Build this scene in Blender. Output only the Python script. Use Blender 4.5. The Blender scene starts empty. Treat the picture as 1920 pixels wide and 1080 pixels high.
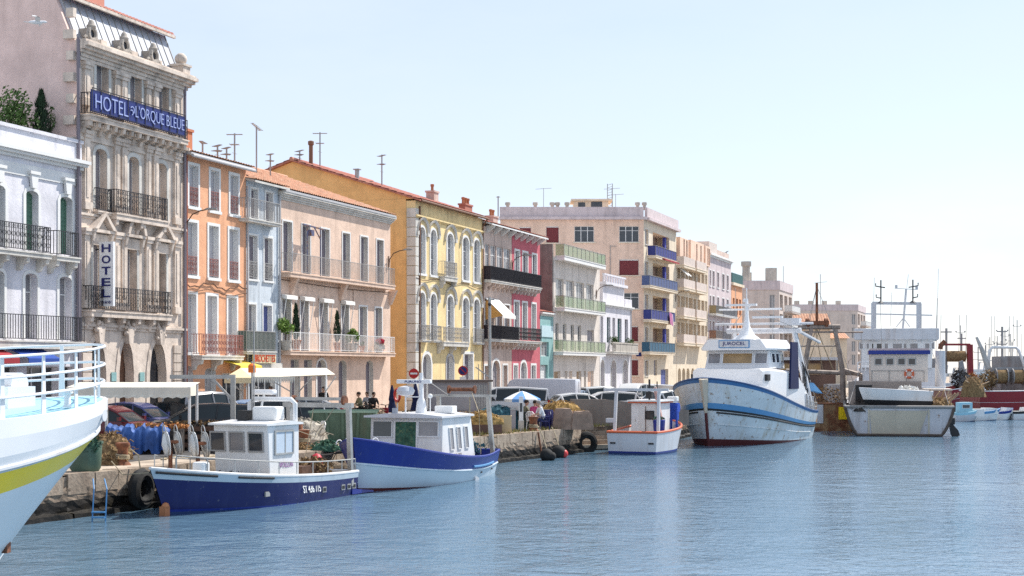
import bpy, math, random
from math import sin, cos, pi, radians, sqrt, atan2
from mathutils import Vector, Matrix
random.seed(7)
scene = bpy.context.scene
COL = scene.collection
# ------------------------------------------------------------------ camera, sky, sun, exposure
F, HX, HY = 2800.0, 960.0, 692.0          # focal length and horizon of the photograph, in its pixels
CAM_Z = 4.0
cam_data = bpy.data.cameras.new('camera'); cam = bpy.data.objects.new('camera', cam_data); COL.objects.link(cam)
cam.location = (0, 0, CAM_Z); cam.rotation_euler = (pi/2, 0, 0)
cam_data.sensor_width = 36.0; cam_data.lens = 36.0*F/1920.0
cam_data.shift_y = (HY-540.0)/1920.0
cam_data.clip_start = 0.5; cam_data.clip_end = 12000.0
scene.camera = cam
SUN_AZ = Vector((0.66, 0.53)).normalized()      # towards the sun, on the ground
SUN_EL = radians(50.0)
world = bpy.data.worlds.new('World'); scene.world = world; world.use_nodes = True
wn = world.node_tree.nodes; wl = world.node_tree.links; wn.clear()
w_out = wn.new('ShaderNodeOutputWorld'); w_bg = wn.new('ShaderNodeBackground'); w_sky = wn.new('ShaderNodeTexSky')
w_sky.sky_type = 'NISHITA'; w_sky.sun_disc = False; w_sky.sun_elevation = SUN_EL
w_sky.sun_rotation = atan2(SUN_AZ.x, SUN_AZ.y); w_sky.air_density = 1.0; w_sky.dust_density = 0.25; w_sky.ozone_density = 2.5
w_bg.inputs['Strength'].default_value = 0.135
w_hs = wn.new('ShaderNodeHueSaturation'); w_hs.inputs['Saturation'].default_value = 0.82
wl.new(w_sky.outputs[0], w_hs.inputs['Color']); 
w_cl = wn.new('ShaderNodeTexNoise'); w_tc = wn.new('ShaderNodeTexCoord'); w_mp = wn.new('ShaderNodeMapping'); w_mp.inputs['Scale'].default_value = (2.0, 2.0, 7.0)
w_cl.inputs['Scale'].default_value = 1.6; w_cl.inputs['Detail'].default_value = 6.0; w_cl.inputs['Roughness'].default_value = .6
wl.new(w_tc.outputs['Generated'], w_mp.inputs['Vector']); wl.new(w_mp.outputs[0], w_cl.inputs['Vector'])
w_rg = wn.new('ShaderNodeMapRange'); w_rg.inputs['From Min'].default_value = .35; w_rg.inputs['From Max'].default_value = .72; w_rg.inputs['To Min'].default_value = .38; w_rg.inputs['To Max'].default_value = .74; wl.new(w_cl.outputs['Fac'], w_rg.inputs['Value'])
w_tn = wn.new('ShaderNodeMix'); w_tn.data_type = 'RGBA'; w_tn.blend_type = 'MULTIPLY'; w_tn.inputs['Factor'].default_value = 1.0; w_tn.inputs['B'].default_value = (1.06, .975, 1.0, 1)
w_cm = wn.new('ShaderNodeMix'); w_cm.data_type = 'RGBA'; w_cm.inputs['B'].default_value = (4.7, 5.35, 6.1, 1)      # thin high cloud
wl.new(w_hs.outputs[0], w_tn.inputs['A']); wl.new(w_tn.outputs['Result'], w_cm.inputs['A']); wl.new(w_rg.outputs[0], w_cm.inputs['Factor']); wl.new(w_cm.outputs['Result'], w_bg.inputs['Color']); wl.new(w_bg.outputs[0], w_out.inputs['Surface'])
sun_data = bpy.data.lights.new('sun', 'SUN'); sun = bpy.data.objects.new('sun', sun_data); COL.objects.link(sun)
sun_data.energy = 4.8; sun_data.angle = radians(0.55); sun_data.color = (1.0, 0.955, 0.88)
sd = Vector((SUN_AZ.x*cos(SUN_EL), SUN_AZ.y*cos(SUN_EL), sin(SUN_EL)))
sun.rotation_euler = sd.to_track_quat('Z', 'Y').to_euler(); sun.location = sd*200
scene.view_settings.view_transform = 'Standard'; scene.view_settings.look = 'None'
scene.view_settings.exposure = 0.38; scene.view_settings.gamma = 1.0
scene.view_settings.use_curve_mapping = False
scene.render.engine = 'CYCLES'
scene.cycles.max_bounces = 6; scene.cycles.diffuse_bounces = 3; scene.cycles.glossy_bounces = 3
scene.cycles.transmission_bounces = 4; scene.cycles.transparent_max_bounces = 8
scene.cycles.caustics_reflective = False; scene.cycles.caustics_refractive = False
scene.cycles.use_denoising = False; scene.cycles.sample_clamp_indirect = 3.0

# ------------------------------------------------------------------ mesh builder
class MB:
    def __init__(s): s.v = []; s.f = []; s.m = []; s.k = 0; s.T = None
    def add(s, vs, fs, k=None):
        b = len(s.v)
        s.v += [tuple(s.T @ Vector(p)) for p in vs] if s.T is not None else [tuple(p) for p in vs]
        for f in fs: s.f.append(tuple(b+i for i in f)); s.m.append(s.k if k is None else k)
        return s
    def quad(s, a, b, c, d, k=None): return s.add([a, b, c, d], [(0, 1, 2, 3)], k)
    def box(s, x0, x1, y0, y1, z0, z1, k=None):
        return s.add([(x0,y0,z0),(x1,y0,z0),(x1,y1,z0),(x0,y1,z0),(x0,y0,z1),(x1,y0,z1),(x1,y1,z1),(x0,y1,z1)],
                     [(3,2,1,0),(4,5,6,7),(0,1,5,4),(1,2,6,5),(2,3,7,6),(3,0,4,7)], k)
    def cbox(s, c, d, rz=0.0, k=None, taper=1.0):
        hx, hy, hz = d[0]/2, d[1]/2, d[2]/2; cr, sr = cos(rz), sin(rz); vs = []
        for z, t in ((-hz, 1.0), (hz, taper)):
            for x, y in ((-hx,-hy),(hx,-hy),(hx,hy),(-hx,hy)):
                x *= t; y *= t
                vs.append((c[0]+x*cr-y*sr, c[1]+x*sr+y*cr, c[2]+z))
        return s.add(vs, [(3,2,1,0),(4,5,6,7),(0,1,5,4),(1,2,6,5),(2,3,7,6),(3,0,4,7)], k)
    def tube(s, pts, r, n=6, k=None, cap=True):
        pts = [Vector(p) for p in pts]; N = len(pts)
        rs = r if isinstance(r, (list, tuple)) else [r]*N
        vs = []; prev = None
        for i in range(N):
            d = (pts[min(i+1, N-1)]-pts[max(i-1, 0)])
            d = d.normalized() if d.length > 1e-9 else Vector((0,0,1))
            if prev is None:
                a = Vector((0,0,1)) if abs(d.z) < .9 else Vector((1,0,0))
                u = d.cross(a).normalized()
            else:
                u = (prev-d*prev.dot(d)); u = u.normalized() if u.length > 1e-6 else d.orthogonal().normalized()
            prev = u; w = d.cross(u)
            for j in range(n):
                a = 2*pi*(j+.5)/n; vs.append(pts[i]+(u*cos(a)+w*sin(a))*rs[i])
        fs = [(i*n+j, i*n+(j+1) % n, (i+1)*n+(j+1) % n, (i+1)*n+j) for i in range(N-1) for j in range(n)]
        if cap: fs += [tuple(range(n))[::-1], tuple((N-1)*n+j for j in range(n))]
        return s.add(vs, fs, k)
    def bar(s, p, q, w=.04, k=None): return s.tube([p, q], w*.7071, 4, k)
    def lathe(s, prof, n=16, c=(0,0,0), k=None, sx=1.0, sy=1.0):
        vs = [(c[0]+r*cos(2*pi*j/n)*sx, c[1]+r*sin(2*pi*j/n)*sy, c[2]+z) for r, z in prof for j in range(n)]
        N = len(prof)
        fs = [(i*n+j, i*n+(j+1) % n, (i+1)*n+(j+1) % n, (i+1)*n+j) for i in range(N-1) for j in range(n)]
        fs += [tuple(range(n))[::-1], tuple((N-1)*n+j for j in range(n))]
        return s.add(vs, fs, k)
    def disc(s, c, axis, r, h, n=20, k=None, prof=None):
        axis = Vector(axis).normalized(); old = s.T
        m = Matrix.Translation(Vector(c)) @ axis.to_track_quat('Z', 'Y').to_matrix().to_4x4()
        s.T = m if old is None else old @ m
        s.lathe(prof or [(r, -h/2), (r, h/2)], n, (0,0,0), k); s.T = old
        return s
    def ball(s, c, r, n=10, k=None, sz=1.0, sx=1.0, sy=1.0):
        m = max(4, n//2)
        return s.lathe([(max(.002, r*sin(pi*i/m)), -r*sz*cos(pi*i/m)) for i in range(m+1)], n, c, k, sx, sy)
    def torus(s, c, axis, R, r, n=16, m=5, k=None, a0=0.0, a1=2*pi):
        axis = Vector(axis).normalized(); q = axis.to_track_quat('Z', 'Y'); full = abs(a1-a0-2*pi) < 1e-4
        pts = [Vector(c)+q @ Vector((R*cos(a0+(a1-a0)*i/n), R*sin(a0+(a1-a0)*i/n), 0)) for i in range(n+1)]
        return s.tube(pts, r, m, k, cap=not full)
    def prism(s, poly, axis, a, b, k=None):
        n = len(poly)
        def P(p, t):
            return {'x': (t, p[0], p[1]), 'y': (p[0], t, p[1]), 'z': (p[0], p[1], t)}[axis]
        vs = [P(p, a) for p in poly]+[P(p, b) for p in poly]
        return s.add(vs, [tuple(range(n))[::-1], tuple(range(n, 2*n))]+[(i, (i+1) % n, n+(i+1) % n, n+i) for i in range(n)], k)
    def loft(s, rings, k=None, closed=True, cap=True):
        n = len(rings[0]); vs = [p for r in rings for p in r]; N = len(rings); e = n if closed else n-1
        fs = [(i*n+j, i*n+(j+1) % n, (i+1)*n+(j+1) % n, (i+1)*n+j) for i in range(N-1) for j in range(e)]
        if cap and closed: fs += [tuple(range(n))[::-1], tuple((N-1)*n+j for j in range(n))]
        return s.add(vs, fs, k)
    def grid(s, rows, k=None):
        n = len(rows[0]); vs = [p for r in rows for p in r]
        return s.add(vs, [(i*n+j, i*n+j+1, (i+1)*n+j+1, (i+1)*n+j) for i in range(len(rows)-1) for j in range(n-1)], k)
    def mesh(s, name, mats, smooth=False):
        me = bpy.data.meshes.new(name); me.from_pydata(s.v, [], s.f)
        for m in (mats if isinstance(mats, (list, tuple)) else [mats]): me.materials.append(m)
        if any(s.m): me.polygons.foreach_set('material_index', s.m)
        if smooth:
            me.polygons.foreach_set('use_smooth', [True]*len(s.f)); me.update()
            try: me.set_sharp_from_angle(angle=radians(38))
            except Exception: pass
        me.update(); return me
    def build(s, name, mats, parent=None, smooth=False, loc=(0,0,0), rz=0.0, bevel=0.0):
        o = bpy.data.objects.new(name, s.mesh(name, mats, smooth)); COL.objects.link(o)
        o.parent = parent; o.location = loc; o.rotation_euler = (0, 0, rz)
        if bevel:
            b = o.modifiers.new('bevel', 'BEVEL'); b.width = bevel; b.segments = 2; b.limit_method = 'ANGLE'
        return o
def split(mb, name, mats, parent=None, smooth=False):
    """one object for each connected piece of the builder"""
    par = list(range(len(mb.v)))
    def find(i):
        while par[i] != i: par[i] = par[par[i]]; i = par[i]
        return i
    for f in mb.f:
        for i in f[1:]: par[find(i)] = find(f[0])
    groups = {}
    for f, k in zip(mb.f, mb.m): groups.setdefault(find(f[0]), []).append((f, k))
    out = []
    for fs in groups.values():
        ids = sorted({i for f, _ in fs for i in f}); mp = {a: b for b, a in enumerate(ids)}; m2 = MB(); m2.v = [mb.v[i] for i in ids]
        m2.f = [tuple(mp[i] for i in f) for f, _ in fs]; m2.m = [k for _, k in fs]; out.append(m2.build(name, mats, parent, smooth))
    return out
def put(name, me, parent=None, loc=(0,0,0), rot=(0,0,0), scale=None):
    o = bpy.data.objects.new(name, me); COL.objects.link(o); o.parent = parent; o.location = loc; o.rotation_euler = rot
    if scale: o.scale = scale
    return o
def thing(name, label, cat, loc=(0,0,0), rz=0.0, group=None):
    o = bpy.data.objects.new(name, None); COL.objects.link(o); o.empty_display_size = .3
    o.location = loc; o.rotation_euler = (0, 0, rz); return tag(o, label, cat, group)
def tag(o, label, cat, group=None):
    o['label'] = label; o['category'] = cat
    if group: o['group'] = group
    return o
def struct(o): o['kind'] = 'structure'; return o
_txt = {}
def text_mesh(body, mat, width=None, height=None, ext=.01, shear=0.0, bold=0.0):
    cu = bpy.data.curves.new('lettering', 'FONT'); cu.body = body; cu.size = 1.0; cu.extrude = ext; cu.align_x = 'CENTER'; cu.align_y = 'CENTER'
    cu.shear = shear; cu.offset = bold; cu.resolution_u = 3
    ob = bpy.data.objects.new('lettering', cu); me = bpy.data.meshes.new_from_object(ob)
    bpy.data.objects.remove(ob); bpy.data.curves.remove(cu)
    xs = [v.co.x for v in me.vertices]; ys = [v.co.y for v in me.vertices]
    cx, cy = (max(xs)+min(xs))/2, (max(ys)+min(ys))/2; w, h = max(xs)-min(xs), max(ys)-min(ys)
    fx = width/w if width else height/h; fy = height/h if height else fx
    for v in me.vertices: v.co.x = (v.co.x-cx)*fx; v.co.y = (v.co.y-cy)*fy
    me.materials.clear(); me.materials.append(mat); me.update(); return me
# pixel of the photograph -> place in the world, on a known plane
def at(x, y, Y): return Vector(((x-HX)/F*Y, Y, CAM_Z+(HY-y)/F*Y))
def ground(x, y, z): 
    Y = F*(CAM_Z-z)/(y-HY); return Vector(((x-HX)/F*Y, Y, z))
def gx(x, Y, z): return Vector(((x-HX)/F*Y, Y, z))

# ------------------------------------------------------------------ procedural materials
MATS = {}
def mat(name, col, rough=.75, var=.12, scale=.7, bump=0.0, bscale=14.0, metal=0.0, streak=0.0, spec=.35, col2=None, amt2=0.0, s2=1.3, coat=0.0, smul=None, wear=None, wamt=0.0, wscale=3.0):
    if name in MATS: return MATS[name]
    m = bpy.data.materials.new(name); m.use_nodes = True; nt = m.node_tree; N = nt.nodes; Lk = nt.links
    b = N['Principled BSDF']; b.inputs['Roughness'].default_value = rough; b.inputs['Metallic'].default_value = metal
    b.inputs['Specular IOR Level'].default_value = spec
    if coat: b.inputs['Coat Weight'].default_value = coat; b.inputs['Coat Roughness'].default_value = .08
    geo = N.new('ShaderNodeNewGeometry'); pos = geo.outputs['Position']
    def noise(sc, det=3.0, rgh=.55, vec=None, mp=None):
        t = N.new('ShaderNodeTexNoise'); t.inputs['Scale'].default_value = sc; t.inputs['Detail'].default_value = det; t.inputs['Roughness'].default_value = rgh
        v = vec or pos
        if mp:
            mm = N.new('ShaderNodeMapping'); mm.inputs['Scale'].default_value = mp; Lk.new(v, mm.inputs['Vector']); v = mm.outputs[0]
        Lk.new(v, t.inputs['Vector']); return t.outputs['Fac']
    def ramp(f, a, c):
        r = N.new('ShaderNodeMapRange'); r.inputs['From Min'].default_value = a; r.inputs['From Max'].default_value = c
        r.clamp = True; Lk.new(f, r.inputs['Value']); return r.outputs[0]
    def mix(f, A, B, typ='MIX'):
        x = N.new('ShaderNodeMix'); x.data_type = 'RGBA'; x.blend_type = typ
        for sck, val in ((x.inputs['Factor'], f), (x.inputs['A'], A), (x.inputs['B'], B)):
            if hasattr(val, 'links'): Lk.new(val, sck)
            elif isinstance(val, (int, float)): sck.default_value = val
            else: sck.default_value = (*val[:3], 1)
        return x.outputs['Result']
    lo = tuple(max(0, c*(1-var)) for c in col); hi = tuple(min(1, c*(1+var)) for c in col)
    c = mix(ramp(noise(scale, 5.0, .62), .3, .7), lo, hi)
    if col2: c = mix(ramp(noise(s2, 6.0, .65), 1-amt2-.12, 1-amt2+.12) if amt2 < 1 else 1.0, c, col2)
    if streak:
        f = ramp(noise(1.0, 4.0, .6, mp=(2.2, 2.2, .16)), .5, .78)
        ml = N.new('ShaderNodeMath'); ml.operation = 'MULTIPLY'; ml.inputs[1].default_value = streak; Lk.new(f, ml.inputs[0])
        c = mix(ml.outputs[0], c, smul or tuple(x*.42 for x in col))
    if wear:
        f = ramp(noise(wscale, 7.0, .7), 1-wamt-.03, 1-wamt+.03); c = mix(f, c, wear)
    Lk.new(c, b.inputs['Base Color'])
    if bump:
        bp = N.new('ShaderNodeBump'); bp.inputs['Strength'].default_value = min(1, bump); bp.inputs['Distance'].default_value = .03
        Lk.new(noise(bscale, 4.0, .6), bp.inputs['Height']); Lk.new(bp.outputs[0], b.inputs['Normal'])
    MATS[name] = m; return m
def stucco(name, col, streak=.35, var=.09, **k):
    k.setdefault('col2', tuple(c*.78 for c in col)); k.setdefault('amt2', .36); k.setdefault('s2', .45)
    return mat(name, col, .9, var+.03, 1.6, .4, 9.0, streak=min(.8, streak*1.6), spec=.15, **k)
def paint(name, col, rough=.4, **k): return mat(name, col, rough, k.pop('var', .05), 1.1, spec=.4, **k)
stone = stucco('pale_limestone', (.72,.61,.52), .6, .14, col2=(.36,.30,.26), amt2=.37, s2=.9)
stone_lt = stucco('white_stone_trim', (.66,.63,.58), .4, .1)
white_stucco = stucco('white_stucco', (.75,.73,.77), .3, .05)
pink_stucco = stucco('pink_party_wall', (.80,.60,.54), .15, .06)
orange_stucco = stucco('orange_stucco', (.80,.42,.25), .28, .08)
blue_stucco = stucco('pale_blue_stucco', (.60,.65,.70), .45, .1)
tan_stucco = stucco('tan_stucco', (.77,.57,.45), .28, .08)
yellow_stucco = stucco('butter_yellow_stucco', (.86,.67,.36), .3, .07)
mustard_stucco = stucco('mustard_stucco', (.82,.51,.22), .22, .08)
rose_stucco = stucco('rose_beige_stucco', (.64,.50,.43), .4, .1)
crimson_stucco = stucco('crimson_stucco', (.58,.16,.19), .3, .1)
teal_stucco = stucco('teal_stucco', (.28,.47,.46), .3, .1)
brown_render = stucco('grey_brown_render', (.24,.21,.19), .3, .2)
warm_white = stucco('warm_white_stucco', (.74,.67,.61), .35, .07)
cream_stucco = stucco('cream_stucco', (.80,.68,.53), .25, .06)
peach_stucco = stucco('peach_stucco', (.86,.62,.48), .2, .06)
greybeige = stucco('grey_beige_render', (.68,.58,.52), .25, .06)
lilac_stucco = stucco('lilac_render', (.66,.56,.56), .3, .07)
concrete = stucco('weathered_concrete', (.50,.46,.41), .5, .15)
white_trim = paint('white_painted_trim', (.78,.77,.75), .6)
grey_trim = paint('grey_painted_trim', (.5,.49,.5), .6)
tile_mat = mat('terracotta_roof_tile', (.52,.27,.17), .85, .35, 3.5, .3, 12, streak=.0, col2=(.60,.42,.30), amt2=.4, s2=2.5)
tile_red = mat('red_roof_tile', (.42,.16,.12), .85, .3, 3.0, .3, 12, col2=(.5,.3,.22), amt2=.35, s2=2.5)
slate = mat('zinc_roof', (.46,.48,.53), .45, .15, 1.2, 0.1, 6, metal=.3)
iron = paint('black_iron', (.03,.03,.035), .5)
iron_red = paint('dull_red_iron', (.30,.12,.10), .5)
iron_grey = paint('grey_iron', (.34,.33,.32), .5)
steel = mat('galvanised_steel', (.42,.42,.41), .45, .2, 2.0, metal=.6, col2=(.25,.15,.09), amt2=.25)
rust = mat('rusty_iron', (.24,.095,.05), .85, .4, 4.0, .4, 22, col2=(.10,.05,.035), amt2=.45, s2=5)
shutter_grey = paint('grey_shutter', (.31,.285,.30), .6)
shutter_pale = paint('pale_grey_shutter', (.52,.50,.51), .6)
shutter_mauve = paint('mauve_shutter', (.22,.19,.215), .6)
shutter_green = paint('green_shutter', (.10,.20,.14), .6)
shutter_dkgreen = paint('dark_green_shutter', (.02,.09,.09), .6)
shutter_blue = paint('blue_violet_shutter', (.12,.14,.33), .6)
shutter_brown = paint('brown_shutter', (.20,.10,.06), .6)
shutter_red = paint('maroon_shutter', (.20,.035,.04), .6)
wood_dk = mat('dark_wood', (.11,.06,.04), .7, .3, 4.0)
wood = mat('bare_timber', (.42,.29,.18), .8, .25, 5.0, .3, 18)
def glassmat(name, col, rough=.06):
    return mat(name, col, rough, .25, .9, spec=.6)
glass = glassmat('dark_window_glass', (.05,.055,.065))
glass_curtain = glassmat('curtained_window_glass', (.26,.25,.26), .12)
glass_warm = glassmat('warm_orange_cabin_glass', (.42,.27,.12), .15)  # orange-brown base colour for some bridge and deckhouse panes
def clearglass(name, col, alpha):
    m = bpy.data.materials.new(name); m.use_nodes = True; b = m.node_tree.nodes['Principled BSDF']
    b.inputs['Base Color'].default_value = (*col, 1); b.inputs['Roughness'].default_value = .05; b.inputs['Alpha'].default_value = alpha; return m
glass_green = clearglass('green_tinted_glass', (.26,.36,.18), .45)
glass_cabin = clearglass('clear_cabin_glass', (.20,.25,.28), .5)
asphalt = mat('asphalt', (.075,.072,.07), .9, .2, .4, .4, 40, col2=(.13,.12,.11), amt2=.4)
quay_top = mat('worn_quay_paving', (.44,.36,.28), .92, .22, .5, .5, 9, col2=(.22,.17,.13), amt2=.35, s2=.8)
quay_stone = mat('quay_coping_stone', (.40,.32,.245), .9, .28, 1.1, .8, 9, streak=.8, col2=(.22,.16,.12), amt2=.42, s2=2.0)
quay_rubble = mat('quay_rubble_wall', (.31,.235,.175), .95, .4, 2.2, 1.0, 5, col2=(.10,.075,.055), amt2=.45, s2=3.0, streak=.5)
algae_shade = mat('wet_algae_shade_stone', (.013,.011,.009), .5, .5, 2.5, .8, 7, col2=(.045,.036,.018), amt2=.32, s2=3)  # wet algae, near-black because the undercut's shadow is painted into it
pave = mat('pavement_slabs', (.42,.39,.35), .9, .15, .8, .3, 20)
white_boat = paint('white_boat_paint', (.78,.78,.78), .4, streak=.5, smul=(.52,.47,.40), wear=(.40,.33,.26), wamt=.33, wscale=5)
white_clean = paint('clean_white_gloss', (.82,.82,.83), .28, var=.03)
navy = paint('navy_boat_paint', (.010,.014,.105), .32, streak=.3, smul=(.05,.06,.16), wear=(.12,.12,.17), wamt=.35, wscale=6)
royal = paint('royal_blue_paint', (.012,.03,.24), .34, streak=.35, smul=(.05,.08,.25), wear=(.16,.18,.26), wamt=.35, wscale=6)
sky_blue = paint('sky_blue_paint', (.10,.28,.52), .4, streak=.2)
deck_blue = paint('light_blue_deck', (.33,.60,.72), .6)
yellow_paint = paint('yellow_stripe_paint', (1.0,.69,.015), .35, streak=.3, smul=(.7,.56,.05))
red_paint = paint('red_boat_paint', (.26,.022,.03), .4, streak=.35, smul=(.2,.05,.04))
orange_paint = paint('orange_rail_paint', (.62,.13,.05), .5)
antifoul = paint('dark_red_antifouling', (.10,.02,.02), .6)
antifoul_blue = paint('blue_antifouling', (.02,.05,.16), .6)
boat_grey = paint('pale_grey_boat_paint', (.62,.63,.66), .4, streak=.45, smul=(.36,.27,.2))
worn_white = mat('rust_streaked_white_hull', (.64,.68,.70), .5, .12, 1.0, spec=.35, streak=.75, smul=(.40,.31,.18), wear=(.26,.15,.08), wamt=.385, wscale=3.5)
worn_cream = mat('rust_streaked_cream_hull', (.62,.55,.44), .6, .12, 1.0, spec=.3, streak=.6, smul=(.36,.22,.1), wear=(.28,.14,.06), wamt=.36, wscale=3.0)
mid_grey = mat('worn_mid_grey_steel', (.30,.29,.29), .6, .2, 1.5, streak=.6, smul=(.16,.09,.06))
rust_hull = mat('rusty_hull', (.45,.30,.16), .8, .3, 1.2, .3, 8, streak=.8, smul=(.16,.06,.03), col2=(.20,.07,.035), amt2=.5, s2=1.6)
rope = mat('rope', (.38,.32,.22), .95, .3, 8)
rubber = mat('black_rubber', (.02,.02,.02), .8, .3, 4, .3, 12)
black = paint('black_paint', (.02,.02,.022), .45)
net_brown = mat('brown_fishing_net', (.20,.12,.06), 1.0, .5, 6, 1.0, 22, col2=(.36,.25,.12), amt2=.45, s2=9)
net_green = mat('green_fishing_net', (.05,.13,.09), 1.0, .5, 6, 1.0, 22, col2=(.16,.22,.12), amt2=.4, s2=9)
net_dark = mat('dark_fishing_net', (.05,.045,.045), 1.0, .5, 6, 1.0, 22, col2=(.13,.10,.07), amt2=.4, s2=9)
net_teal = mat('teal_fishing_net', (.03,.10,.13), 1.0, .5, 6, 1.0, 22, col2=(.10,.20,.24), amt2=.4, s2=9)
tarp = mat('blue_tarpaulin', (.035,.095,.29), .6, .4, 2.0, .5, 4)
skip_green = mat('faded_green_steel', (.09,.15,.11), .6, .2, 2.0, streak=.5, smul=(.10,.07,.04), wear=(.20,.09,.05), wamt=.3, wscale=4)
canvas = mat('white_canvas', (.82,.80,.76), .9, .05, 1.5)
canvas_cream = mat('cream_canvas', (.78,.66,.42), .9, .06, 1.5)
canvas_yellow = mat('yellow_canvas', (.80,.62,.10), .9, .06, 1.5)
canvas_blue = mat('blue_canvas', (.03,.08,.34), .9, .1, 1.5)
canvas_red = mat('red_canvas', (.35,.04,.05), .9, .1, 1.5)
canvas_navy = mat('navy_canvas', (.012,.018,.07), .9, .15, 1.5)
canvas_orange = mat('orange_canvas', (.62,.33,.10), .9, .08, 1.5)
plastic_white = paint('white_plastic', (.78,.78,.77), .4)
sign_blue = paint('blue_enamel_sign', (.010,.020,.15), .35)
ink_blue = paint('navy_lettering', (.02,.025,.15), .5)
ink_red = paint('red_lettering', (.55,.08,.03), .5)
leaf_dark = mat('dark_cypress_leaf', (.022,.045,.020), .8, .5, 6)
leaf = mat('green_leaf', (.07,.13,.03), .7, .5, 5)
leaf_lt = mat('light_green_leaf', (.16,.26,.05), .7, .4, 5)
bark = mat('bark', (.12,.08,.055), .95, .3, 6, .6, 20)
terracotta = mat('terracotta_pot', (.42,.17,.09), .85, .2, 3)
flower_red = mat('red_flower', (.55,.02,.06), .7, .3, 8)
grass_mat = mat('dry_grass', (.22,.21,.07), .9, .4, 6)
# ------------------------------------------------------------------ the setting: water, quay, road
KF, VPX = .0262, 1930.0                       # scale of the facade row and its vanishing point
TD = Vector((970.0, F)).normalized(); ND = Vector((TD.y, -TD.x)); FANG = atan2(TD.y, TD.x)
FX0 = -38.17; FSL = 970.0/F
def FP(u, d=0.0, z=1.4): 
    Y = u*TD.y; return Vector((FX0+FSL*Y+ND.x*d, Y+ND.y*d, z))
def U(x): return F/(KF*(VPX-x))/TD.y
def Z(x, y): return (HY-y)/(KF*(VPX-x))+2.6
def water_material():
    m = bpy.data.materials.new('harbour_water'); m.use_nodes = True; N = m.node_tree.nodes; L = m.node_tree.links
    b = N['Principled BSDF']; b.inputs['Roughness'].default_value = .04; b.inputs['IOR'].default_value = 1.33
    b.inputs['Base Color'].default_value = (.105, .19, .27, 1)
    g = N.new('ShaderNodeNewGeometry'); prev = None
    pm_ = N.new('ShaderNodeMapping'); pm_.inputs['Scale'].default_value = (.03, .075, 1); L.new(g.outputs['Position'], pm_.inputs['Vector'])
    pn = N.new('ShaderNodeTexNoise'); pn.inputs['Scale'].default_value = 1.0; pn.inputs['Detail'].default_value = 3.0; L.new(pm_.outputs[0], pn.inputs['Vector'])
    pr = N.new('ShaderNodeMapRange'); pr.inputs['From Min'].default_value = .38; pr.inputs['From Max'].default_value = .62; pr.inputs['To Min'].default_value = .35; pr.inputs['To Max'].default_value = 1.0; L.new(pn.outputs['Fac'], pr.inputs['Value']); patch = pr.outputs[0]
    for sc, dist, mp, det in ((.5, .075, (.85, 1.0, 1), 2.0), (1.8, .085, (.9, 1.0, 1), 3.0), (5.5, .042, (.95, 1.0, 1), 4.0)):
        mm = N.new('ShaderNodeMapping'); mm.inputs['Scale'].default_value = mp; mm.inputs['Rotation'].default_value = (0, 0, .2*sc); L.new(g.outputs['Position'], mm.inputs['Vector'])
        t = N.new('ShaderNodeTexNoise'); t.inputs['Scale'].default_value = sc; t.inputs['Detail'].default_value = det; t.inputs['Roughness'].default_value = .55
        t.inputs['Distortion'].default_value = .6
        L.new(mm.outputs[0], t.inputs['Vector'])
        bp = N.new('ShaderNodeBump'); bp.inputs['Strength'].default_value = 1.0; bp.inputs['Distance'].default_value = dist
        L.new(t.outputs['Fac'], bp.inputs['Height'])
        if sc > 1: L.new(patch, bp.inputs['Strength'])
        if prev: L.new(prev.outputs[0], bp.inputs['Normal'])
        prev = bp
    L.new(prev.outputs[0], b.inputs['Normal']); return m
mb = MB(); mb.quad((-6000, -60, 0), (6000, -60, 0), (6000, 9000, 0), (-6000, 9000, 0))
struct(mb.build('water', water_material()))
EDGE = [(-30.5,1.5), (-21.4,20.7), (-12.0,40.1), (3.2,71.9), (2.1,74.2), (5.2,76.6), (7.2,78.8), (12.6,96.0), (27.5,127.0), (52.0,190.0), (100.0,330.0), (190.0,560.0)]
QZ = 1.15
mb = MB(); ins = [(FSL*y+FX0-60, y) for x, y in EDGE]
for (a, b), (c, d) in zip(zip(EDGE, EDGE[1:]), zip(ins, ins[1:])):
    mb.quad((*c, QZ), (*a, QZ), (*b, QZ), (*d, QZ), 0)
    mb.quad((*a, QZ-.05), (*a, -1.5), (*b, -1.5), (*b, QZ-.05), 1)
x, y = EDGE[-1]; mb.quad((x, y, QZ), (x, y, -1), (ins[-1][0], y, -1), (ins[-1][0], y, QZ), 1)
quay = struct(mb.build('quay', [quay_top, quay_rubble]))
# coping stones, one by one, and the rough wall under them
def along(p0, p1):
    p0, p1 = Vector(p0), Vector(p1); L_ = (p1-p0).length; t = (p1-p0)/L_; n = Vector((t.y, -t.x)); return p0, t, n, L_
rc = random.Random(3); stones = []
for i in range(6):
    mbs = MB(); l, h, w = .93+.07*i, .52+.02*(i % 3), .62
    pts = []
    mbs.cbox((0, 0, 0), (l, w, h), taper=.97)
    stones.append((l, h, mbs.mesh('coping_stone', quay_stone)))
for e in (1, 2, 6, 7):
    p0, t, n, L_ = along(EDGE[e], EDGE[e+1]); s = .05
    while s < L_-.5:
        l, h, me = rc.choice(stones)
        c = p0+t*(s+l/2)-n*(.27-rc.uniform(0, .035))
        o = put('coping_stone', me, quay, (c.x, c.y, QZ+.02-h/2+rc.uniform(-.012, .012)), (rc.uniform(-.012,.012), rc.uniform(-.01,.01), atan2(t.y, t.x)+rc.uniform(-.012,.012)))
        s += l+rc.uniform(.015, .05)
        if e == 7 and s > 14: break
mbr = MB(); mbf = MB()
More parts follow.
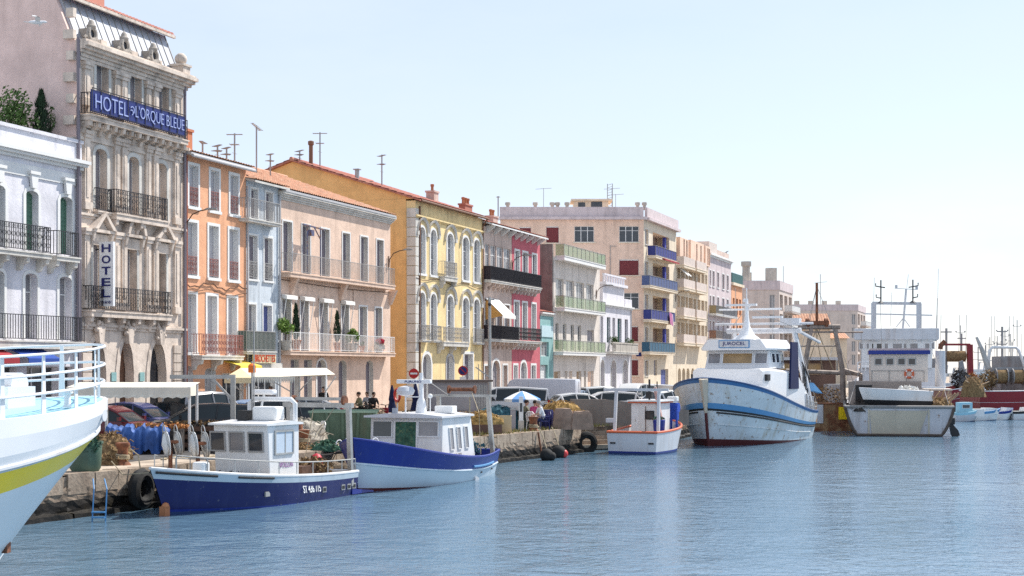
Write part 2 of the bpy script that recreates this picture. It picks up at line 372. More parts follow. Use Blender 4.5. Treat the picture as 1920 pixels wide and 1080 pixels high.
for e in (1, 2, 3, 4, 5, 6, 7):
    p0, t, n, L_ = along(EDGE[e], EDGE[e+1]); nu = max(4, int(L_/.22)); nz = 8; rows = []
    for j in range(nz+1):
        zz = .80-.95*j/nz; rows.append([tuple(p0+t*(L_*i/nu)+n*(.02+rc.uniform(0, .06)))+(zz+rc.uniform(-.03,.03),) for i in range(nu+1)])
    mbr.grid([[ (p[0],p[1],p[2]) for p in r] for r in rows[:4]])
    mbf.grid([[ (p[0],p[1],p[2]) for p in r] for r in rows[3:]])  # lower wall face, with undercut shade put into its wet colour
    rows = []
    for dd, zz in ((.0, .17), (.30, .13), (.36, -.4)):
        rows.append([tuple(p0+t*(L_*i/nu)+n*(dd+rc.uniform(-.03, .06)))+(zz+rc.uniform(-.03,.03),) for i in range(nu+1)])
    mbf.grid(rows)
mbr.build('rubble_face', quay_rubble, quay); mbf.build('wet_shade_footing', algae_shade, quay)
# road and pavement in front of the houses
mb = MB(); us = [20, 60, 100, 150, 220, 350]
mb.grid([[tuple(FP(u, d, 1.158)) for d in (2.3, 10.0)] for u in us]); struct(mb.build('road', asphalt))
mb = MB()
for a, b in zip(us, us[1:]):
    for d0, d1, z0, z1 in ((-1.0, 2.12, 1.1, 1.398),):
        vs = [FP(a, d0), FP(a, d1), FP(b, d1), FP(b, d0)]
        mb.add([(p.x, p.y, z) for z in (z0, z1) for p in vs], [(4,5,6,7), (1,2,6,5), (0,1,5,4), (2,3,7,6)])
pv = struct(mb.build('pavement', pave))
mk = MB(); mk.cbox((0,0,0), (.98, .16, .22)); kme = mk.mesh('kerb_stone', stone_lt)
for i in range(130):
    p = FP(58+i*1.0, 2.21, 1.30); put('kerb_stone', kme, pv, p, (0, 0, FANG))
mb = MB()
for u in range(58, 150, 5):
    mb.grid([[tuple(FP(u, d, 1.163)) for d in (6.1, 6.22)], [tuple(FP(u+2.6, d, 1.163)) for d in (6.1, 6.22)]])
o = mb.build('lane_marking', white_trim, None); o.parent = bpy.data.objects['road']
# far breakwater across the harbour mouth
mb = MB()
for i in range(40):
    x0 = 150+i*9; h = 1.6+.5*sin(i*1.7)+.4*sin(i*.6)
    mb.cbox((x0, 640+i*2, h/2-.2), (9.6, 8, h+.4), .2*sin(i), taper=.8)
struct(mb.build('breakwater', concrete))
# ------------------------------------------------------------------ house-building kit
_wcache = {}
def arch_pts(u0, u1, zs, rise, pointed=False, n=10):
    c, hw = (u0+u1)/2, (u1-u0)/2; out = []
    for i in range(n+1):
        t = i/n; x = u0+(u1-u0)*t; a = abs(x-c)/hw
        zz = rise*sqrt(max(0, 1-a*a)) if not pointed else rise*sqrt(max(0, 1-((a+.35)/1.35)**2))/sqrt(1-(.35/1.35)**2)
        if i in (0, n): zz = 0
        out.append((x, zs+zz))
    return out
def wall_front(mb, u0, u1, z0, z1, holes, y=0.0, depth=.28, k=0, kr=None):
    """front wall in the plane y, with real openings; holes = (ua, ub, za, zb, rise, pointed)"""
    us = sorted({u0, u1, *[h[0] for h in holes], *[h[1] for h in holes]}); zs = sorted({z0, z1, *[h[2] for h in holes], *[h[3] for h in holes]})
    us = [a for a in us if u0 <= a <= u1]; zs = [a for a in zs if z0 <= a <= z1]
    for a, b in zip(us, us[1:]):
        run = None
        for c, d in zip(zs, zs[1:]):
            um, zm = (a+b)/2, (c+d)/2
            if any(h[0] < um < h[1] and h[2] < zm < h[3] for h in holes):
                if run: mb.quad((a,y,run[0]), (b,y,run[0]), (b,y,run[1]), (a,y,run[1]), k); run = None
            else: run = (run[0], d) if run else (c, d)
        if run: mb.quad((a,y,run[0]), (b,y,run[0]), (b,y,run[1]), (a,y,run[1]), k)
    kr = k if kr is None else kr; y2 = y+depth
    for h in holes:
        a, b, c, d = h[:4]; rise = h[4] if len(h) > 4 else 0; pt = h[5] if len(h) > 5 else False
        zs_ = d-rise
        mb.quad((a,y,c), (a,y,zs_), (a,y2,zs_), (a,y2,c), kr); mb.quad((b,y,zs_), (b,y,c), (b,y2,c), (b,y2,zs_), kr)
        mb.quad((a,y,c), (a,y2,c), (b,y2,c), (b,y,c), kr)
        if not rise: mb.quad((a,y,d), (b,y,d), (b,y2,d), (a,y2,d), kr)
        else:
            P = arch_pts(a, b, zs_, rise, pt)
            for (xa, za), (xb, zb) in zip(P, P[1:]):
                mb.quad((xa,y,za), (xb,y,zb), (xb,y,d), (xa,y,d), k); mb.quad((xa,y,za), (xa,y2,za), (xb,y2,zb), (xb,y,zb), kr)
def band(mb, poly, u0, u1, k=None): mb.prism(poly, 'x', u0, u1, k)
def window_meshes(kind, w, h, fm, pm):
    key = (kind, round(w, 2), round(h, 2), fm.name, pm.name)
    if key in _wcache: return _wcache[key]
    f, p = MB(), MB(); t = .055
    if kind in ('shut', 'louvre'):
        f.box(0, .035, -.02, .04, 0, h); f.box(w-.035, w, -.02, .04, 0, h); f.box(.035, w-.035, -.02, .04, h-.035, h)
        p.box(.037, w/2-.008, .0, .035, .01, h-.037); p.box(w/2+.008, w-.037, .0, .035, .01, h-.037)
        for a, b in ((.037, w/2-.008), (w/2+.008, w-.037)):
            p.box(a, a+.05, -.014, -.001, .01, h-.037); p.box(b-.05, b, -.014, -.001, .01, h-.037)
            n = 3 if kind == 'shut' else max(3, int(h/.17))
            for i in range(n+1):
                z = .01+(h-.1)*i/n; p.box(a+.052, b-.052, -.012, -.001, z, z+(.07 if kind == 'shut' else .09))
    elif kind == 'roll':
        f.box(0, .03, -.02, .04, 0, h); f.box(w-.03, w, -.02, .04, 0, h); f.box(.03, w-.03, -.03, .04, h-.12, h)
        n = max(4, int(h/.12))
        for i in range(n): p.box(.032, w-.032, 0.006*(i % 2), .03, .0+(h-.12)*i/n, (h-.12)*(i+1)/n-.012)
    elif kind == 'door':
        f.box(0, .06, -.02, .06, 0, h); f.box(w-.06, w, -.02, .06, 0, h); f.box(.06, w-.06, -.02, .06, h-.06, h)
        p.box(.062, w-.062, .0, .04, .0, h-.062)
        for i in range(3):
            z = .15+(h-.3)*i/3; p.box(.14, w/2-.05, -.02, -.001, z, z+(h-.3)/3-.1); p.box(w/2+.05, w-.14, -.02, -.001, z, z+(h-.3)/3-.1)
    else:
        n = 2 if w < 1.6 else (3 if w < 2.4 else 4)
        f.box(0, t, -.02, .05, 0, h); f.box(w-t, w, -.02, .05, 0, h); f.box(t, w-t, -.02, .05, h-t, h); f.box(t, w-t, -.02, .05, 0, t)
        for i in range(1, n):
            x = w*i/n; f.box(x-.035, x+.035, -.02, .05, t+.001, h-t-.001)
        tr = [h*.72] if kind == 'glass' else ([h*.35, h*.68] if kind == 'french' else [])
        for z in tr:
            for i in range(n):
                f.box(w*i/n+(.037 if i else t), w*(i+1)/n-(.037 if i < n-1 else t), -.015, .045, z-.022, z+.022)
        p.box(t, w-t, .012, .03, t, h-t)
    r = (f.mesh('window_frame', fm), p.mesh('pane', pm)); _wcache[key] = r; return r
class House:
    def __init__(s, name, label, xl, xr, cat='house', group='houses along the quay', dx=0.0):
        s.xl, s.xr = xl, xr; s.u0 = U(xl)+dx; s.W = U(xr)-s.u0-.004
        s.root = thing(name, label, cat, FP(s.u0), FANG, group); s.holes = []
    def u(s, x): return U(x)-s.u0
    def ud(s, x, d):                      # the same for something standing d metres out from the wall
        a = (x-HX)/F; return (a*ND.y*d-ND.x*d-FX0)/(FSL-a)/TD.y-s.u0
    def win(s, ua, ub, za, zb, kind='shut', rise=0, pointed=False, fm=None, pm=None, rec=.2, surround=None, sw=.13, rail=None, y=0.0, sill=True, name='window', hood=None):
        fm = fm or white_trim; pm = pm or shutter_grey
        s.holes.append((ua, ub, za, zb, rise, pointed)); w, h = ub-ua, zb-za
        fme, pme = window_meshes(kind, w, h, fm, pm)
        o = put(name, fme, s.root, (ua, y+rec, za)); q = put('pane' if kind in ('glass','french','plain') else ('door_panel' if kind == 'door' else 'shutter'), pme, o)
        if surround:
            mb = MB(); e = .035; zs = h-rise
            mb.box(-sw, -.002, -rec-e, -rec+.02, -.0, zs); mb.box(w+.002, w+sw, -rec-e, -rec+.02, -.0, zs)
            if rise:
                P = arch_pts(0, w, zs, rise, pointed); Q = arch_pts(-sw, w+sw, zs, rise+sw, pointed)
                for i in range(len(P)-1):
                    a, b, c, d = P[i], P[i+1], Q[i+1], Q[i]; yf = -rec-e
                    mb.add([(a[0],yf,a[1]),(b[0],yf,b[1]),(c[0],yf,c[1]),(d[0],yf,d[1]),(a[0],yf+.06,a[1]),(b[0],yf+.06,b[1]),(c[0],yf+.06,c[1]),(d[0],yf+.06,d[1])],
                           [(0,1,2,3),(3,2,6,7),(1,0,4,5)])
            else: mb.box(-sw, w+sw, -rec-e, -rec+.02, h+.002, h+sw)
            if sill: mb.box(-sw-.03, w+sw+.03, -rec-.09, -rec+.02, -sw, -.002)
            mb.build('surround', surround, o)
        if hood:
            mb = MB(); R = w/2+.32
            P = arch_pts(-.30, w+.30, h-rise+.1, rise+.34); Q = arch_pts(-.42, w+.42, h-rise+.1, rise+.52)
            for i in range(len(P)-1):
                a, b, c, d = P[i], P[i+1], Q[i+1], Q[i]; yf = -rec-.17
                mb.add([(a[0],yf+.08,a[1]),(b[0],yf+.08,b[1]),(c[0],yf,c[1]),(d[0],yf,d[1]),(a[0],-rec+.01,a[1]),(b[0],-rec+.01,b[1]),(c[0],-rec+.01,c[1]),(d[0],-rec+.01,d[1])],
                       [(0,1,2,3),(3,2,6,7),(1,0,4,5)])
            mb.box(-.45, -.22, -rec-.14, -rec+.01, h-rise-.12, h-rise+.13); mb.box(w+.22, w+.45, -rec-.14, -rec+.01, h-rise-.12, h-rise+.13)
            mb.build('hood_moulding', hood, o)
        if rail:
            mb = MB(); hh = .85
            railing(mb, 0, w, -rec-.02, 0.03, hh, 'curl'); mb.build('railing', rail, o)
        return o
    def row(s, spans, xr, yt, yb, **k):
        za, zb = Z(xr, yb), Z(xr, yt); out = []
        for a, b in spans:
            kk = dict(k); r = kk.pop('rr', None)
            out.append(s.win(s.u(a), s.u(b), za, zb, **kk))
        return out
    def wall(s, m, ztop, depth=10.0, rm=None, sides=True, z0=-.1, name='wall', rec=.45):
        mb = MB(); W = s.W
        wall_front(mb, 0, W, z0, ztop, s.holes, 0, rec if rec else .3, 0, 1 if rm else 0)
        mb.quad((0,0,z0), (0,0,ztop), (0,depth,ztop), (0,depth,z0)); mb.quad((W,0,ztop), (W,0,z0), (W,depth,z0), (W,depth,ztop))
        mb.quad((W,depth,z0), (0,depth,z0), (0,depth,ztop), (W,depth,ztop)); mb.quad((0,0.02,ztop-.01), (W,.02,ztop-.01), (W,depth,ztop-.01), (0,depth,ztop-.01))
        mb.quad((0,rec+.1,z0),(W,rec+.1,z0),(W,rec+.1,ztop-.02),(0,rec+.1,ztop-.02))
        s.ztop = ztop; s.depth = depth
        return mb.build(name, [m, rm] if rm else m, s.root)
    def gable_roof(s, z, ridge_y, ridge_h, m=None, over=.5, side=.12, eave=None, period=.24, hip=False):
        m = m or tile_mat; mb = MB(); W = s.W; sl = ridge_h/ridge_y
        n = max(6, int((W+2*side)/period))*4
        def surf(y0, z0, y1, z1):
            L_ = sqrt((y1-y0)**2+(z1-z0)**2); nc = max(3, int(L_/.55)); rows = []
            for i in range(nc+1):
                t = i/nc
                for lift in ((.04, 0.0) if 0 < i < nc else ((.04,) if i == 0 else (0.0,)))[::-1]:
                    yy, zz = y0+(y1-y0)*t, z0+(z1-z0)*t
                    rows.append([(-side+(W+2*side)*j/n, yy, zz+lift+.055*abs(sin(pi*j/4.0))) for j in range(n+1)])
            mb.grid(rows)
        surf(-over, z-over*sl+.06, ridge_y, z+ridge_h+.06); surf(ridge_y*2+.3, z-.3*sl+.06, ridge_y, z+ridge_h+.06)
        mb.tube([(-side, ridge_y, z+ridge_h+.08), (W+side, ridge_y, z+ridge_h+.08)], .13, 8)
        r = mb.build('roof', m, s.root)
        mu = MB(); mu.prism([(-over, z-over*sl-.06), (-over, z-over*sl+.045), (ridge_y, z+ridge_h+.045), (2*ridge_y+.3, z-.3*sl+.045), (2*ridge_y+.3, z-.3*sl-.06), (ridge_y, z+ridge_h-.06)], 'x', -side+.01, W+side-.01)
        mu.build('roof_deck', eave or white_trim, r)
        mg = MB(); wm = bpy.data.objects
        mg.prism([(.02, z-.02), (ridge_y, z+ridge_h-.08), (2*ridge_y-.02, z-.02)], 'x', .0, .12); mg.prism([(.02, z-.02), (ridge_y, z+ridge_h-.08), (2*ridge_y-.02, z-.02)], 'x', W-.12, W)
        return r, mg
    def gutter(s, z, y=-.5, m=None, pipe_u=None, z0=0):
        mb = MB(); mb.tube([(-.05, y, z), (s.W+.05, y, z)], .075, 8)
        if pipe_u is not None: mb.tube([(pipe_u, y, z), (pipe_u, -.08, z-.5), (pipe_u, -.08, z0)], .05, 6)
        return mb.build('gutter', m or grey_trim, s.root)
    def cornice(s, z, steps, m, ends=.0, name='cornice', u0=0, u1=None):
        """steps: (projection, height) from below upwards"""
        mb = MB(); zz = z; u1 = s.W if u1 is None else u1
        for p, h in steps: mb.box(u0-min(ends, p), u1+min(ends, p), -p, .0-.003 if p > 0 else .1, zz, zz+h-.002); zz += h
        return mb.build(name, m, s.root)
    def chimney(s, u, y, z0, w, d, h, m=None, pots=2, name='chimney', parent=None):
        mb = MB(); m = m or rose_stucco
        mb.box(u, u+w, y, y+d, z0, z0+h); mb.box(u-.06, u+w+.06, y-.06, y+d+.06, z0+h, z0+h+.12)
        c = mb.build(name, m, parent or s.root)
        mp = MB()
        for i in range(pots): mp.lathe([(.11,0),(.10,.3),(.14,.34),(.14,.46),(.02,.5)], 8, (u+w*(i+.5)/pots, y+d/2, z0+h+.12))
        if pots: split(mp, 'chimney_pot', terracotta if m is not concrete else concrete, c)
        return c
    def antenna(s, u, y, z, h, style=0, w=1.2):
        mb = MB(); mb.tube([(u,y,z), (u,y,z+h)], .045, 5)
        a = {0: (.6, .8), 1: (.9, .3), 2: (-.3, 1.0)}[style % 3]; d = Vector((a[0], a[1], 0)).normalized()
        def yagi(zz, L_, n, bl):
            c = Vector((u, y, zz)); mb.tube([c-d*L_*.5, c+d*L_*.5], .032, 4); e = Vector((-d.y, d.x, 0))
            for i in range(n):
                q = c+d*L_*(i/(n-1)-.5); mb.tube([q-e*bl*(.6+.4*i/n), q+e*bl*(.6+.4*i/n)], .02, 4)
        yagi(z+h*.97, w, 7, .16)
        if style != 1: yagi(z+h*.72, w*.55, 6, .28); mb.tube([(u-.25,y,z+h*.5),(u+.25,y,z+h*.5)], .014, 4)
        return mb.build('antenna', iron_grey, s.root)
    def aerial(s, px, ytop, back, zb, style=0, w=1.2):
        u = s.ud(px, -back); Yd = FP(s.u0+u, -back).y; h = CAM_Z+(HY-ytop)/F*Yd-1.4-zb
        return s.antenna(u, back, zb, h, style, w)
    def balcony(s, ua, ub, zf, proj=.85, kind='plain', hr=1.0, slab=None, rm=None, th=.16, corbels=0, screen=None, cm=None, pitch=.13):
        mb = MB(); mb.box(ua, ub, -proj, -.002, zf-th, zf); mb.box(ua-.04, ub+.04, -proj-.04, -.002, zf-.055, zf+.004)
        b = mb.build('balcony', slab or stone_lt, s.root)
        mr = MB(); railing(mr, ua+.03, ub-.03, -proj+.03, zf, hr, kind, pitch); side_rail(mr, ua+.03, -proj+.03, -.02, zf, hr, kind, pitch); side_rail(mr, ub-.03, -proj+.03, -.02, zf, hr, kind, pitch)
        if mr.v: mr.build('railing', rm or iron, b)
        if corbels:
            mc = MB()
            for i in range(corbels):
                c = ua+.15+(ub-ua-.3)*i/(corbels-1) if corbels > 1 else (ua+ub)/2
                mc.prism([(-.004, zf-th-.5), (-.16, zf-th-.46), (-.22, zf-th-.28), (-proj*.85, zf-th-.2), (-proj*.92, zf-th-.003), (-.004, zf-th-.003)], 'x', c-.09, c+.09)
            split(mc, 'corbel', cm or slab or stone_lt, b)
        if screen:
            ms = MB(); ms.box(ua+.02, ub-.02, -proj+.045, -proj+.06, zf+.02, zf+hr-.03); ms.box(ua+.04, ua+.055, -proj+.07, -.05, zf+.02, zf+hr-.03); ms.box(ub-.055, ub-.04, -proj+.07, -.05, zf+.02, zf+hr-.03)
            ms.build('screen', screen, b)
        return b
def railing(mb, ua, ub, y, z, h, kind='plain', pitch=.13):
    r = .011
    if kind == 'none': return
    mb.box(ua, ub, y-.02, y+.02, z+h-.03, z+h); mb.box(ua, ub, y-.012, y+.012, z+.06, z+.085)
    if kind == 'glass': 
        n = max(1, round((ub-ua)/1.2))
        for i in range(n+1): x = ua+(ub-ua)*i/n; mb.box(x-.015, x+.015, y-.015, y+.015, z, z+h-.032)
        return
    n = max(2, int((ub-ua)/pitch))
    for i in range(n+1):
        x = ua+(ub-ua)*i/n; mb.box(x-r, x+r, y-r, y+r, z+.087 if 0 < i < n else z, z+h-.032)
    if kind in ('ornate', 'curl'):
        mb.box(ua, ub, y-.01, y+.01, z+h*.80, z+h*.80+.02)
        st = .26 if kind == 'ornate' else .2; m = max(1, int((ub-ua)/st))
        for i in range(m):
            x = ua+(ub-ua)*(i+.5)/m
            for zz, R in ((z+h*.3, st*.36), (z+h*.6, st*.36)):
                mb.torus((x, y, zz), (0,1,0), R, .012, 8, 3)
            mb.torus((x, y, z+h*.89), (0,1,0), h*.06, .010, 6, 3)
def side_rail(mb, x, ya, yb, z, h, kind, pitch):
    if kind == 'none': return
    mb.box(x-.02, x+.02, ya+.022, yb, z+h-.03, z+h); n = max(2, int((yb-ya)/pitch))
    if kind == 'glass': return
    mb.box(x-.011, x+.011, ya+.022, yb, z+.06, z+.085)
    for i in range(1, n): y = ya+(yb-ya)*i/n; mb.box(x-.011, x+.011, y-.011, y+.011, z+.087, z+h-.032)
def foliage(mb, c, rad, n, size, rnd, k=None):
    for _ in range(n):
        while True:
            p = Vector((rnd.uniform(-1,1), rnd.uniform(-1,1), rnd.uniform(-1,1)))
            if .25 < p.length < 1: break
        p *= (.72+.28*rnd.random())/max(.5, p.length)**.35
        q = Vector((c[0]+p.x*rad[0], c[1]+p.y*rad[1], c[2]+p.z*rad[2]))
        a = Vector((rnd.gauss(0,1), rnd.gauss(0,1), rnd.gauss(0,1))).normalized(); b = a.orthogonal().normalized(); s = size*rnd.uniform(.6,1.3)
        e = a.cross(b)
        mb.add([q-b*s, q+e*s*.5, q+b*s, q-e*s*.5], [(0,1,2,3)], k)
def wall_lamp(xp, yarm, label, h=1.5):
    """street lamp on a bracket fixed to a facade: xp = pixel of the bracket, yarm = pixel height of its foot"""
    u, z = U(xp), Z(xp, yarm); o = thing('street_lamp', label, 'street lamp', FP(u, .05, 1.4+z), FANG, 'bracket street lamps on the house fronts')
    mb = MB(); mb.box(-.05, .05, -.06, .02, -.55, .75)
    mb.tube([(0,-.06,-.3), (0,-.12,.45), (.05,-.5,1.0), (.15,-1.1,1.25), (.2,-1.6,1.33)], .045, 8); mb.build('bracket', wood_dk, o, True)
    mh = MB(); mh.loft([[(.2+dx, yy, 1.33+zz) for dx, zz in ((-w,0),(-w*.7,h_),(w*.7,h_),(w,0),(w*.6,-d),(-w*.6,-d))] for yy, w, h_, d in ((-1.5,.08,.07,.03),(-1.75,.17,.12,.06),(-2.2,.19,.1,.07),(-2.45,.09,.04,.02))])
    mh.build('lamp_head', iron_grey, o, True); o.scale = (.62, .62, .62)
    return o
# ------------------------------------------------------------------ houses, left to right
rp = random.Random(11)
# 1 --- white house at the left edge
H = House('white_house', 'white town house with green shutters and black iron balconies, left of the hotel', -95, 149.5)
W1 = H
for a, b in ((-80,-57), (-18,9), (48,71), (112,135)):
    H.win(H.u(a), H.u(b), Z(60,470), Z(60,358), 'louvre', rise=.14, pm=shutter_green, fm=shutter_green, rec=.28, surround=white_trim, sw=.16, sill=False)
    H.win(H.u(a)-.06, H.u(b)-.06, Z(60,636), Z(60,513), 'louvre' if a < 0 else 'glass', rise=.14, pm=shutter_green if a < 0 else glass_curtain, rec=.28, surround=white_trim, sw=.14, sill=False)
for a, b in ((-60,-20), (0,32), (50,110), (118,140)):
    H.win(H.u(a), H.u(b), .15, 2.7, 'plain', pm=glass, fm=grey_trim, rec=.3, name='shop_window')
zt = Z(75,247)-1.08
H.wall(white_stucco, zt, 11.0)
H.cornice(zt-.75, [(.05,.10), (.03,.35)], white_trim, name='frieze')
H.cornice(zt-.1, [(.12,.12), (.30,.10), (.42,.14)], white_trim, .2)
mb = MB(); mb.box(0, H.W, -.10, .25, zt+.26, zt+.95); mb.box(-.03, H.W+.03, -.18, .30, zt+.95, zt+1.08); mb.build('parapet', white_stucco, H.root)
for a, b in ((-80,-57), (-18,9), (48,71), (112,135)):
    uc = (H.u(a)+H.u(b))/2; z = Z(60,358); mb = MB()
    mb.prism([(uc-.14, z+.1), (uc+.14, z+.1), (uc+.22, z+.62), (uc-.22, z+.62)], 'y', -.16, -.04); mb.box(uc-.3, uc+.3, -.2, -.03, z+.62, z+.74)
    mb.build('keystone', white_trim, H.root)
H.balcony(.1, H.ud(97,.55), Z(97,486)+.13, .55, 'ornate', 1.02, stone_lt, iron, .2, corbels=5)
H.balcony(H.ud(107,.5), H.ud(150,.5), Z(128,490)+.13, .5, 'plain', .98, stone_lt, iron, .2, corbels=2)
H.balcony(.0, H.ud(160,.6), Z(75,640), .6, 'plain', .98, stone_lt, iron, .3, pitch=.15)
for (a, b, m, nm) in ((-40, 33, canvas_red, 'red'), (50, 110, canvas_blue, 'blue')):
    mb = MB(); z = Z(75, 652)
    mb.prism([(-.02, z), (-1.0, z-.42), (-1.0, z-.62), (-.97, z-.42), (-.02, z-.05)], 'x', H.ud(a,.9) if a > 0 else 1.0, H.ud(b,.9)); mb.build('awning', m, H.root)
mb = MB(); mb.tube([(H.W-.12, -.1, 0), (H.W-.12, -.1, zt-.2)], .06, 8); mb.build('downpipe', shutter_mauve, H.root)
# roof garden
def pot_plant(name, label, base, pot_r, pot_h, kind, h, potm=None, group=None, seed=1, rz=0.0, rad=None, n=500):
    o = thing(name, label, 'plant', base, rz, group); rr = random.Random(seed)
    mp = MB(); mp.lathe([(pot_r*.7,0),(pot_r,pot_h),(pot_r*1.08,pot_h),(pot_r*1.08,pot_h+.05),(pot_r*.9,pot_h+.05),(.02,pot_h)], 12); mp.build('pot', potm or terracotta, o, True)
    ms = MB(); ms.tube([(0,0,pot_h*.8),(.02,.01,pot_h+h*.5),(0,.02,pot_h+h*.9)], [.035,.025,.008], 6); ms.build('stem', bark, o)
    mf = MB()
    if kind == 'cypress':
        R = rad or h*.14
        for i in range(n):
            t = rr.random(); r = R*(sin(pi*min(1, t*1.15+.12))**.7 if t < .75 else (1-t)*2.4+.05)*rr.uniform(.55,1.05); a = rr.uniform(0, 2*pi)
            q = Vector((r*cos(a), r*sin(a), pot_h+.08+t*h)); up = Vector((cos(a)*.35, sin(a)*.35, 1)).normalized(); e = Vector((-sin(a), cos(a), 0)); s_ = .09*rr.uniform(.6,1.2)
            mf.add([q-e*s_*.4, q+e*s_*.4, q+up*s_*2.2], [(0,1,2)])
        mf.build('foliage', leaf_dark, o)
    else:
        R = rad or h*.45
        for i in range(7):
            a = rr.uniform(0, 2*pi); d = R*rr.uniform(.0,.6)
            foliage(mf, (d*cos(a), d*sin(a), pot_h+h*rr.uniform(.35,.8)), (R*.55,R*.55,h*.3), n//7, .08, rr)
        mf.build('foliage', leaf if kind == 'dark' else leaf_lt, o)
    return o
rb = FP(H.u0, 0, 1.4+zt-.01)
def roofspot(xp, back, dz=0):
    # point on the roof terrace seen at pixel column xp, `back` metres behind the front
    u = U(xp); best = None
    for i in range(600):
        uu = H.u0+i*.03; p = FP(uu, -back); 
        if abs(HX+F*p.x/p.y-xp) < .6: best = p; break
    p = best or FP(u, -back); return Vector((p.x, p.y, 1.4+zt+.0+dz))
pot_plant('cypress', 'tall dark cypress on the roof terrace in front of the pink wall', roofspot(77, 1.2), .3, .4, 'cypress', 2.5, rad=.42, n=1600, seed=2)
for i, (xp, bk, hh, lb) in enumerate(((18,1.7,2.6,'large pale bushy shrub at the left end of the roof terrace'), (45,1.5,1.25,'low dark shrub just left of the rooftop cypress'), (106,1.3,1.35,'dark shrub right of the rooftop cypress by the toothed stones'))):
    pot_plant('roof_shrub', lb, roofspot(xp, bk), .3, .35, 'dark', hh, seed=20+i, n=900 if i else 1500, group='plants on the roof terrace', rad=.5 if i else 1.1)
for i, (xp, bk, hh) in enumerate(((91,1.1,2.35), (122,1.0,1.55))):
    p = roofspot(xp, bk); o = thing('climbing_plant', ['thin leafy climber rising right of the rooftop cypress', 'short leafy climber beside the hotel quoin stones'][i], 'plant', p, 0, 'plants on the roof terrace')
    ms = MB(); ms.tube([(0,0,0),(.05,0,hh*.5),(.12,0,hh)], .02, 5); ms.build('stem', bark, o)
    mf = MB(); rr = random.Random(40+i)
    for k in range(14): foliage(mf, (.12*k/14+rr.uniform(-.12,.12), rr.uniform(-.1,.1), hh*(.25+.75*k/13)), (.13,.13,.11), 22, .06, rr)
    mf.build('foliage', leaf, o)

# 2 --- the hotel
H = House('hotel', 'tall ornate stone hotel with zinc mansard roof and long blue sign', 150, 343.5, 'hotel'); HOT = H
zc = Z(250,122); w4 = ((180,203), (243,265), (296,316))
for a, b in w4:
    H.win(H.u(a), H.u(b), Z(253,214), Z(253,136), 'shut', rise=.16, pm=shutter_grey, rec=.34, surround=stone_lt, sw=.16, sill=False)
w3 = ((178,200), (241,260), (294,312))
for a, b in w3:
    H.win(H.u(a), H.u(b), Z(250,403), Z(250,294), 'shut', rise=.2, pm=shutter_grey, rec=.34, surround=stone_lt, sw=.18, sill=False)
w2 = ((174,197), (235,256), (291,311))
for a, b in w2:
    H.win(H.u(a), H.u(b), Z(245,583), Z(245,465), 'shut', rise=.12, pm=shutter_grey, rec=.36, surround=stone_lt, sw=.16, sill=False)
for i, (a, b) in enumerate(((165,198), (223,250), (280,311))):
    H.win(H.u(a), H.u(b), .0, Z(240,636), 'door' if i == 1 else 'french', rise=1.35, pointed=True, fm=wood_dk if i == 1 else iron, pm=shutter_brown if i == 1 else glass, rec=.42, surround=stone, sw=.26, sill=False, name='door' if i == 1 else 'arched_window')
H.wall(stone, zc, 9.0, rec=.5)
# party wall that rises beside the mansard, and toothing stones left on it
mb = MB(); mb.prism([(.03,0), (.03, zc+.2), (.35, zc+.5), (1.25, zc+2.55), (9, zc+3.2), (9, 0)], 'x', -.20, -.004); mb.build('party_wall', pink_stucco, H.root)
mt = MB(); mt.box(0, .22, 0, .48, 0, .36); tme = mt.mesh('toothing_stone', stone)
for i in range(8):
    put('toothing_stone', tme, H.root, (-.43, .02, Z(140,245)+i*.86-.6), (0, 0, 0), (1, 1 if i % 2 else .7, 1))
mb = MB(); mb.tube([(-.3,-.14,0), (-.3,-.14,zc+.3)], .075, 8); mb.build('downpipe', shutter_mauve, H.root)
mb = MB(); mb.tube([(H.W-.08,-.14,0), (H.W-.08,-.14,zc-.2)], .07, 8); mb.build('downpipe', shutter_mauve, H.root)
# pilasters between the windows on each storey
def pilasters(z0, z1, us, w=.42, proj=.12, cap=True, name='pilaster'):
    mb = MB(); mb.box(0, w, -proj, -.003, z0+.30, z1-.28); mb.box(-.07, w+.07, -proj-.07, -.003, z0, z0+.298); mb.box(-.06, w+.06, -proj-.07, -.003, z1-.278, z1-.14); mb.box(-.1, w+.1, -proj-.12, -.003, z1-.138, z1)
    mb.box(.1, w-.1, -proj-.03, -proj-.003, z0+.5, z1-.55)
    me = mb.mesh(name, stone)
    for u in us: put(name, me, H.root, (u, 0, 0))
us4 = [.18, H.u(212)+.0, H.u(228)-.1, H.u(272)-.05, H.u(283)+.1, H.W-.85]
pilasters(Z(253,224), zc-.55, us4, .36); pilasters(Z(250,408), Z(250,268), us4, .36); pilasters(Z(245,583), Z(245,440), us4, .36)
zb4 = Z(250,243)                                            # floor of the sign balcony
H.cornice(zc-.52, [(.10,.14), (.16,.14), (.28,.12), (.46,.12), (.62,.16), (.5,.10)], stone, .3)
H.cornice(zb4-.95, [(.08,.12), (.05,.45)], stone, .1, name='frieze')
b4 = H.balcony(-.15, H.ud(353,.6), zb4, .6, 'ornate', .9, stone, iron, .22, corbels=13, cm=stone)
mb = MB()
for i in range(40): mb.box(H.W*i/40+.02, H.W*i/40+.1, -.40, -.004, zb4-.40, zb4-.26)
o = mb.build('dentil_course', stone, H.root); o['kind'] = 'stuff'
H.cornice(Z(250,268)+.0, [(.08,.10), (.20,.12), (.30,.08)], stone, .15, name='string_course')
H.balcony(H.u(178)-.1, H.u(200)+.12, Z(190,402)+.1, .22, 'ornate', .95, stone, iron, .14)
H.balcony(H.ud(217,.4), H.ud(314,.4), Z(262,410), .45, 'ornate', 1.0, stone, iron, .26, corbels=3)
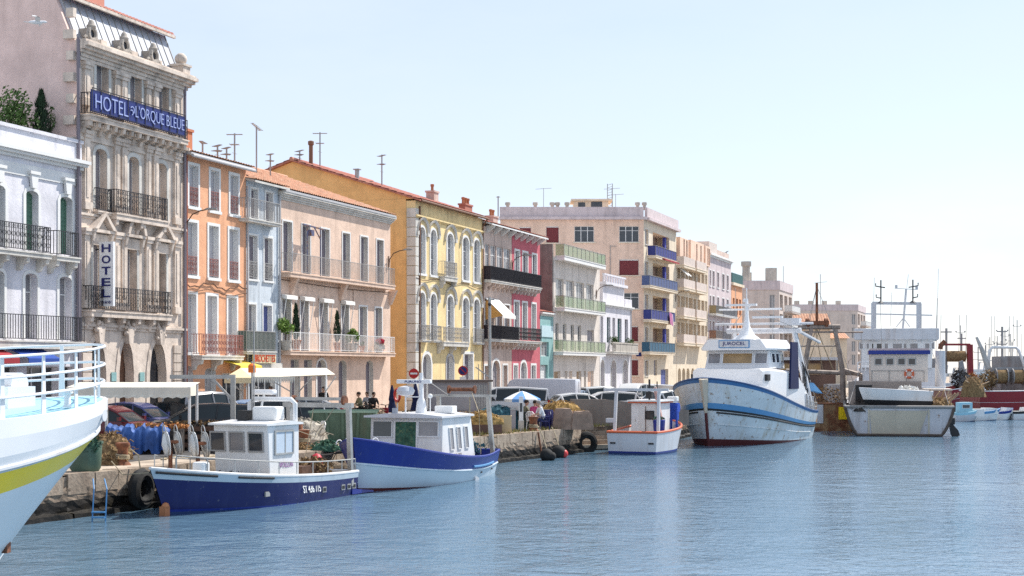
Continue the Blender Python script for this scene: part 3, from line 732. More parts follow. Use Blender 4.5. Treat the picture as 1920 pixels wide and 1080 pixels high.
H.cornice(Z(250,424)+.02, [(.06,.10), (.14,.10)], stone, .1, name='string_course')
H.balcony(H.ud(170,.4), H.ud(320,.4), Z(245,587), .45, 'ornate', 1.0, stone, iron, .26, corbels=6)
H.cornice(Z(245,621), [(.08,.12), (.16,.10), (.1,.08)], stone, .1, name='string_course')
# pediments over the second-floor windows
for i, (a, b) in enumerate(w2):
    u0_, u1_ = H.u(a)-.3, H.u(b)+.3; z = Z(245,446); mb = MB()
    mb.box(u0_, u1_, -.30, -.004, z, z+.12); pk = z+.85; c = (u0_+u1_)/2
    if i != 1:
        mb.prism([(u0_-.05,z+.125), (c,pk), (c,pk-.17), (u0_+.2,z+.125)], 'y', -.36, -.004); mb.prism([(u1_+.05,z+.125), (u1_-.2,z+.125), (c,pk-.17), (c,pk)], 'y', -.36, -.004)
    else:
        P = arch_pts(u0_, u1_, z+.125, .72); Q = arch_pts(u0_+.17, u1_-.17, z+.125, .55)
        for j in range(len(P)-1): mb.prism([Q[j], Q[j+1], P[j+1], P[j]], 'y', -.36, -.004)
    mb.prism([(u0_+.22,z+.127), (u1_-.22,z+.127), (c,pk-.2)], 'y', -.10, -.004)
    mb.build('pediment', stone, H.root)
    mb = MB(); mb.box(u0_+.1, u1_-.1, -.09, -.004, z-.5, z-.06)
    for s_ in (u0_+.02, u1_-.16): mb.prism([(-.004,z-.02), (-.28,z-.02), (-.2,z-.35), (-.08,z-.62), (-.004,z-.62)], 'x', s_, s_+.14)
    split(mb, 'bracket', stone, H.root)
# carved keystones, rusticated ground-floor blocks
rr = random.Random(5)
for i, (a, b) in enumerate(((165,198), (223,250), (280,311))):
    c = (H.u(a)+H.u(b))/2; z = Z(240,636); mb = MB(); mb.prism([(c-.14,z-.2), (c+.14,z-.2), (c+.24,z+.5), (c-.24,z+.5)], 'y', -.26, -.03)
    for k in range(9): mb.ball((c+rr.uniform(-.28,.28), -.18, z+.25+rr.uniform(-.2,.45)), rr.uniform(.07,.13), 8)
    mb.build('carved_keystone', stone, H.root, True)
mb = MB(); mb.box(0, .62, -.09, -.003, 0, .36); me = mb.mesh('rusticated_block', stone)
for u in (.08, H.W-.86):
    for i in range(9): put('rusticated_block', me, H.root, (u, 0, .1+i*.4))
for x in (212, 265):
    mb = MB(); u = H.u(x); mb.box(u-.17, u+.17, -.06, -.02, Z(x,715), Z(x,698)); mb.build('notice_board', teal_stucco, H.root)
# mansard roof
mb = MB(); zz0, zz1 = zc+.06, zc+2.15
mb.prism([(.08,zz0), (.95,zz1), (9,zz1), (9,zz0)], 'x', .0, H.W); R_ = mb.build('mansard_roof', slate, H.root)
mb = MB()
n = 15
for i in range(n+1):
    u = .05+(H.W-.1)*i/n; mb.bar((u, .07, zz0), (u, .94, zz1-.01), .045)
split(mb, 'roof_seam', iron_grey, R_)
mb = MB(); rows = []
for y_, z_ in ((.55, zz1+.0), (.6, zz1+.10), (1.3, zz1+.24), (2.2, zz1+.40), (5.0, zz1+.85)):
    rows.append([(-.2+(H.W+.4)*j/128, y_, z_+.05*abs(sin(pi*j/4))) for j in range(129)])
mb.grid(rows); mb.build('roof_tiles', tile_red, R_)
mb = MB(); mb.box(-.2, H.W+.2, .5, .62, zz1-.12, zz1+.0); mb.build('gutter', stone, R_)
H.chimney(H.u(218), 1.5, zz1+.1, 1.35, .8, 1.15, mat('salmon_chimney', (.58,.27,.2), .9), 0)
for i, x in enumerate((163, 225, 280)):
    u = H.u(x)+.25; mb = MB(); z = zc+.1; S_ = .74; mb.T = Matrix.Translation((u, 0, z)) @ Matrix.Scale(S_, 4) @ Matrix.Translation((-u, 0, -z))
    mb.box(u-.52, u+.52, -.35, .45, z, z+.22); mb.box(u-.42, u+.42, -.25, .7, z+.22, z+.42)
    mb.torus((u, -.1, z+.78), (0,1,0), .34, .12, 16, 6); mb.box(u-.3, u+.3, .0, .8, z+.42, z+1.05)
    for s_ in (-1, 1): mb.torus((u+s_*.52, -.08, z+.42), (0,1,0), .14, .08, 10, 6); mb.tube([(u+s_*.5,-.08,z+.5),(u+s_*.42,-.08,z+.8),(u+s_*.3,-.08,z+1.08)], .07, 6)
    mb.lathe([(.06,1.05),(.26,1.12),(.28,1.2),(.2,1.3),(.17,1.42),(.10,1.52),(.03,1.56)], 10, (u,-.05,z))
    d = mb.build('dormer', mat('weathered_grey_stone', (.40,.355,.31), .9, .2, 2.0, .5, 9), R_, True); mg = MB(); mg.T = mb.T; mg.disc((u,-.03,z+.78), (0,1,0), .26, .03, 16); mg.build('pane', glass, d)
mb = MB(); u = H.W-.35; mb.box(u-.3, u+.3, -.4, .2, zc+.25, zc+.6); mb.box(u-.36, u+.36, -.46, .26, zc+.6, zc+.7); mb.ball((u,-.1,zc+.95), .28, 12); mb.build('corner_finial', stone, R_, True)
for x in (196, 254, 300):
    mb = MB(); u = H.u(x); mb.box(u-.22, u+.22, .02, .5, zc+.2, zc+.62); mb.build('roof_vent', stone, R_)
# the long sign
mb = MB(); z1s, z0s = zb4+.98, zb4+.10
SL, SR = H.ud(171,.68), H.ud(346,.68); SW = SR-SL
mb.box(SL, SR, -.70, -.65, z0s, z1s); sg = mb.build('sign_panel', sign_blue, H.root)
mb = MB(); railing(mb, SL, SR, -.73, z0s-.05, 1.0, 'plain', .62); mb.build('sign_frame', iron, sg)
neon = paint('pale_tube_lettering', (.36,.42,.70), .35)
put('lettering', text_mesh('HOTEL', neon, width=SW*.33, height=.58, ext=.02, bold=-.012), sg, (SL+SW*.195, -.725, (z0s+z1s)/2), (pi/2, 0, 0))
put('lettering', text_mesh("L'ORQUE BLEUE", neon, width=SW*.545, height=.58, ext=.02, bold=-.012), sg, (SL+SW*.71, -.725, (z0s+z1s)/2), (pi/2, 0, 0))
mb = MB()
for k in range(2): mb.torus((SL+SW*.395+.05*k, -.74, (z0s+z1s)/2+.1*k-.05), (0,1,0), .10+.04*k, .025, 12, 4, a0=.6, a1=4.6)
mb.build('whale_emblem', neon, sg)
# blade sign standing out from the wall
zt_, zb_ = Z(200,457), Z(200,576); u = H.ud(188,.22); L_ = .66; B0 = .22
mb = MB(); mb.box(u-.07, u+.07, -B0-L_, -B0, zb_, zt_); bs = mb.build('blade_sign', white_clean, H.root)
mb = MB(); mb.bar((u,-B0,zt_-.3), (u,0,zt_-.3), .05); mb.bar((u,-B0,zb_+.3), (u,0,zb_+.3), .05); split(mb, 'sign_bracket', iron, bs)
hh = (zt_-zb_)
for i, c in enumerate('HOTEL'):
    put('lettering', text_mesh(c, ink_blue, width=.42, height=hh*.125, ext=.01, bold=.02), bs, (u-.082, -B0-L_/2, zt_-hh*(.10+.175*i)), (pi/2, 0, -pi/2))
put('lettering', text_mesh('***', ink_blue, width=.5, height=.13, ext=.01), bs, (u-.082, -B0-L_/2, zb_+hh*.06), (pi/2, 0, -pi/2))

# 3 --- orange house
H = House('orange_house', 'narrow orange house with white window surrounds beside the stone hotel', 345, 461); ORG = H
ze = Z(405,303)
kw = dict(kind='shut', pm=shutter_pale, rec=.24, surround=white_trim, sw=.14)
H.row(((354,371), (394,410), (431,446)), 401, 320, 395, rail=iron_red, **kw)
H.row(((351,369), (391,409), (429,446)), 400, 424, 521, rail=iron_red, **kw)
H.row(((348,367), (388,406), (427,443)), 397, 555, 661, **kw)
H.win(H.u(346), H.u(362), 0, Z(352,686), 'door', rise=.35, pm=mat('orange_door', (.45,.13,.06), .6), fm=white_trim, rec=.25, name='door')
H.win(H.u(384), H.u(405), 0, Z(395,690), 'door', rise=.2, pm=grey_trim, rec=.25, name='door')
H.win(H.u(417), H.u(457), .1, Z(437,700), 'plain', pm=glass, rec=.2, name='shop_window')
H.wall(orange_stucco, ze, 9.0, rm=white_trim)
H.gable_roof(ze+.05, 4.5, .55, over=.45, eave=grey_trim); H.gutter(ze-.1, -.48, grey_trim)
H.balcony(H.ud(379,.6), H.ud(457,.6), Z(417,667), .6, 'ornate', .98, stone_lt, iron_red, .2, corbels=3)
mb = MB(); z = Z(437,676); mb.prism([(-.02,z), (-.95,z-.25), (-.95,z-.55), (-.92,z-.25), (-.02,z-.05)], 'x', H.u(418), H.u(459)); mb.build('awning', canvas_yellow, H.root)
H.chimney(H.ud(348,-1.0), 1.0, ze+.1, .6, .9, 1.25, mat('orange_chimney', (.55,.22,.12), .9), 0)
H.aerial(380, 266, 1.0, ze+.15, 1, .8); H.aerial(408, 272, 1.4, ze+.2, 0, .7)
mb = MB(); rr = random.Random(8); pts = [(H.W*i/14, -.07, Z(400,535)-.12*sin(i*.9)-.1*(i % 2)) for i in range(15)]; mb.tube(pts, .03, 5)
pts = [(H.W*i/14, -.07, Z(400,548)-.1*sin(i*.7+1)) for i in range(15)]; mb.tube(pts, .02, 5); split(mb, 'cable_bundle', wood_dk, H.root)
mb = MB(); mb.tube([(.1,-.07,0),(.1,-.07,ze-.1)], .06, 6); mb.build('downpipe', mat('terracotta_pipe', (.35,.1,.06), .7), H.root)

# 4 --- pale blue house
H = House('pale_blue_house', 'narrow pale blue house with a reed-screened balcony between orange and tan houses', 462, 524)
ze = Z(495,345)
kw = dict(kind='shut', pm=shutter_mauve, rec=.22, surround=white_trim, sw=.1)
H.row(((470,483), (498,511)), 491, 358, 416, **kw)
H.row(((466,482), (495,510)), 488, 444, 525, rail=iron_grey, **kw)
H.win(H.u(463.5), H.u(479), Z(487,657), Z(487,572), 'shut', pm=shutter_grey, rec=.22, surround=white_trim, sw=.1, sill=False)
H.win(H.u(493), H.u(509), Z(487,657), Z(487,572), 'shut', pm=shutter_blue, rec=.22, surround=white_trim, sw=.1, sill=False)
H.win(H.u(468), H.u(516), .05, Z(492,692), 'plain', pm=glass, rec=.25, name='shop_window')
H.wall(blue_stucco, ze, 8.0, rm=white_trim); H.gable_roof(ze+.05, 4.0, .95, over=.55, eave=stone_lt)
H.balcony(H.ud(466,.55), H.ud(527,.55), Z(497,418), .55, 'plain', .98, stone_lt, iron_grey, .16)
reed = mat('green_reed_screen', (.11,.15,.13), .95, .35, 12)
H.balcony(H.ud(463,.55), H.ud(518,.55), Z(490,659), .55, 'plain', .98, stone_lt, iron_grey, .16, screen=reed)
mb = MB(); z = Z(495,672); ua, ub = H.ud(475,.5), H.ud(517,.5); mb.box(ua, ub, -.52, -.46, z-.24, z+.24); sg = mb.build('shop_sign', canvas_cream, H.root)
put('lettering', text_mesh('BROCHETTES', ink_red, width=(ub-ua)*.9, height=.36, ext=.01, bold=.01), sg, ((ua+ub)/2, -.532, z), (pi/2,0,0))
mb = MB(); z = Z(492,686); mb.box(H.u(466), H.u(518), -.35, -.05, z-.14, z+.14); mb.build('fascia', stone_lt, H.root)
mb = MB(); mb.tube([(-.02,-.09,0),(-.02,-.09,ze-.3)], .05, 6); mb.tube([(H.W-.1,-.09,0),(H.W-.1,-.09,ze-.3)], .05, 6); split(mb, 'downpipe', grey_trim, H.root)

# 5 --- tan house
H = House('tan_house', 'wide tan house with two long balconies and potted plants', 525, 732); TAN = H
ze = Z(630,388)
t3 = ((530,547), (566,581), (602,617), (642,655.5), (676,689), (706,718.5))
H.row(t3, 611, 430, 518, kind='shut', pm=shutter_mauve, rec=.24, surround=white_trim, sw=.09, sill=False)
t2 = ((528.5,545), (563,578), (599,614), (640,653.5), (673.5,687.5), (703,715.5))
H.row(t2, 606, 568, 660, kind='shut', pm=shutter_grey, rec=.24, surround=white_trim, sw=.09, sill=False)
for a, b, r_ in ((545,560,.0), (570,585,.0), (594,611,.35), (635,650,.3), (686,700,.3)):
    H.win(H.u(a), H.u(b), .05, Z(620,675), 'louvre', rise=r_, pm=shutter_mauve, rec=.26, surround=white_trim if a == 594 else None, sw=.12, sill=False)
H.wall(tan_stucco, ze, 12.0, rm=stone_lt); _, mg = H.gable_roof(ze+.3, 7.0, 2.45, over=.35, eave=grey_trim); mg.build('gable', tan_stucco, H.root)
H.cornice(ze-.28, [(.06,.10), (.14,.10), (.22,.10), (.32,.12)], stone_lt, .2)
H.balcony(.0, H.ud(741,.6), Z(630,524), .6, 'plain', 1.0, tan_stucco, iron_grey, .24, corbels=0, pitch=.15)
H.balcony(.0, H.ud(741,.6), Z(630,660), .6, 'plain', .95, tan_stucco, plastic_white, .22, pitch=.17)
for x in (548, 640, 733):
    mb = MB(); u = H.u(x)-.2; zf = Z(630,524)-.24; mb.prism([(-.003,zf-.9), (-.12,zf-.85), (-.5,zf-.004), (-.003,zf-.004)], 'x', u-.12, u+.12); mb.build('corbel', tan_stucco, H.root)
for a, b in t2[:4]:
    u0_, u1_ = H.u(a)-.12, H.u(b)+.12; z = Z(606,566); mb = MB()
    mb.prism([(-.04,z+.2), (-.35,z+.13), (-.36,z-.06), (-.04,z+.0)], 'x', u0_, u1_); o = mb.build('awning', canvas, H.root)
    mb = MB(); mb.bar((u0_+.05,-.3,z-.02), (u0_+.05,-.05,z-1.6), .03); mb.bar((u1_-.05,-.3,z-.02), (u1_-.05,-.05,z-1.6), .03); split(mb, 'awning_arm', plastic_white, o)
mb = MB(); zf = Z(630,524); u = H.ud(601,.5); v_ = H.ud(576,.5)
mb.tube([(u,-.5,zf),(u,-.5,zf+2.55)], .035, 6); mb.tube([(v_,-.5,zf),(v_,-.5,zf+2.55)], .035, 6); mb.bar((v_-.5,-.5,zf+2.58), (u+.4,-.5,zf+2.5), .07); mb.bar((u,-.5,zf+1.95),(u-.7,-.5,zf+2.5), .05); mb.cbox((v_+.4,-.5,zf+2.2), (.34,.26,.3)); mb.build('balcony_hoist', paint('rusty_blue_hoist', (.10,.11,.2), .6, wear=(.2,.1,.06), wamt=.45), H.root)
mb = MB(); z = Z(630,535)
mb.tube([(H.W*i/12, -.05, z-.04-.1*sin(pi*i/12)) for i in range(13)], .022, 5); mb.tube([(H.W*.62,-.05,z-.1),(H.W*.62,-.05,Z(650,572))], .015, 4); split(mb, 'cable_bundle', wood_dk, H.root)
zf = 1.4+Z(630,660)+.01
def on_balc(xp, d=.32): 
    u = U(xp); p = FP(u, d, zf); p2 = FP(u-d/TD.y*.0, d, zf)
    for i in range(200):
        uu = u-2.5+i*.02; q = FP(uu, d, zf)
        if abs(HX+F*q.x/q.y-xp) < 1.2: return q
    return p
pot_plant('potted_shrub', 'large leafy green shrub at the left end of the tan house balcony', on_balc(537), .3, .45, 'light', 1.15, concrete, 'potted plants on the tan house balcony', 61, rad=.55, n=700)
pot_plant('potted_cypress', 'slim potted cypress left of the middle on the tan house balcony', on_balc(556), .26, .5, 'cypress', 1.75, terracotta, 'potted plants on the tan house balcony', 62, rad=.2, n=700)
pot_plant('potted_cypress', 'slim potted cypress right of the middle on the tan house balcony', on_balc(633), .2, .45, 'cypress', 1.6, terracotta, 'potted plants on the tan house balcony', 63, rad=.2, n=600)
pot_plant('potted_shrub', 'small round green shrub right of the cypresses on the tan house balcony', on_balc(663), .28, .45, 'light', .85, concrete, 'potted plants on the tan house balcony', 64, rad=.4, n=500)
pot_plant('potted_shrub', 'tiny terracotta pot on the tan house balcony between windows', on_balc(680), .16, .32, 'light', .25, terracotta, 'potted plants on the tan house balcony', 65, rad=.12, n=80)
o = thing('flower_box', 'grey box of red flowers at the right end of the tan house balcony', 'flower box', on_balc(712, .4), FANG)
mb = MB(); mb.box(-.45,.45,-.15,.15,.2,.45); mb.build('planter', concrete, o); mf = MB(); rr = random.Random(9); foliage(mf, (0,0,.55), (.5,.22,.18), 120, .06, rr, 0); foliage(mf, (0,-.05,.66), (.5,.25,.2), 230, .06, rr, 1); mf.build('flowers', [leaf, flower_red], o)
H.aerial(425, 276, 3.0, ze+1.2, 0, .7); H.aerial(440, 250, 3.2, ze+1.3, 2, .8); H.aerial(481, 235, 4.0, ze+1.6, 1, 2.4); H.aerial(507, 288, 4.5, ze+1.8, 0, .6)
wall_lamp(347, 428, 'curved bracket lamp on the orange house wall near the hotel')
# 6 --- yellow house with the mustard flank
H = House('yellow_house', 'butter yellow house with arched windows and an ochre gable wall', 779, 904.5)
ze = Z(842,393)
y5 = ((785.5,797), (807,818), (838,850), (867,879), (888,899))
for i, (a, b) in enumerate(y5):
    H.win(H.u(a), H.u(b), Z(843,521), Z(843,438), 'french', rise=.42, pm=glass_curtain, rec=.2, surround=white_trim, sw=.14, hood=stone_lt)
    H.win(H.u(a), H.u(b), Z(843,640), Z(843,555), 'french', rise=.42, pm=glass_curtain, rec=.2, surround=white_trim, sw=.14, hood=stone_lt, sill=False)
H.win(H.u(792), H.u(808), 0, Z(800,664), 'door', rise=.6, pm=shutter_grey, rec=.3, surround=white_trim, sw=.2, sill=False, name='door')
H.win(H.u(837), H.u(850), 0, Z(843,666), 'door', rise=.45, pm=shutter_grey, rec=.3, surround=grey_trim, sw=.15, sill=False, name='door')
H.win(H.u(870), H.u(886), 0, Z(878,664), 'door', pm=shutter_mauve, rec=.3, surround=white_trim, sw=.18, sill=False, name='door')
H.wall(yellow_stucco, ze, 17.0, rm=white_trim)
_, mg = H.gable_roof(ze+.12, 8.5, 2.75, tile_red, over=.4, side=.25, eave=tile_red); mg.build('gable', mustard_stucco, H.root)
mb = MB(); wall_front(mb, .62, 16.96, -.1, ze+.1, [(6.0,7.1,Z(700,345)-1.6,Z(700,345)-.2), (10.2,12.4,ze-.8,ze-.2)], 0, .2)
mb.v = [(-.03+v[1], v[0], v[2]) for v in mb.v]; fl = mb.build('flank_wall', mustard_stucco, H.root)
for a, b, c, d in ((6.0,7.1,Z(700,345)-1.6,Z(700,345)-.2), (10.2,12.4,ze-.8,ze-.2)):
    mb = MB(); mb.box(.11,.14,a,b,c,d); o = mb.build('window', glass, fl); mb = MB(); mb.box(.08,.109,(a+b)/2-.03,(a+b)/2+.03,c,d); mb.build('window_bar', white_trim, o)
mb = MB(); mb.box(-.06, .0, 0, .60, 0, .56); qme = mb.mesh('quoin_stone', stone_lt)
mb = MB(); mb.box(0, .5, -.05, -.004, 0, .56); qm2 = mb.mesh('quoin_stone', stone_lt)
n = int((ze-.3)/.6)
for i in range(n):
    put('quoin_stone', qme, H.root, (-.032, -.05, .05+i*.6)); put('quoin_stone', qm2, H.root, (-.09, 0, .05+i*.6))
H.cornice(ze-1.05, [(.08,.08), (.16,.10)], yellow_stucco, .05, name='string_course'); H.gutter(ze-.02, -.42, shutter_brown, H.W-.05)
mb = MB(); mb.tube([(.55,-.07,0),(.55,-.07,ze-.3)], .06, 6); mb.build('downpipe', shutter_brown, H.root)
H.balcony(H.ud(834,.4), H.ud(858,.4), Z(845,521)+.0, .4, 'curl', .98, stone_lt, iron_grey, .3, corbels=2)
H.balcony(H.ud(832,.5), H.ud(880,.5), Z(855,642), .5, 'curl', .95, stone_lt, iron_grey, .3, corbels=3)
for a, b in (y5[0], y5[1], y5[4]): H.balcony(H.u(a)-.18, H.u(b)+.18, Z(843,640), .3, 'curl', .95, stone_lt, iron_grey, .14)
mb = MB(); z = Z(843,530); mb.tube([(H.W*i/12, -.06, z-.12*sin(i*1.3)) for i in range(13)], .022, 5); mb.build('cable_bundle', wood_dk, H.root)
H.chimney(H.ud(814,-2.5), 2.5, ze+.6, .8, .6, 1.05, rose_stucco, 1); H.chimney(H.ud(872,-3.0), 3.0, ze+.8, 1.5, .5, .75, mat('brick_chimney', (.42,.18,.13), .9), 3)
mb = MB(); fu_ = H.ud(583,-7.6); mb.tube([(fu_,7.6,ze+2.3),(fu_,7.6,ze+4.0)], .13, 8); mb.lathe([(.13,0),(.2,.05),(.2,.25),(.1,.3)], 8, (fu_,7.6,ze+3.9)); mb.build('flue', shutter_brown, H.root)
H.aerial(562, 282, 8.3, ze+2.6, 0, .9); H.aerial(600, 248, 7.4, ze+2.3, 2, .9); H.aerial(716, 290, 3.6, ze+1.2, 0, .8); H.aerial(692, 340, 4.4, ze+1.4, 2, .5)
mb = MB(); mb.tube([(.9,4.4,ze+1.4),(.9,4.4,ze+2.2)], .14, 8); mb.box(.7,1.1,4.2,4.6,ze+2.2,ze+2.26); mb.build('flue', steel, H.root)
mb = MB(); mb.prism([(2.2,ze+.8), (5.5,ze+2.0), (5.5,ze+1.2)], 'x', 2.4, 5.5); mb.build('roof_hatch', tile_red, H.root)
wall_lamp(727, 495, 'curved bracket lamp at the right corner of the tan house')
# gutter cables across the alley are left to the houses

# 7, 8 --- rose-beige and crimson pair under one eave
H = House('rose_house', 'rose-beige house with glazed top veranda and open white awning', 905.5, 959.5); ze = Z(932,430)
for a, b in ((909,918), (919.5,930), (931.5,943), (944.5,957)):
    H.win(H.u(a), H.u(b), Z(932,528), Z(932,462), 'glass', pm=glass_curtain, rec=.12)
H.row(((909,918), (930,941), (946,955)), 932, 570, 636, kind='shut', pm=shutter_grey, rec=.2, surround=white_trim, sw=.1, sill=False)
H.win(H.u(908), H.u(917), 0, Z(912,686), 'door', pm=shutter_mauve, rec=.25, surround=white_trim, sw=.14, sill=False, name='door')
H.win(H.u(923), H.u(937), 0, Z(930,676), 'door', rise=.6, pm=shutter_grey, rec=.25, surround=white_trim, sw=.18, sill=False, name='door')
H.win(H.u(943), H.u(951), 0, Z(947,685), 'door', pm=shutter_mauve, rec=.25, surround=white_trim, sw=.14, sill=False, name='door')
H.wall(rose_stucco, ze, 10.0); _, mg = H.gable_roof(ze+.3, 5, 1.4, tile_red, over=.7, side=.0, eave=white_trim)
screen_dk = mat('dark_purple_screen', (.045,.03,.04), .8, .3, 4)
def bracket_eave(H, z, n):
    mb = MB()
    for i in range(n): u = H.W*(i+.5)/n; mb.prism([(-.004,z-.45), (-.12,z-.4), (-.62,z-.05), (-.62,z+.08), (-.004,z+.08)], 'x', u-.07, u+.07)
    split(mb, 'eave_bracket', white_trim, H.root)
bracket_eave(H, ze, 4)
H.balcony(.0, H.W-.02, Z(932,529), .6, 'plain', .98, stone_lt, iron, .18, corbels=7, screen=screen_dk, cm=rose_stucco)
H.balcony(.0, H.W-.02, Z(932,637), .6, 'plain', .98, stone_lt, iron, .18, corbels=7, screen=screen_dk, cm=rose_stucco)
mb = MB(); z = Z(925,560); ua, ub = H.ud(912,.1), H.ud(966,1.3); mb.prism([(-.03,z), (-1.35,z-1.25), (-1.35,z-1.45), (-1.32,z-1.25), (-.03,z-.05)], 'x', ua, ub); o = mb.build('awning', canvas, H.root)
mb = MB(); mb.prism([(-.05,z-.08), (-1.32,z-1.28), (-.05,z-1.55)], 'x', ua-.03, ua-.004); mb.build('awning_side', canvas_orange, o)
H.chimney(H.ud(925,-1.6), 1.6, ze+.5, 1.0, .6, .8, rose_stucco, 2); H.aerial(934, 368, 1.8, ze+1.2, 1, .3)
H = House('crimson_house', 'crimson house with dark balconies next to the rose-beige house', 960, 1012.5); ze = Z(932,430)
H.row(((965.5,973.5), (980,989), (998,1006)), 985, 474, 531, kind='shut', pm=shutter_mauve, rec=.2, surround=white_trim, sw=.14, sill=False)
H.row(((964,973), (979.5,988), (997,1004.5)), 985, 568, 637, kind='shut', pm=shutter_grey, rec=.2, surround=white_trim, sw=.14, sill=False)
H.win(H.u(963), H.u(970), 0, Z(967,685), 'door', pm=shutter_mauve, rec=.2, surround=white_trim, sw=.16, sill=False, name='door')
H.win(H.u(976), H.u(987), 0, Z(981,679), 'door', rise=.55, pm=shutter_grey, rec=.2, surround=white_trim, sw=.2, sill=False, name='door')
H.win(H.u(996), H.u(1004), 0, Z(1000,685), 'door', pm=shutter_mauve, rec=.2, surround=white_trim, sw=.16, sill=False, name='door')
H.wall(crimson_stucco, ze, 10.0, rm=white_trim); _, mg = H.gable_roof(ze+.3, 5, 1.4, tile_red, over=.7, side=.0, eave=white_trim); mg.build('gable', rose_stucco, H.root); bracket_eave(H, ze, 5)
H.balcony(.0, H.ud(1016,.6), Z(932,529), .6, 'plain', .98, stone_lt, iron, .18, corbels=7, screen=screen_dk, cm=stone_lt)
H.balcony(.0, H.ud(1016,.6), Z(932,637), .6, 'ornate', .98, stone_lt, iron, .18, corbels=7, cm=stone_lt)
wall_lamp(958.5, 500, 'curved bracket lamp between the rose-beige and crimson houses')

# 9 --- low teal shop
H = House('teal_shop', 'low teal shop with roller door squeezed between crimson and white houses', 1013, 1037.5); ze = Z(1025,590)
H.win(H.u(1014), H.u(1029), Z(1020,668), Z(1020,641), 'glass', pm=glass_curtain, rec=.2)
H.win(H.u(1013.5), H.u(1027), 0, Z(1020,684), 'roll', pm=plastic_white, fm=grey_trim, rec=.2, name='roller_door')
H.wall(teal_stucco, ze, 9.0); H.cornice(ze-.12, [(.08,.10), (.14,.14)], stone_lt, .0); H.gable_roof(ze+.15, 4.5, 1.0, tile_red, over=.2, side=.0)
mb = MB(); z = Z(1022,620); mb.box(.2, H.W-.2, -.06, -.01, z-.5, z+.4); sg = mb.build('shop_sign', paint('pale_blue_board', (.5,.66,.7), .5), H.root)

# 10 --- white modern house with green glass
H = House('white_modern_house', 'white flat-roofed house with green glass balcony railings', 1038, 1124.5); ze = Z(1085,492)
H.row(((1042,1057), (1061,1077), (1080,1095.5), (1099,1113)), 1078, 528, 578, kind='plain', pm=glass_curtain, rec=.2)
H.row(((1041,1047.5), (1055,1062), (1070,1076.5), (1083,1089.5)), 1065, 608, 656, kind='plain', pm=glass, rec=.15)
H.win(H.u(1101), H.u(1114), Z(1107,660), Z(1107,619), 'shut', pm=shutter_grey, rec=.2)
for i, (a, b) in enumerate(((1039,1051), (1059,1064), (1067,1073), (1081,1090), (1095,1099), (1102,1113))):
    H.win(H.u(a), H.u(b), 0, Z(1070,696), 'door', pm=[wood, shutter_grey, peach_stucco, wood, shutter_grey, peach_stucco][i], rec=.22, name='door')
H.wall(warm_white, ze, 11.0)
mb = MB(); mb.prism([(.02,-.1), (.02,ze+1.0), (11,ze+1.0), (11,-.1)], 'x', -.25, -.006); mb.build('flank_wall', brown_render, H.root)
for zf, u0_ in ((ze+.08, .35), (Z(1085,582), .4), (Z(1085,661), .0)):
    b = H.balcony(u0_, H.ud(1136,.8), zf, .8, 'glass', .95, white_trim, iron_grey, .28 if zf < ze else .35, screen=glass_green)
# 11 --- narrow white house
H = House('narrow_white_house', 'narrow bright white house with stepped parapet and ground-floor arches', 1125, 1184)
ze = Z(1150,575)
for i, (a, b) in enumerate(((1126,1131), (1138,1144.5), (1148.5,1153.5), (1158,1165.5), (1171.5,1177.5))):
    H.win(H.u(a), H.u(b), Z(1152,643), Z(1152,596), 'louvre', pm=shutter_dkgreen if i in (1, 3) else shutter_mauve, fm=white_trim, rec=.22)
for a, b in ((1125.6,1133), (1145.5,1155), (1168,1177)):
    H.win(H.u(a), H.u(b), 0, Z(1150,675), 'door', rise=.7, pm=wood_dk, rec=.4, surround=white_trim, sw=.15, sill=False, name='door')
H.wall(white_stucco, ze, 10.0)
mb = MB(); ua, ub = H.u(1130), H.u(1170); zp = Z(1150,537)
mb.box(ua, ub, -.02, 2.5, ze-.02, zp); mb.box(ua-.15, ub+.15, -.35, 2.6, zp, zp+.25)
for i in range(9): mb.box(ua+(ub-ua)*i/8.6, ua+(ub-ua)*i/8.6+.13, -.15, .0, zp+.25, zp+.85)
mb.box(ua, ub+.1, -.18, .03, zp+.85, zp+1.0); mb.build('parapet', white_stucco, H.root)
H.cornice(ze-.1, [(.12,.14), (.3,.12)], white_trim, .1); mb = MB(); mb.box(ub+.3, H.W, -.05, .4, ze+.18, ze+.9); mb.build('roof_ledge', white_stucco, H.root)
b = H.balcony(H.u(1134), H.u(1182), Z(1157,660), .8, 'none', .9, stone_lt, None, .2)
mb = MB(); ua, ub, zf = H.u(1134), H.u(1182), Z(1157,660)
for i in range(3): mb.lathe([(.06,0),(.1,.12),(.05,.35),(.09,.6),(.07,.72)], 8, (ua+.25+.25*i,-.7,zf))
mb.box(ua, ub, -.8, -.62, zf+.72, zf+.86); mb.box(ua+1.0, ub, -.76, -.66, zf+.002, zf+.72); mb.build('balustrade', concrete, b)
for i, x in enumerate((1144, 1172)):
    p = FP(U(x), .45, 1.4+zf); pot_plant('potted_shrub', ['dark shrub at the left of the narrow white house balcony', 'dark shrub at the right of the narrow white house balcony'][i], p, .25, .35, 'dark', 1.1, concrete, 'potted plants on the narrow white house', 70+i, rad=.5, n=350)
mb = MB(); mb.tube([(H.W-.3,-.06,0),(H.W-.3,-.06,ze)], .05, 6); mb.build('downpipe', grey_trim, H.root)
wall_lamp(1117, 553, 'curved bracket lamp in front of the white modern house')

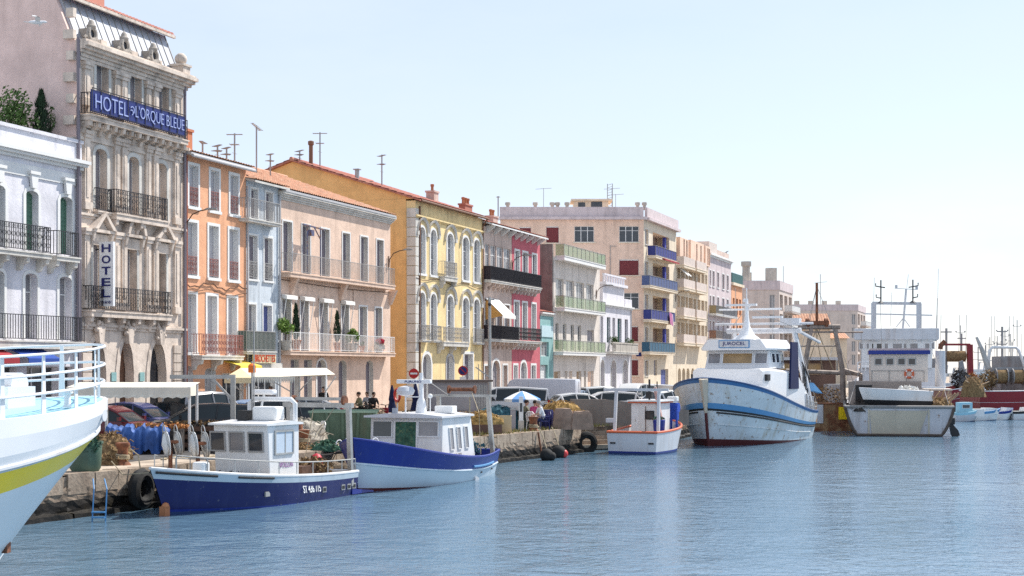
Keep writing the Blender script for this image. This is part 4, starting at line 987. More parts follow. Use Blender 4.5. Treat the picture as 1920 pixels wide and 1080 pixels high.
# 12 --- beige corner block: its flank faces the alley
def block(name, label, xc, xe, ytop, wm, fm, flank_px, flank_wins, cat='apartment block'):
    H = House(name, label, xc, xe, cat); H.zt = Z(xc, ytop); p = FP(H.u0); H.Yc = p.y; return H
H = block('corner_apartment_block', 'large beige corner apartment block with blue balconies', 1207, 1268, 388, None, None, None, None); BLK = H
zt = H.zt; zroof = Z(1207,412); s_ = KF*(VPX-1207)
lev = [(428,457), (489,518), (551,580), (613,643), (676,705)]
for i, (a, b) in enumerate(lev):
    H.win(H.u(1209.2), H.u(1215.5), Z(1207,b), Z(1207,a), 'shut', pm=shutter_grey, rec=.2, surround=white_trim, sw=.05)
for i, (a, b) in enumerate(((425,482), (492,541), (556,603), (617,662))):
    zf = Z(1230,[484,541,602,661][i])
    H.holes.append((H.u(1224), H.u(1255), zf, zf+2.55)); ua, ub = H.u(1224), H.u(1255)
    mb = MB(); mb.box(ua, ub, 1.3, 1.4, zf, zf+2.55); o = mb.build('loggia_back', mat('shaded_loggia_wall', (.40,.29,.23), .9), H.root)  # shadow inside the loggia painted into the brown wall colour
    mb = MB(); mb.box(ua+.5, ua+1.7, 1.22, 1.29, zf, zf+2.2); mb.build('window', glass, o)
    mb = MB(); mb.box(ub-1.0, ub-.4, .25, .5, zf, zf+2.54); mb.build('blue_pillar', paint('cobalt_pillar', (.06,.07,.36), .7), o)
H.win(H.u(1239), H.u(1253), 0, 2.6, 'door', pm=shutter_blue, rec=.3, name='door'); H.win(H.u(1226), H.u(1232), Z(1229,704), Z(1229,675), 'shut', pm=shutter_grey, rec=.2)
H.wall(cream_stucco, zroof, 12.0, rec=1.5)
mesh_blue = paint('blue_balcony_screen', (.045,.055,.22), .8); mesh_grey = paint('blue_grey_balcony_screen', (.09,.12,.24), .8); mesh_teal = paint('teal_balcony_screen', (.045,.12,.19), .8)
for zf, ua, ub, sm in ((Z(1230,484), 1230, 1269, mesh_blue), (Z(1230,541), 1219, 1271, mesh_grey), (Z(1230,602), 1222, 1266, mesh_blue), (Z(1230,661), 1219, 1266, mesh_teal)):
    b = H.balcony(H.ud(ua,.9), H.ud(ub,.9), zf, .9, 'glass', 1.0, cream_stucco, iron_grey, .25, screen=sm)
mb = MB(); z = Z(1238,481)-.1; mb.prism([(-.02,z), (-1.2,z-.35), (-1.2,z-.5), (-.02,z-.06)], 'x', H.u(1226), H.u(1253)); mb.build('awning', canvas_red, H.root)
o = thing('hanging_laundry', 'pink striped sheet hanging over the third blue balcony', 'laundry', FP(H.ud(1257,.97)+H.u0, .97, 1.4+Z(1230,602)+1.0), FANG)
mb = MB(); rows = [[(-.6+1.5*i/12, -.03-.05*sin(i*1.3)-(.1 if j else 0)*j/6, -1.25*j/6-.02*i) for i in range(13)] for j in range(7)]
mb.grid(rows); mb.m = [(f // 1 % 12) // 2 % 2 for f in range(len(mb.f))]; mb.build('sheet', [mat('pink_cloth', (.65,.25,.42), .9), mat('pale_pink_cloth', (.75,.58,.64), .9)], o)
# flank of the block: square to the view, running back from the street corner
fl = MB(); Wd = (1207-938)/s_; holes = []
def fx(x): return Wd-(1207-x)/s_
fw = [(1024,1048,424,455,'r'), (1077,1114,424,454,'w'), (1161,1198,424,454,'w'), (974,996,425,455,'r'), (1161,1198,486,516,'r'), (1168,1198,549,579,'w'), (1183,1197,611,640,'r'), (1183,1197,673,704,'r')]
for a, b, c, d, k in fw: holes.append((fx(a), fx(b), (HY-d)/s_+2.6, (HY-c)/s_+2.6))
wall_front(fl, 0, Wd, -.1, zroof, holes, 0, .2); fl.quad((0,0,zroof),(Wd,0,zroof),(Wd,9,zroof),(0,9,zroof)); fl.quad((0,0,-.1),(0,0,zroof),(0,9,zroof),(0,9,-.1)); fl.quad((0,.3,-.1),(Wd,.3,-.1),(Wd,.3,zroof-.03),(0,.3,zroof-.03))
loc = (-Wd*cos(-FANG)-.02*0, -Wd*sin(-FANG), 0); fo = fl.build('flank_wall', peach_stucco, H.root, loc=loc, rz=-FANG)
for (a, b, c, d, k), h in zip(fw, holes):
    fme, pme = window_meshes('roll' if k == 'r' else 'glass', h[1]-h[0], h[3]-h[2], white_trim, shutter_red if k == 'r' else glass)
    w = put('window', fme, fo, (h[0], .13, h[2])); put('pane' if k == 'w' else 'shutter', pme, w)
    mb = MB(); mb.box(h[0]-.15, h[1]+.15, -.09, .02, h[2]-.12, h[2]-.003); mb.build('sill', cream_stucco, fo)
mb = MB(); mb.box(-.1, Wd+.35, -.35, .5, zroof+.004, zroof+.28); mb.box(-.05, Wd-.02, -.06, .4, zroof+.282, zt)
mb.build('parapet', lilac_stucco, fo)
mb = MB(); mb.box(.35, H.W+.2, -.5, .3, zroof+.006, zroof+.27); mb.box(.42, H.W, -.25, .0, zroof+.272, zt-.004); mb.build('parapet', lilac_stucco, H.root)
mb = MB(); xa, xb = fx(1078), fx(1143); zz = zt+.05; mb.box(xa, xb, 1.8, 5.0, zz-1, zz+.75); mb.box(xa-.3, xb+.4, 1.5, 5.3, zz+.75, zz+.93); ph = mb.build('penthouse', cream_stucco, fo)
mb = MB(); mb.box(xa+.4, xa+1.1, 1.77, 1.799, zz+.1, zz+.6); mb.box(xa+1.7, xa+2.8, 1.77, 1.799, zz+.1, zz+.68); split(mb, 'pane', glass, ph)
for i, x in enumerate((952, 1004, 1036, 1046, 1064, 1197, 1210)):
    mb = MB(); u = fx(x); mb.lathe([(.16,0),(.16,.45),(.26,.5),(.26,.75),(.1,.8)], 8, (u,1.0,zt-.2)); mb.build('roof_vent', concrete, fo)
mb = MB()
for k in range(2): mb.tube([(fx(1142)+.5*k,2.5,zt),(fx(1142)+.5*k,2.5,zt+2.6)], .05, 4); 
for k in range(9): mb.tube([(fx(1142),2.5,zt+.3+k*.27),(fx(1142)+.5,2.5,zt+.45+k*.27)], .025, 4)
for xx, hh in ((1020,2.1), (1157,1.5), (1150,2.1)):
    mb.tube([(fx(xx),2,zt-.2),(fx(xx),2,zt+hh)], .035, 4); mb.tube([(fx(xx)-.8,2,zt+hh-.1),(fx(xx)+.8,2,zt+hh)], .025, 4)
split(mb, 'antenna', iron_grey, fo)
H.chimney(H.W-.9, .8, zroof-.6, .7, .7, 2.0, concrete, 0)
mb = MB(); mb.tube([(fx(1144),-.1,Z(1207,520)),(fx(1144),-.1,zt-3.8)], .035, 5); mb.tube([(fx(1144)-.1,-.1,zt-3.9),(fx(1144)+.6,-.1,zt-3.9)], .03, 4); mb.build('antenna', iron_grey, fo)
mb = MB(); mb.box(fx(1193), fx(1203), -.05, -.01, Z(1207,668), Z(1207,661)); mb.build('street_plate', sign_blue, fo)

# 13 --- beige apartments with a balcony per storey
H = House('balcony_apartments', 'long beige apartment house with stacked grey balconies', 1268.6, 1327.5, 'apartment block'); ze = Z(1300,492)
lv = [(1300,546), (1300,597), (1300,645)]; L_ = [Z(*p) for p in lv]+[Z(1300,506)]; L_.sort()
spans = [(1270,1275.5), (1277,1284), (1285.5,1290), (1291.5,1299), (1300.5,1305.5), (1308,1313.5), (1315,1321), (1322.2,1326)]
for zf in L_[:-1]:
    for i, (a, b) in enumerate(spans): H.win(H.u(a), H.u(b), zf, zf+2.25, 'shut' if i % 3 else 'roll', pm=[shutter_brown, shutter_mauve, mat('rust_brown_shutter', (.22,.12,.08), .7)][i % 3], rec=.5)
for a, b in ((1271,1277), (1279,1285), (1287,1293), (1296,1302), (1306,1312), (1316,1322)): H.win(H.u(a), H.u(b), 0.05, 2.7, 'door', rise=.6, pm=wood_dk, rec=.4, name='door')
H.wall(cream_stucco, ze, 11.0, rec=.7)
for (a, b, yt) in ((1270,1286,447), (1290.5,1315,454), (1318,1327,462)):
    ua, ub = H.u(a), H.u(b); zt = Z((a+b)/2, yt); mb = MB(); hs = []
    for k in range(2): c = ua+(ub-ua)*(.4+.32*k); hs.append((c, c+.7, ze+.15, ze+2.1))
    wall_front(mb, ua, ub, ze-.02, zt, hs, -.3, .25); mb.quad((ua,-.3,ze-.02),(ua,-.3,zt),(ua,8,zt),(ua,8,ze-.02)); mb.quad((ub,-.3,zt),(ub,-.3,ze-.02),(ub,8,ze-.02),(ub,8,zt)); mb.quad((ua,-.3,zt),(ub,-.3,zt),(ub,8,zt),(ua,8,zt)); mb.quad((ua,.1,ze),(ub,.1,ze),(ub,.1,zt-.02),(ua,.1,zt-.02))
    o = mb.build('roof_storey', peach_stucco, H.root)
    for h in hs:
        fme, pme = window_meshes('shut', h[1]-h[0], h[3]-h[2], white_trim, shutter_mauve); w = put('window', fme, o, (h[0], -.1, h[2])); put('shutter', pme, w)
for i, zf in enumerate(L_):
    for a, b in ((1283,1304), (1307,1326)): H.balcony(H.ud(a,.9), H.ud(b,.9), zf, .9, 'none', .95, cream_stucco, None, .3, screen=greybeige)
for k, x in enumerate((1272, 1277)):
    mb = MB(); z = L_[2]+2.2; u = H.u(x); mb.prism([(-.05,z), (-1.0,z-.8), (-1.0,z-.9), (-.05,z-.06)], 'x', u, u+.8); mb.build('awning', canvas, H.root)
wall_lamp(1266, 560, 'bracket lamp between the corner block and the balcony apartments')
# 14, 15
H = House('lilac_house', 'pale lilac house with tall windows beyond the balcony apartments', 1328, 1371); ze = Z(1355,487)
H.row(((1330.5,1333), (1336,1339.5), (1344.5,1348), (1354,1358), (1362.5,1366)), 1352, 513, 541, kind='shut', pm=shutter_mauve, rec=.25, surround=white_trim, sw=.12)
H.row(((1330.5,1333), (1336,1339.5), (1344.5,1348), (1354,1358), (1362.5,1366)), 1352, 559, 590, kind='shut', pm=shutter_mauve, rec=.25, surround=white_trim, sw=.12)
H.row(((1330.5,1333), (1336,1339.5), (1344.5,1348), (1354,1358), (1362.5,1366)), 1352, 605, 633, kind='shut', pm=shutter_mauve, rec=.25, surround=white_trim, sw=.12)
H.row(((1331,1335), (1340,1345), (1351,1356), (1361,1366)), 1352, 655, 690, kind='door', pm=shutter_grey, rec=.25, name='door')
H.wall(lilac_stucco, ze, 10); H.cornice(ze-.2, [(.15,.2), (.4,.25)], white_trim, .1)
mb = MB(); mb.box(0, H.W, .3, 3, ze, ze+1.1); mb.build('roof_terrace', rose_stucco, H.root)
mb = MB(); mb.box(0, H.u(1343), -.1, 2, ze-.1, ze+1.6); mb.build('stair_tower', greybeige, H.root)
H.balcony(H.u(1329), H.u(1342), Z(1352,592), .9, 'plain', 1.0, white_trim, iron_grey, .2, screen=mat('ochre_screen', (.4,.3,.14), .8)); H.balcony(H.u(1343), H.u(1370), Z(1352,592), .9, 'plain', 1.0, white_trim, iron_grey, .2, screen=mesh_grey)
H.balcony(H.u(1329), H.u(1342), Z(1352,637), .9, 'plain', 1.0, white_trim, iron_grey, .2, screen=mat('rust_screen', (.36,.17,.1), .8)); H.balcony(H.u(1343), H.u(1370), Z(1352,637), .9, 'plain', 1.0, white_trim, iron_grey, .2, screen=mesh_blue)
H = House('small_orange_house', 'small far orange house with dark green roof fence', 1371.5, 1391.5); ze = Z(1381,537)
H.row(((1374,1377.5), (1380,1384), (1386,1389.5)), 1381, 560, 590, kind='shut', pm=shutter_brown, rec=.25); H.row(((1374,1377.5), (1380,1384), (1386,1389.5)), 1381, 610, 640, kind='shut', pm=shutter_brown, rec=.25)
H.wall(orange_stucco, ze, 10); H.cornice(ze, [(.3,.35)], cream_stucco, .1); mb = MB(); mb.box(0, H.W, -.1, .1, ze+.4, ze+1.6); mb.build('roof_fence', shutter_dkgreen, H.root)
mb = MB(); mb.box(.5, 3.5, 2, 4, ze, ze+2.6); mb.build('roof_hut', greybeige, H.root); H.antenna(2, 1, ze+1.5, 3, 1, 3)
# 16, 17 --- far grey-beige blocks: a flank square to the view and a front along the quay
def far_block(name, label, xl, xc, xr, yt, floors, wins):
    H = House(name, label, xc, xr, 'apartment block'); s = KF*(VPX-xc); zt = Z(xc, yt); Wd = (xc-xl)/s; zr = zt-.0
    fz = [zt-1.4-3.0*(i+1) for i in range(floors)]
    for z in fz:
        n = 3; 
        for k in range(n): a = H.W*(k+.12)/n; H.win(a, a+H.W/n*.7, z+.05, z+2.5, 'plain', pm=glass, rec=.6)
    H.wall(greybeige, zt, 10, rec=.8)
    hs = []
    for x0, x1, k in wins:
        for i, z in enumerate(fz):
            if k == 'a' or i == 0: hs.append((Wd-(xc-x0)/s, Wd-(xc-x1)/s, z+(.1 if k == 'a' else .8), z+2.4))
    fl = MB(); wall_front(fl, 0, Wd, -.1, zt, hs, 0, .25); fl.quad((0,0,zt),(Wd,0,zt),(Wd,9,zt),(0,9,zt)); fl.quad((0,.4,-.1),(Wd,.4,-.1),(Wd,.4,zt-.05),(0,.4,zt-.05))
    fo = fl.build('flank_wall', greybeige, H.root, loc=(-Wd*cos(-FANG), -Wd*sin(-FANG), 0), rz=-FANG)
    for h in hs:
        fme, pme = window_meshes('plain', h[1]-h[0], h[3]-h[2], white_trim, glass_curtain); w = put('window', fme, fo, (h[0], .16, h[2])); put('pane', pme, w)
    mb = MB(); mb.box(-.05, Wd+.12, -.12, -.004, zt-1.25, zt+.15); mb.build('parapet', lilac_stucco, fo); mb = MB(); mb.box(.16, H.W+.1, -.12, -.004, zt-1.25, zt+.15); mb.build('parapet', lilac_stucco, H.root)
    for z in fz: H.balcony(H.W*.35, H.W*1.0, z, 1.3, 'glass', 1.0, greybeige, iron_grey, .25, screen=white_trim)
    H.fo, H.Wd, H.zt = fo, Wd, zt; return H
H = far_block('far_flat_roofed_block', 'grey-beige flat-roofed block with corner loggias behind the big white trawler', 1392, 1461, 1486, 528, 4, ((1443,1453,'a'),))
mb = MB(); mb.box(.6,1.9,3,4.2,H.zt-.2,H.zt+1.6); mb.lathe([(.6,0),(.6,2.6),(.8,2.7),(.8,3.4)], 10, (.9,2,H.zt-.2)); mb.box(4.2,5.8,3,4.2,H.zt-.2,H.zt+2.3); split(mb, 'roof_vent', concrete, H.fo)
mb = MB(); mb.tube([(H.Wd+1,2,H.zt),(H.Wd+1,2,H.zt+2.5)], .05, 4); mb.build('antenna', iron_grey, H.fo)
H = far_block('distant_block', 'most distant grey-beige block, left of the white ship bridge', 1470, 1608, 1623, 572, 4, ((1499,1516,'t'), (1542,1553,'t'), (1597,1604,'a')))
mb = MB(); mb.tube([(8.5,2,H.zt),(8.5,2,H.zt+7)], .08, 4); mb.tube([(7,2,H.zt+5),(10,2,H.zt+5.3)], .06, 4)
mb.build('antenna', iron_grey, H.fo); mb = MB()
for k in range(4): mb.box(3+k*3.1, 4+k*3.1, 3, 4, H.zt-.2, H.zt+1.1)
split(mb, 'roof_vent', concrete, H.fo)
# 18 --- tiled harbour house in front of them
p = at(1557, 692, 250.0); s = F/250.0
o = thing('harbour_house', 'cream house with orange tiled roof behind the rusty trawler', 'house', (at(1484, 692, 250.0).x, 250, 1.4), 0, 'houses along the quay')
Wd = (1557-1484)/s; z1 = (HY-615)/s+2.6; z2 = (HY-596)/s+2.6
mb = MB(); hs = [(Wd*.55+i*1.0, Wd*.55+.6+i*1.0, 1.2, 4.2) for i in range(2)]+[(.8,2.2,2.5,4.6)]
wall_front(mb, 0, Wd, -.1, z1, hs, 0, .3); mb.quad((Wd,0,-.1),(Wd,9,-.1),(Wd,9,z1),(Wd,0,z1)); mb.quad((0,.45,-.1),(Wd,.45,-.1),(Wd,.45,z1),(0,.45,z1)); mb.prism([(0,z1),(4.5,z2+.6),(9,z1)], 'x', Wd-.3, Wd); mb.build('wall', cream_stucco, o)
for h in hs:
    fme, pme = window_meshes('plain', h[1]-h[0], h[3]-h[2], white_trim, glass); w = put('window', fme, o, (h[0], .2, h[2])); put('pane', pme, w)
mb = MB(); rows = [[(-.5+(Wd+1.0)*j/64, y_, z_+.07*abs(sin(pi*j/4))) for j in range(65)] for y_, z_ in ((-.8, z1-.25), (2, z1+.9), (4.5, z2+.85))]; mb.grid(rows); rows = [[(r[0],9-r[1],r[2]) for r in q] for q in rows]; mb.grid(rows); mb.build('roof', tile_mat, o)
Wd2 = (1590-1557)/s
mb = MB(); hs = [(.4+i*.75, .75+i*.75, 1.5, 4.6) for i in range(3)]; wall_front(mb, 0, Wd2, -.1, z1-1.6, hs, 0, .25); mb.quad((Wd2,0,-.1),(Wd2,7,-.1),(Wd2,7,z1-1.6),(Wd2,0,z1-1.6)); mb.quad((0,.4,-.1),(Wd2,.4,-.1),(Wd2,.4,z1-1.65),(0,.4,z1-1.65)); w2_ = mb.build('side_wing', cream_stucco, o, loc=(Wd+.01, .8, 0))
for h in hs:
    fme, pme = window_meshes('plain', h[1]-h[0], h[3]-h[2], white_trim, glass); put('window', fme, w2_, (h[0], .2, h[2])); put('pane', pme, w2_, (h[0], .2, h[2]))
mb = MB(); rows = [[(-.1+(Wd2+.5)*j/32, y_, z_+.07*abs(sin(pi*j/4))) for j in range(33)] for y_, z_ in ((-.6, z1-1.75), (4, z1-.6))]; mb.grid(rows); mb.build('wing_roof', tile_mat, w2_)
wall_lamp(1590, 680, 'far bracket lamp by the distant block')
# seagull
o = tag(MB().build('seagull', white_clean), 'white seagull gliding in front of the pink wall', 'bird'); bpy.data.objects.remove(o)
o = thing('seagull', 'white seagull gliding in front of the pink wall', 'bird', at(70, 42, 48.0), .25)
mb = MB(); rings = []
for x_, r_ in ((-.30,.01),(-.22,.05),(-.08,.075),(.08,.07),(.17,.045),(.22,.05),(.26,.04),(.31,.008)): rings.append([(x_, r_*cos(2*pi*k/10), r_*.9*sin(2*pi*k/10)+(.02 if x_ > .15 else 0)) for k in range(10)])
mb.loft(rings)
for sgn in (-1, 1):
    P = [(0.02,0.04*sgn,.03), (.06,.25*sgn,.10), (.03,.48*sgn,.09), (-.05,.72*sgn,.05)]; Cc = [.16,.15,.11,.02]
    rows = [[(p[0]+c*.5, p[1], p[2]), (p[0], p[1], p[2]+.018), (p[0]-c*.5, p[1], p[2])] for p, c in zip(P, Cc)]; mb.grid(rows); mb.grid([[(a, b, c-.02) for a, b, c in r] for r in rows])
mb.box(-.42,-.26,-.05,.05,-.006,.006); mb.build('body', white_clean, o, True); o.rotation_euler = (.0, .0, .15)
# ------------------------------------------------------------------ boats
class Hull:
    """lofted hull: x forward from the transom, y to port, z up from the waterline"""
    def __init__(s, L, Lw, B, Bw, bs, tm, zs, bul=.45, zk=-.4, p=2.2, q=.75, pw=1.7, qw=1.0, fl=1.0, rk=1.0, bsw=None, ts=0.0, vert=1.0):
        s.L, s.Lw, s.B, s.Bw, s.bs, s.tm, s.zs, s.bul, s.zk, s.p, s.q, s.pw, s.qw, s.fl, s.rk, s.vert = L, Lw, B, Bw, bs, tm, zs, bul, zk, p, q, pw, qw, fl, rk, vert
        s.bsw = bs if bsw is None else bsw; s.x0 = 0.0; s.lift = 0.0; s.vertx = vert
    def half(s, t, B, bs, p, q):
        if t < s.tm: return B*(bs+(1-bs)*sin(pi/2*t/s.tm))
        a = (t-s.tm)/(1-s.tm); return B*max(0, 1-a**p)**q
    def pt(s, t, w, side=1, off=0.0):
        if s.lift and t > .6: w = w+s.lift*((t-.6)/.4)**2*4*w*(1-w)
        ww = min(1, w/s.vert); wx = min(1, w/s.vertx)
        b = s.half(t, s.B, s.bs, s.p, s.q); bw = s.half(t, s.Bw, s.bsw, s.pw, s.qw); h = bw+(b-bw)*ww**s.fl
        x = s.x0+t*(s.Lw+(s.L-s.Lw)*wx**s.rk); z = s.zk+(s.zs(t)-s.zk)*w
        return Vector((x-(off*.8 if t > .9 else 0), side*max(.012, h-off), z))
    def build(s, root, levels, mats, deckm, n=26, cap=None, caprad=.05, inner=None, capname='cap_rail'):
        """levels: rising list of (w, material index of the strake below it)"""
        ts = [(i/n) if i < n*.6 else .6+.4*(1-(1-(i/n-.6)/.4)**1.5) for i in range(n+1)]
        mb = MB()
        for side in (1, -1):
            for (w0, _), (w1, k) in zip(levels, levels[1:]):
                rows = [[s.pt(t, w0, side) for t in ts], [s.pt(t, w1, side) for t in ts]]
                if side < 0: rows = rows[::-1]
                mb.grid(rows[::-1], k)
        for (w0, _), (w1, k) in zip(levels, levels[1:]): mb.quad(s.pt(0,w0,1), s.pt(0,w0,-1), s.pt(0,w1,-1), s.pt(0,w1,1), k)
        o = mb.build('hull', mats, root, True)
        mb = MB(); wd = lambda t: 1-s.bul/(s.zs(t)-s.zk)
        for side in (1, -1):
            a = [s.pt(t, 1, side, .0) for t in ts]; b = [s.pt(t, 1, side, .07) for t in ts]; c = [s.pt(t, wd(t), side, .08) for t in ts]
            mb.grid([a, b, c], 1)
        mb.grid([[s.pt(t, wd(t), 1, .075) for t in ts], [s.pt(t, wd(t), -1, .075) for t in ts]], 0)
        for yy in (0,): mb.quad(s.pt(0,1,1)+Vector((.06,0,0)), s.pt(0,1,-1)+Vector((.06,0,0)), s.pt(0,wd(0),-1)+Vector((.06,0,0)), s.pt(0,wd(0),1)+Vector((.06,0,0)), 1)
        mb.build('deck', [deckm, inner or mats[0]], root)
        if cap:
            mb = MB()
            for side in (1, -1): mb.tube([s.pt(t, 1, side, .03)+Vector((0,0,.02)) for t in ts], caprad, 6)
            mb.tube([s.pt(0,1,1)+Vector((0,0,.02)), s.pt(0,1,-1)+Vector((0,0,.02))], caprad, 6); mb.build(capname, cap, root, True)
        return o
    def strake(s, root, w, r, m, t0=0.0, t1=1.0, n=24, side=(1, -1), name='rubbing_strake'):
        mb = MB()
        for sd_ in side: mb.tube([s.pt(t0+(t1-t0)*i/n, w, sd_, -.01) for i in range(n+1)], r, 6)
        return mb.build(name, m, root, True)
    def stanchions(s, root, h, n, t0, t1, m, rails=(1.0,), side=(1, -1), r=.018, name='guard_rail', base=1.0):
        mb = MB()
        for sd_ in side:
            for i in range(n+1):
                p = s.pt(t0+(t1-t0)*i/n, base, sd_, .04); mb.tube([p, p+Vector((0,0,h))], r, 5)
            for f in rails: mb.tube([s.pt(t0+(t1-t0)*i/40, base, sd_, .04)+Vector((0,0,h*f)) for i in range(41)], r*1.1, 6)
        return mb.build(name, m, root, True)
def house_box(root, x0, x1, y0, y1, z0, z1, m, name='wheelhouse', slope_f=0.0, slope_b=0.0, tum=0.0):
    """deckhouse with a raked front/back; returns helper giving points on its faces"""
    mb = MB(); mb.add([(x0,y0,z0),(x1,y0,z0),(x1,y1,z0),(x0,y1,z0),(x0+slope_b,y0+tum,z1),(x1-slope_f,y0+tum,z1),(x1-slope_f,y1-tum,z1),(x0+slope_b,y1-tum,z1)],
           [(3,2,1,0),(4,5,6,7),(0,1,5,4),(1,2,6,5),(2,3,7,6),(3,0,4,7)])
    return mb.build(name, m, root, bevel=.025)
def pane_on(root, c, du, dv, n, w, h, gm, fm, name='window', fr=.05):
    """window set on a face: centre c, unit vectors du (across), dv (up), outward n"""
    c, du, dv, n = Vector(c), Vector(du).normalized(), Vector(dv).normalized(), Vector(n).normalized()
    def rect(mb, w0, w1, h0, h1, a, b):
        vs = [c+du*x+dv*y+n*d for d in (a, b) for x, y in ((w0,h0),(w1,h0),(w1,h1),(w0,h1))]
        mb.add(vs, [(0,3,2,1),(4,5,6,7),(0,1,5,4),(1,2,6,5),(2,3,7,6),(3,0,4,7)])
    mb = MB(); W_, H_ = w/2, h/2
    rect(mb, -W_, W_, -H_, -H_+fr, -.02, .03); rect(mb, -W_, W_, H_-fr, H_, -.02, .03); rect(mb, -W_, -W_+fr, -H_+fr, H_-fr, -.02, .03); rect(mb, W_-fr, W_, -H_+fr, H_-fr, -.02, .03)
    o = mb.build(name, fm, root); mg = MB(); rect(mg, -W_+fr, W_-fr, -H_+fr, H_-fr, -.015, .008); mg.build('pane', gm, o); return o
def letter_on(root, body, m, c, du, dv, width, height, bold=0.0, name='lettering'):
    du, dv = Vector(du).normalized(), Vector(dv).normalized(); n = du.cross(dv); me = text_mesh(body, m, width, height, ext=.004, bold=bold)
    M_ = Matrix((du, dv, n)).transposed().to_4x4(); M_.translation = Vector(c); o = put(name, me, root); o.matrix_local = M_; return o
def head(hx, hy): return atan2(hy, hx)

# ---- white ferry bow in the left foreground
FZ_ = lambda t: 2.95+.50*max(0, (t-.35)/.65)**1.7
R = thing('white_ferry', 'large white passenger boat with yellow stripe, only its bow in frame', 'boat', (-16.6, 14.6, 0), 0)
tipx, tipy = -8.72, 31.0; hx_, hy_ = .455, .89; LF = 18.0
R.location = (tipx-hx_*LF, tipy-hy_*LF, 0); R.rotation_euler = (0, 0, head(hx_, hy_))
hf = Hull(LF, LF-3.3, 2.7, 2.3, .9, .62, FZ_, bul=.02, zk=-.4, p=2.3, q=.62, pw=1.5, qw=1.05, fl=1.25, rk=.95, vert=.79); hf.lift = .17; hf.vertx = .93
hf.build(R, [(0,0), (.15,0), (.42,0), (.585,0), (.665,1), (.71,1), (.735,2), (.80,0), (.9,0), (1,0)], [white_clean, yellow_paint, boat_grey], deck_blue, n=44)
hf.strake(R, .735, .045, boat_grey, .2, 1.0, 40)
mbp = MB()
mbp.box(-.012,.012,-.055,.055,0,1.02); 
for sd_ in (1, -1):
    for i in range(7):
        t = .60+.385*i/6; p = hf.pt(t, 1, sd_, .10); q = hf.pt(min(1, t+.01), 1, sd_, .10); a = atan2((q-p).y, (q-p).x)
        mbx = MB(); mbx.prism([(-.065,0),(.065,0),(.035,1.05),(-.035,1.05)], 'y', -.012, .012); mbx.build('rail_post', white_clean, R, loc=p, rz=a)
for f in (.36, .70, 1.06):
    mb = MB(); pts = [hf.pt(.5+.5*i/40, 1, 1, .06)+Vector((.03*f,0,f)) for i in range(41)]+[hf.pt(.5+.5*(1-i/40), 1, -1, .06)+Vector((.03*f,0,f)) for i in range(41)]
    mb.tube(pts, .027, 8); mb.build('hand_rail', white_clean, R, True)
zd = FZ_(.8)
mb = MB(); mb.box(LF-5.0, LF-3.3, -.9, .7, zd-.2, zd+.62); mb.box(LF-5.0-.04, LF-3.26, -.94, .74, zd+.62, zd+.67); o = mb.build('deck_locker', white_clean, R, bevel=.02)
mb = MB(); 
for k in range(3): mb.torus((LF-4.7+.5*k, -.1, zd+.68), (1,0,0), .12, .02, 8, 4, a0=0, a1=pi)
split(mb, 'locker_handle', white_clean, o)
mb = MB(); mb.box(LF-2.8, LF-2.1, -.5, .3, zd-.1, zd+.45); mb.disc((LF-2.45,-.1,zd+.5), (0,1,0), .22, .7, 14); mb.build('windlass', white_clean, R)
for t in (.68, .86):
    for sd_ in (1, -1):
        p = hf.pt(t, 1, sd_, .35); mb = MB(); mb.lathe([(.09,0),(.06,.08),(.06,.24),(.11,.27),(.11,.3)], 10, tuple(p)); mb.build('bollard', white_clean, R, True)
p = hf.pt(.93, .88, -1, -.005); mb = MB(); mb.disc(tuple(p), (.35,-1,.0), .12, .03, 14); mb.build('hawse_pipe', boat_grey, R)
mb = MB(); mb.tube([hf.pt(1, w/20, 1)+Vector((.01,0,0)) for w in range(2, 21)], .035, 6); mb.build('stem_bar', white_clean, R, True)
p = hf.pt(.97, .18, -1, 0); mb = MB(); mb.cbox(tuple(p), (.18,.12,.2), .4); mb.build('rusty_fitting', rust, R)
p = hf.pt(.83, .28, -1, 0); mb = MB(); mb.disc(tuple(p), (0,-1,.2), .07, .06, 12); mb.build('discharge_port', black, R)

# ---- navy fishing boat
R = thing('navy_fishing_boat', 'navy blue fishing boat with white wheelhouse moored bow-left at the quay', 'boat', (-5.95, 48.2, 0), head(-.433, -.901), 'boats in the harbour')
zsA = lambda t: .72+.10*(1-t)**2*0+.58*t**2.0
ha = Hull(8.8, 8.1, 1.36, 1.18, .86, .45, zsA, bul=.30, zk=-.35, p=2.1, q=.85, pw=1.7, qw=1.0, fl=.8, rk=1.2)
ha.build(R, [(0,2), (.27,2), (.31,3), (.5,0), (.66,0), (.84,0), (1,1)], [navy, paint('pale_blue_strake', (.50,.58,.64), .5, streak=.4), antifoul_blue, royal], quay_top, cap=white_boat, caprad=.045, inner=white_boat)
ha.strake(R, .95, .035, black, .56, .72); ha.strake(R, .95, .035, black, .80, .99)
ha.stanchions(R, .42, 9, .02, .93, steel, (1.0,), r=.017)
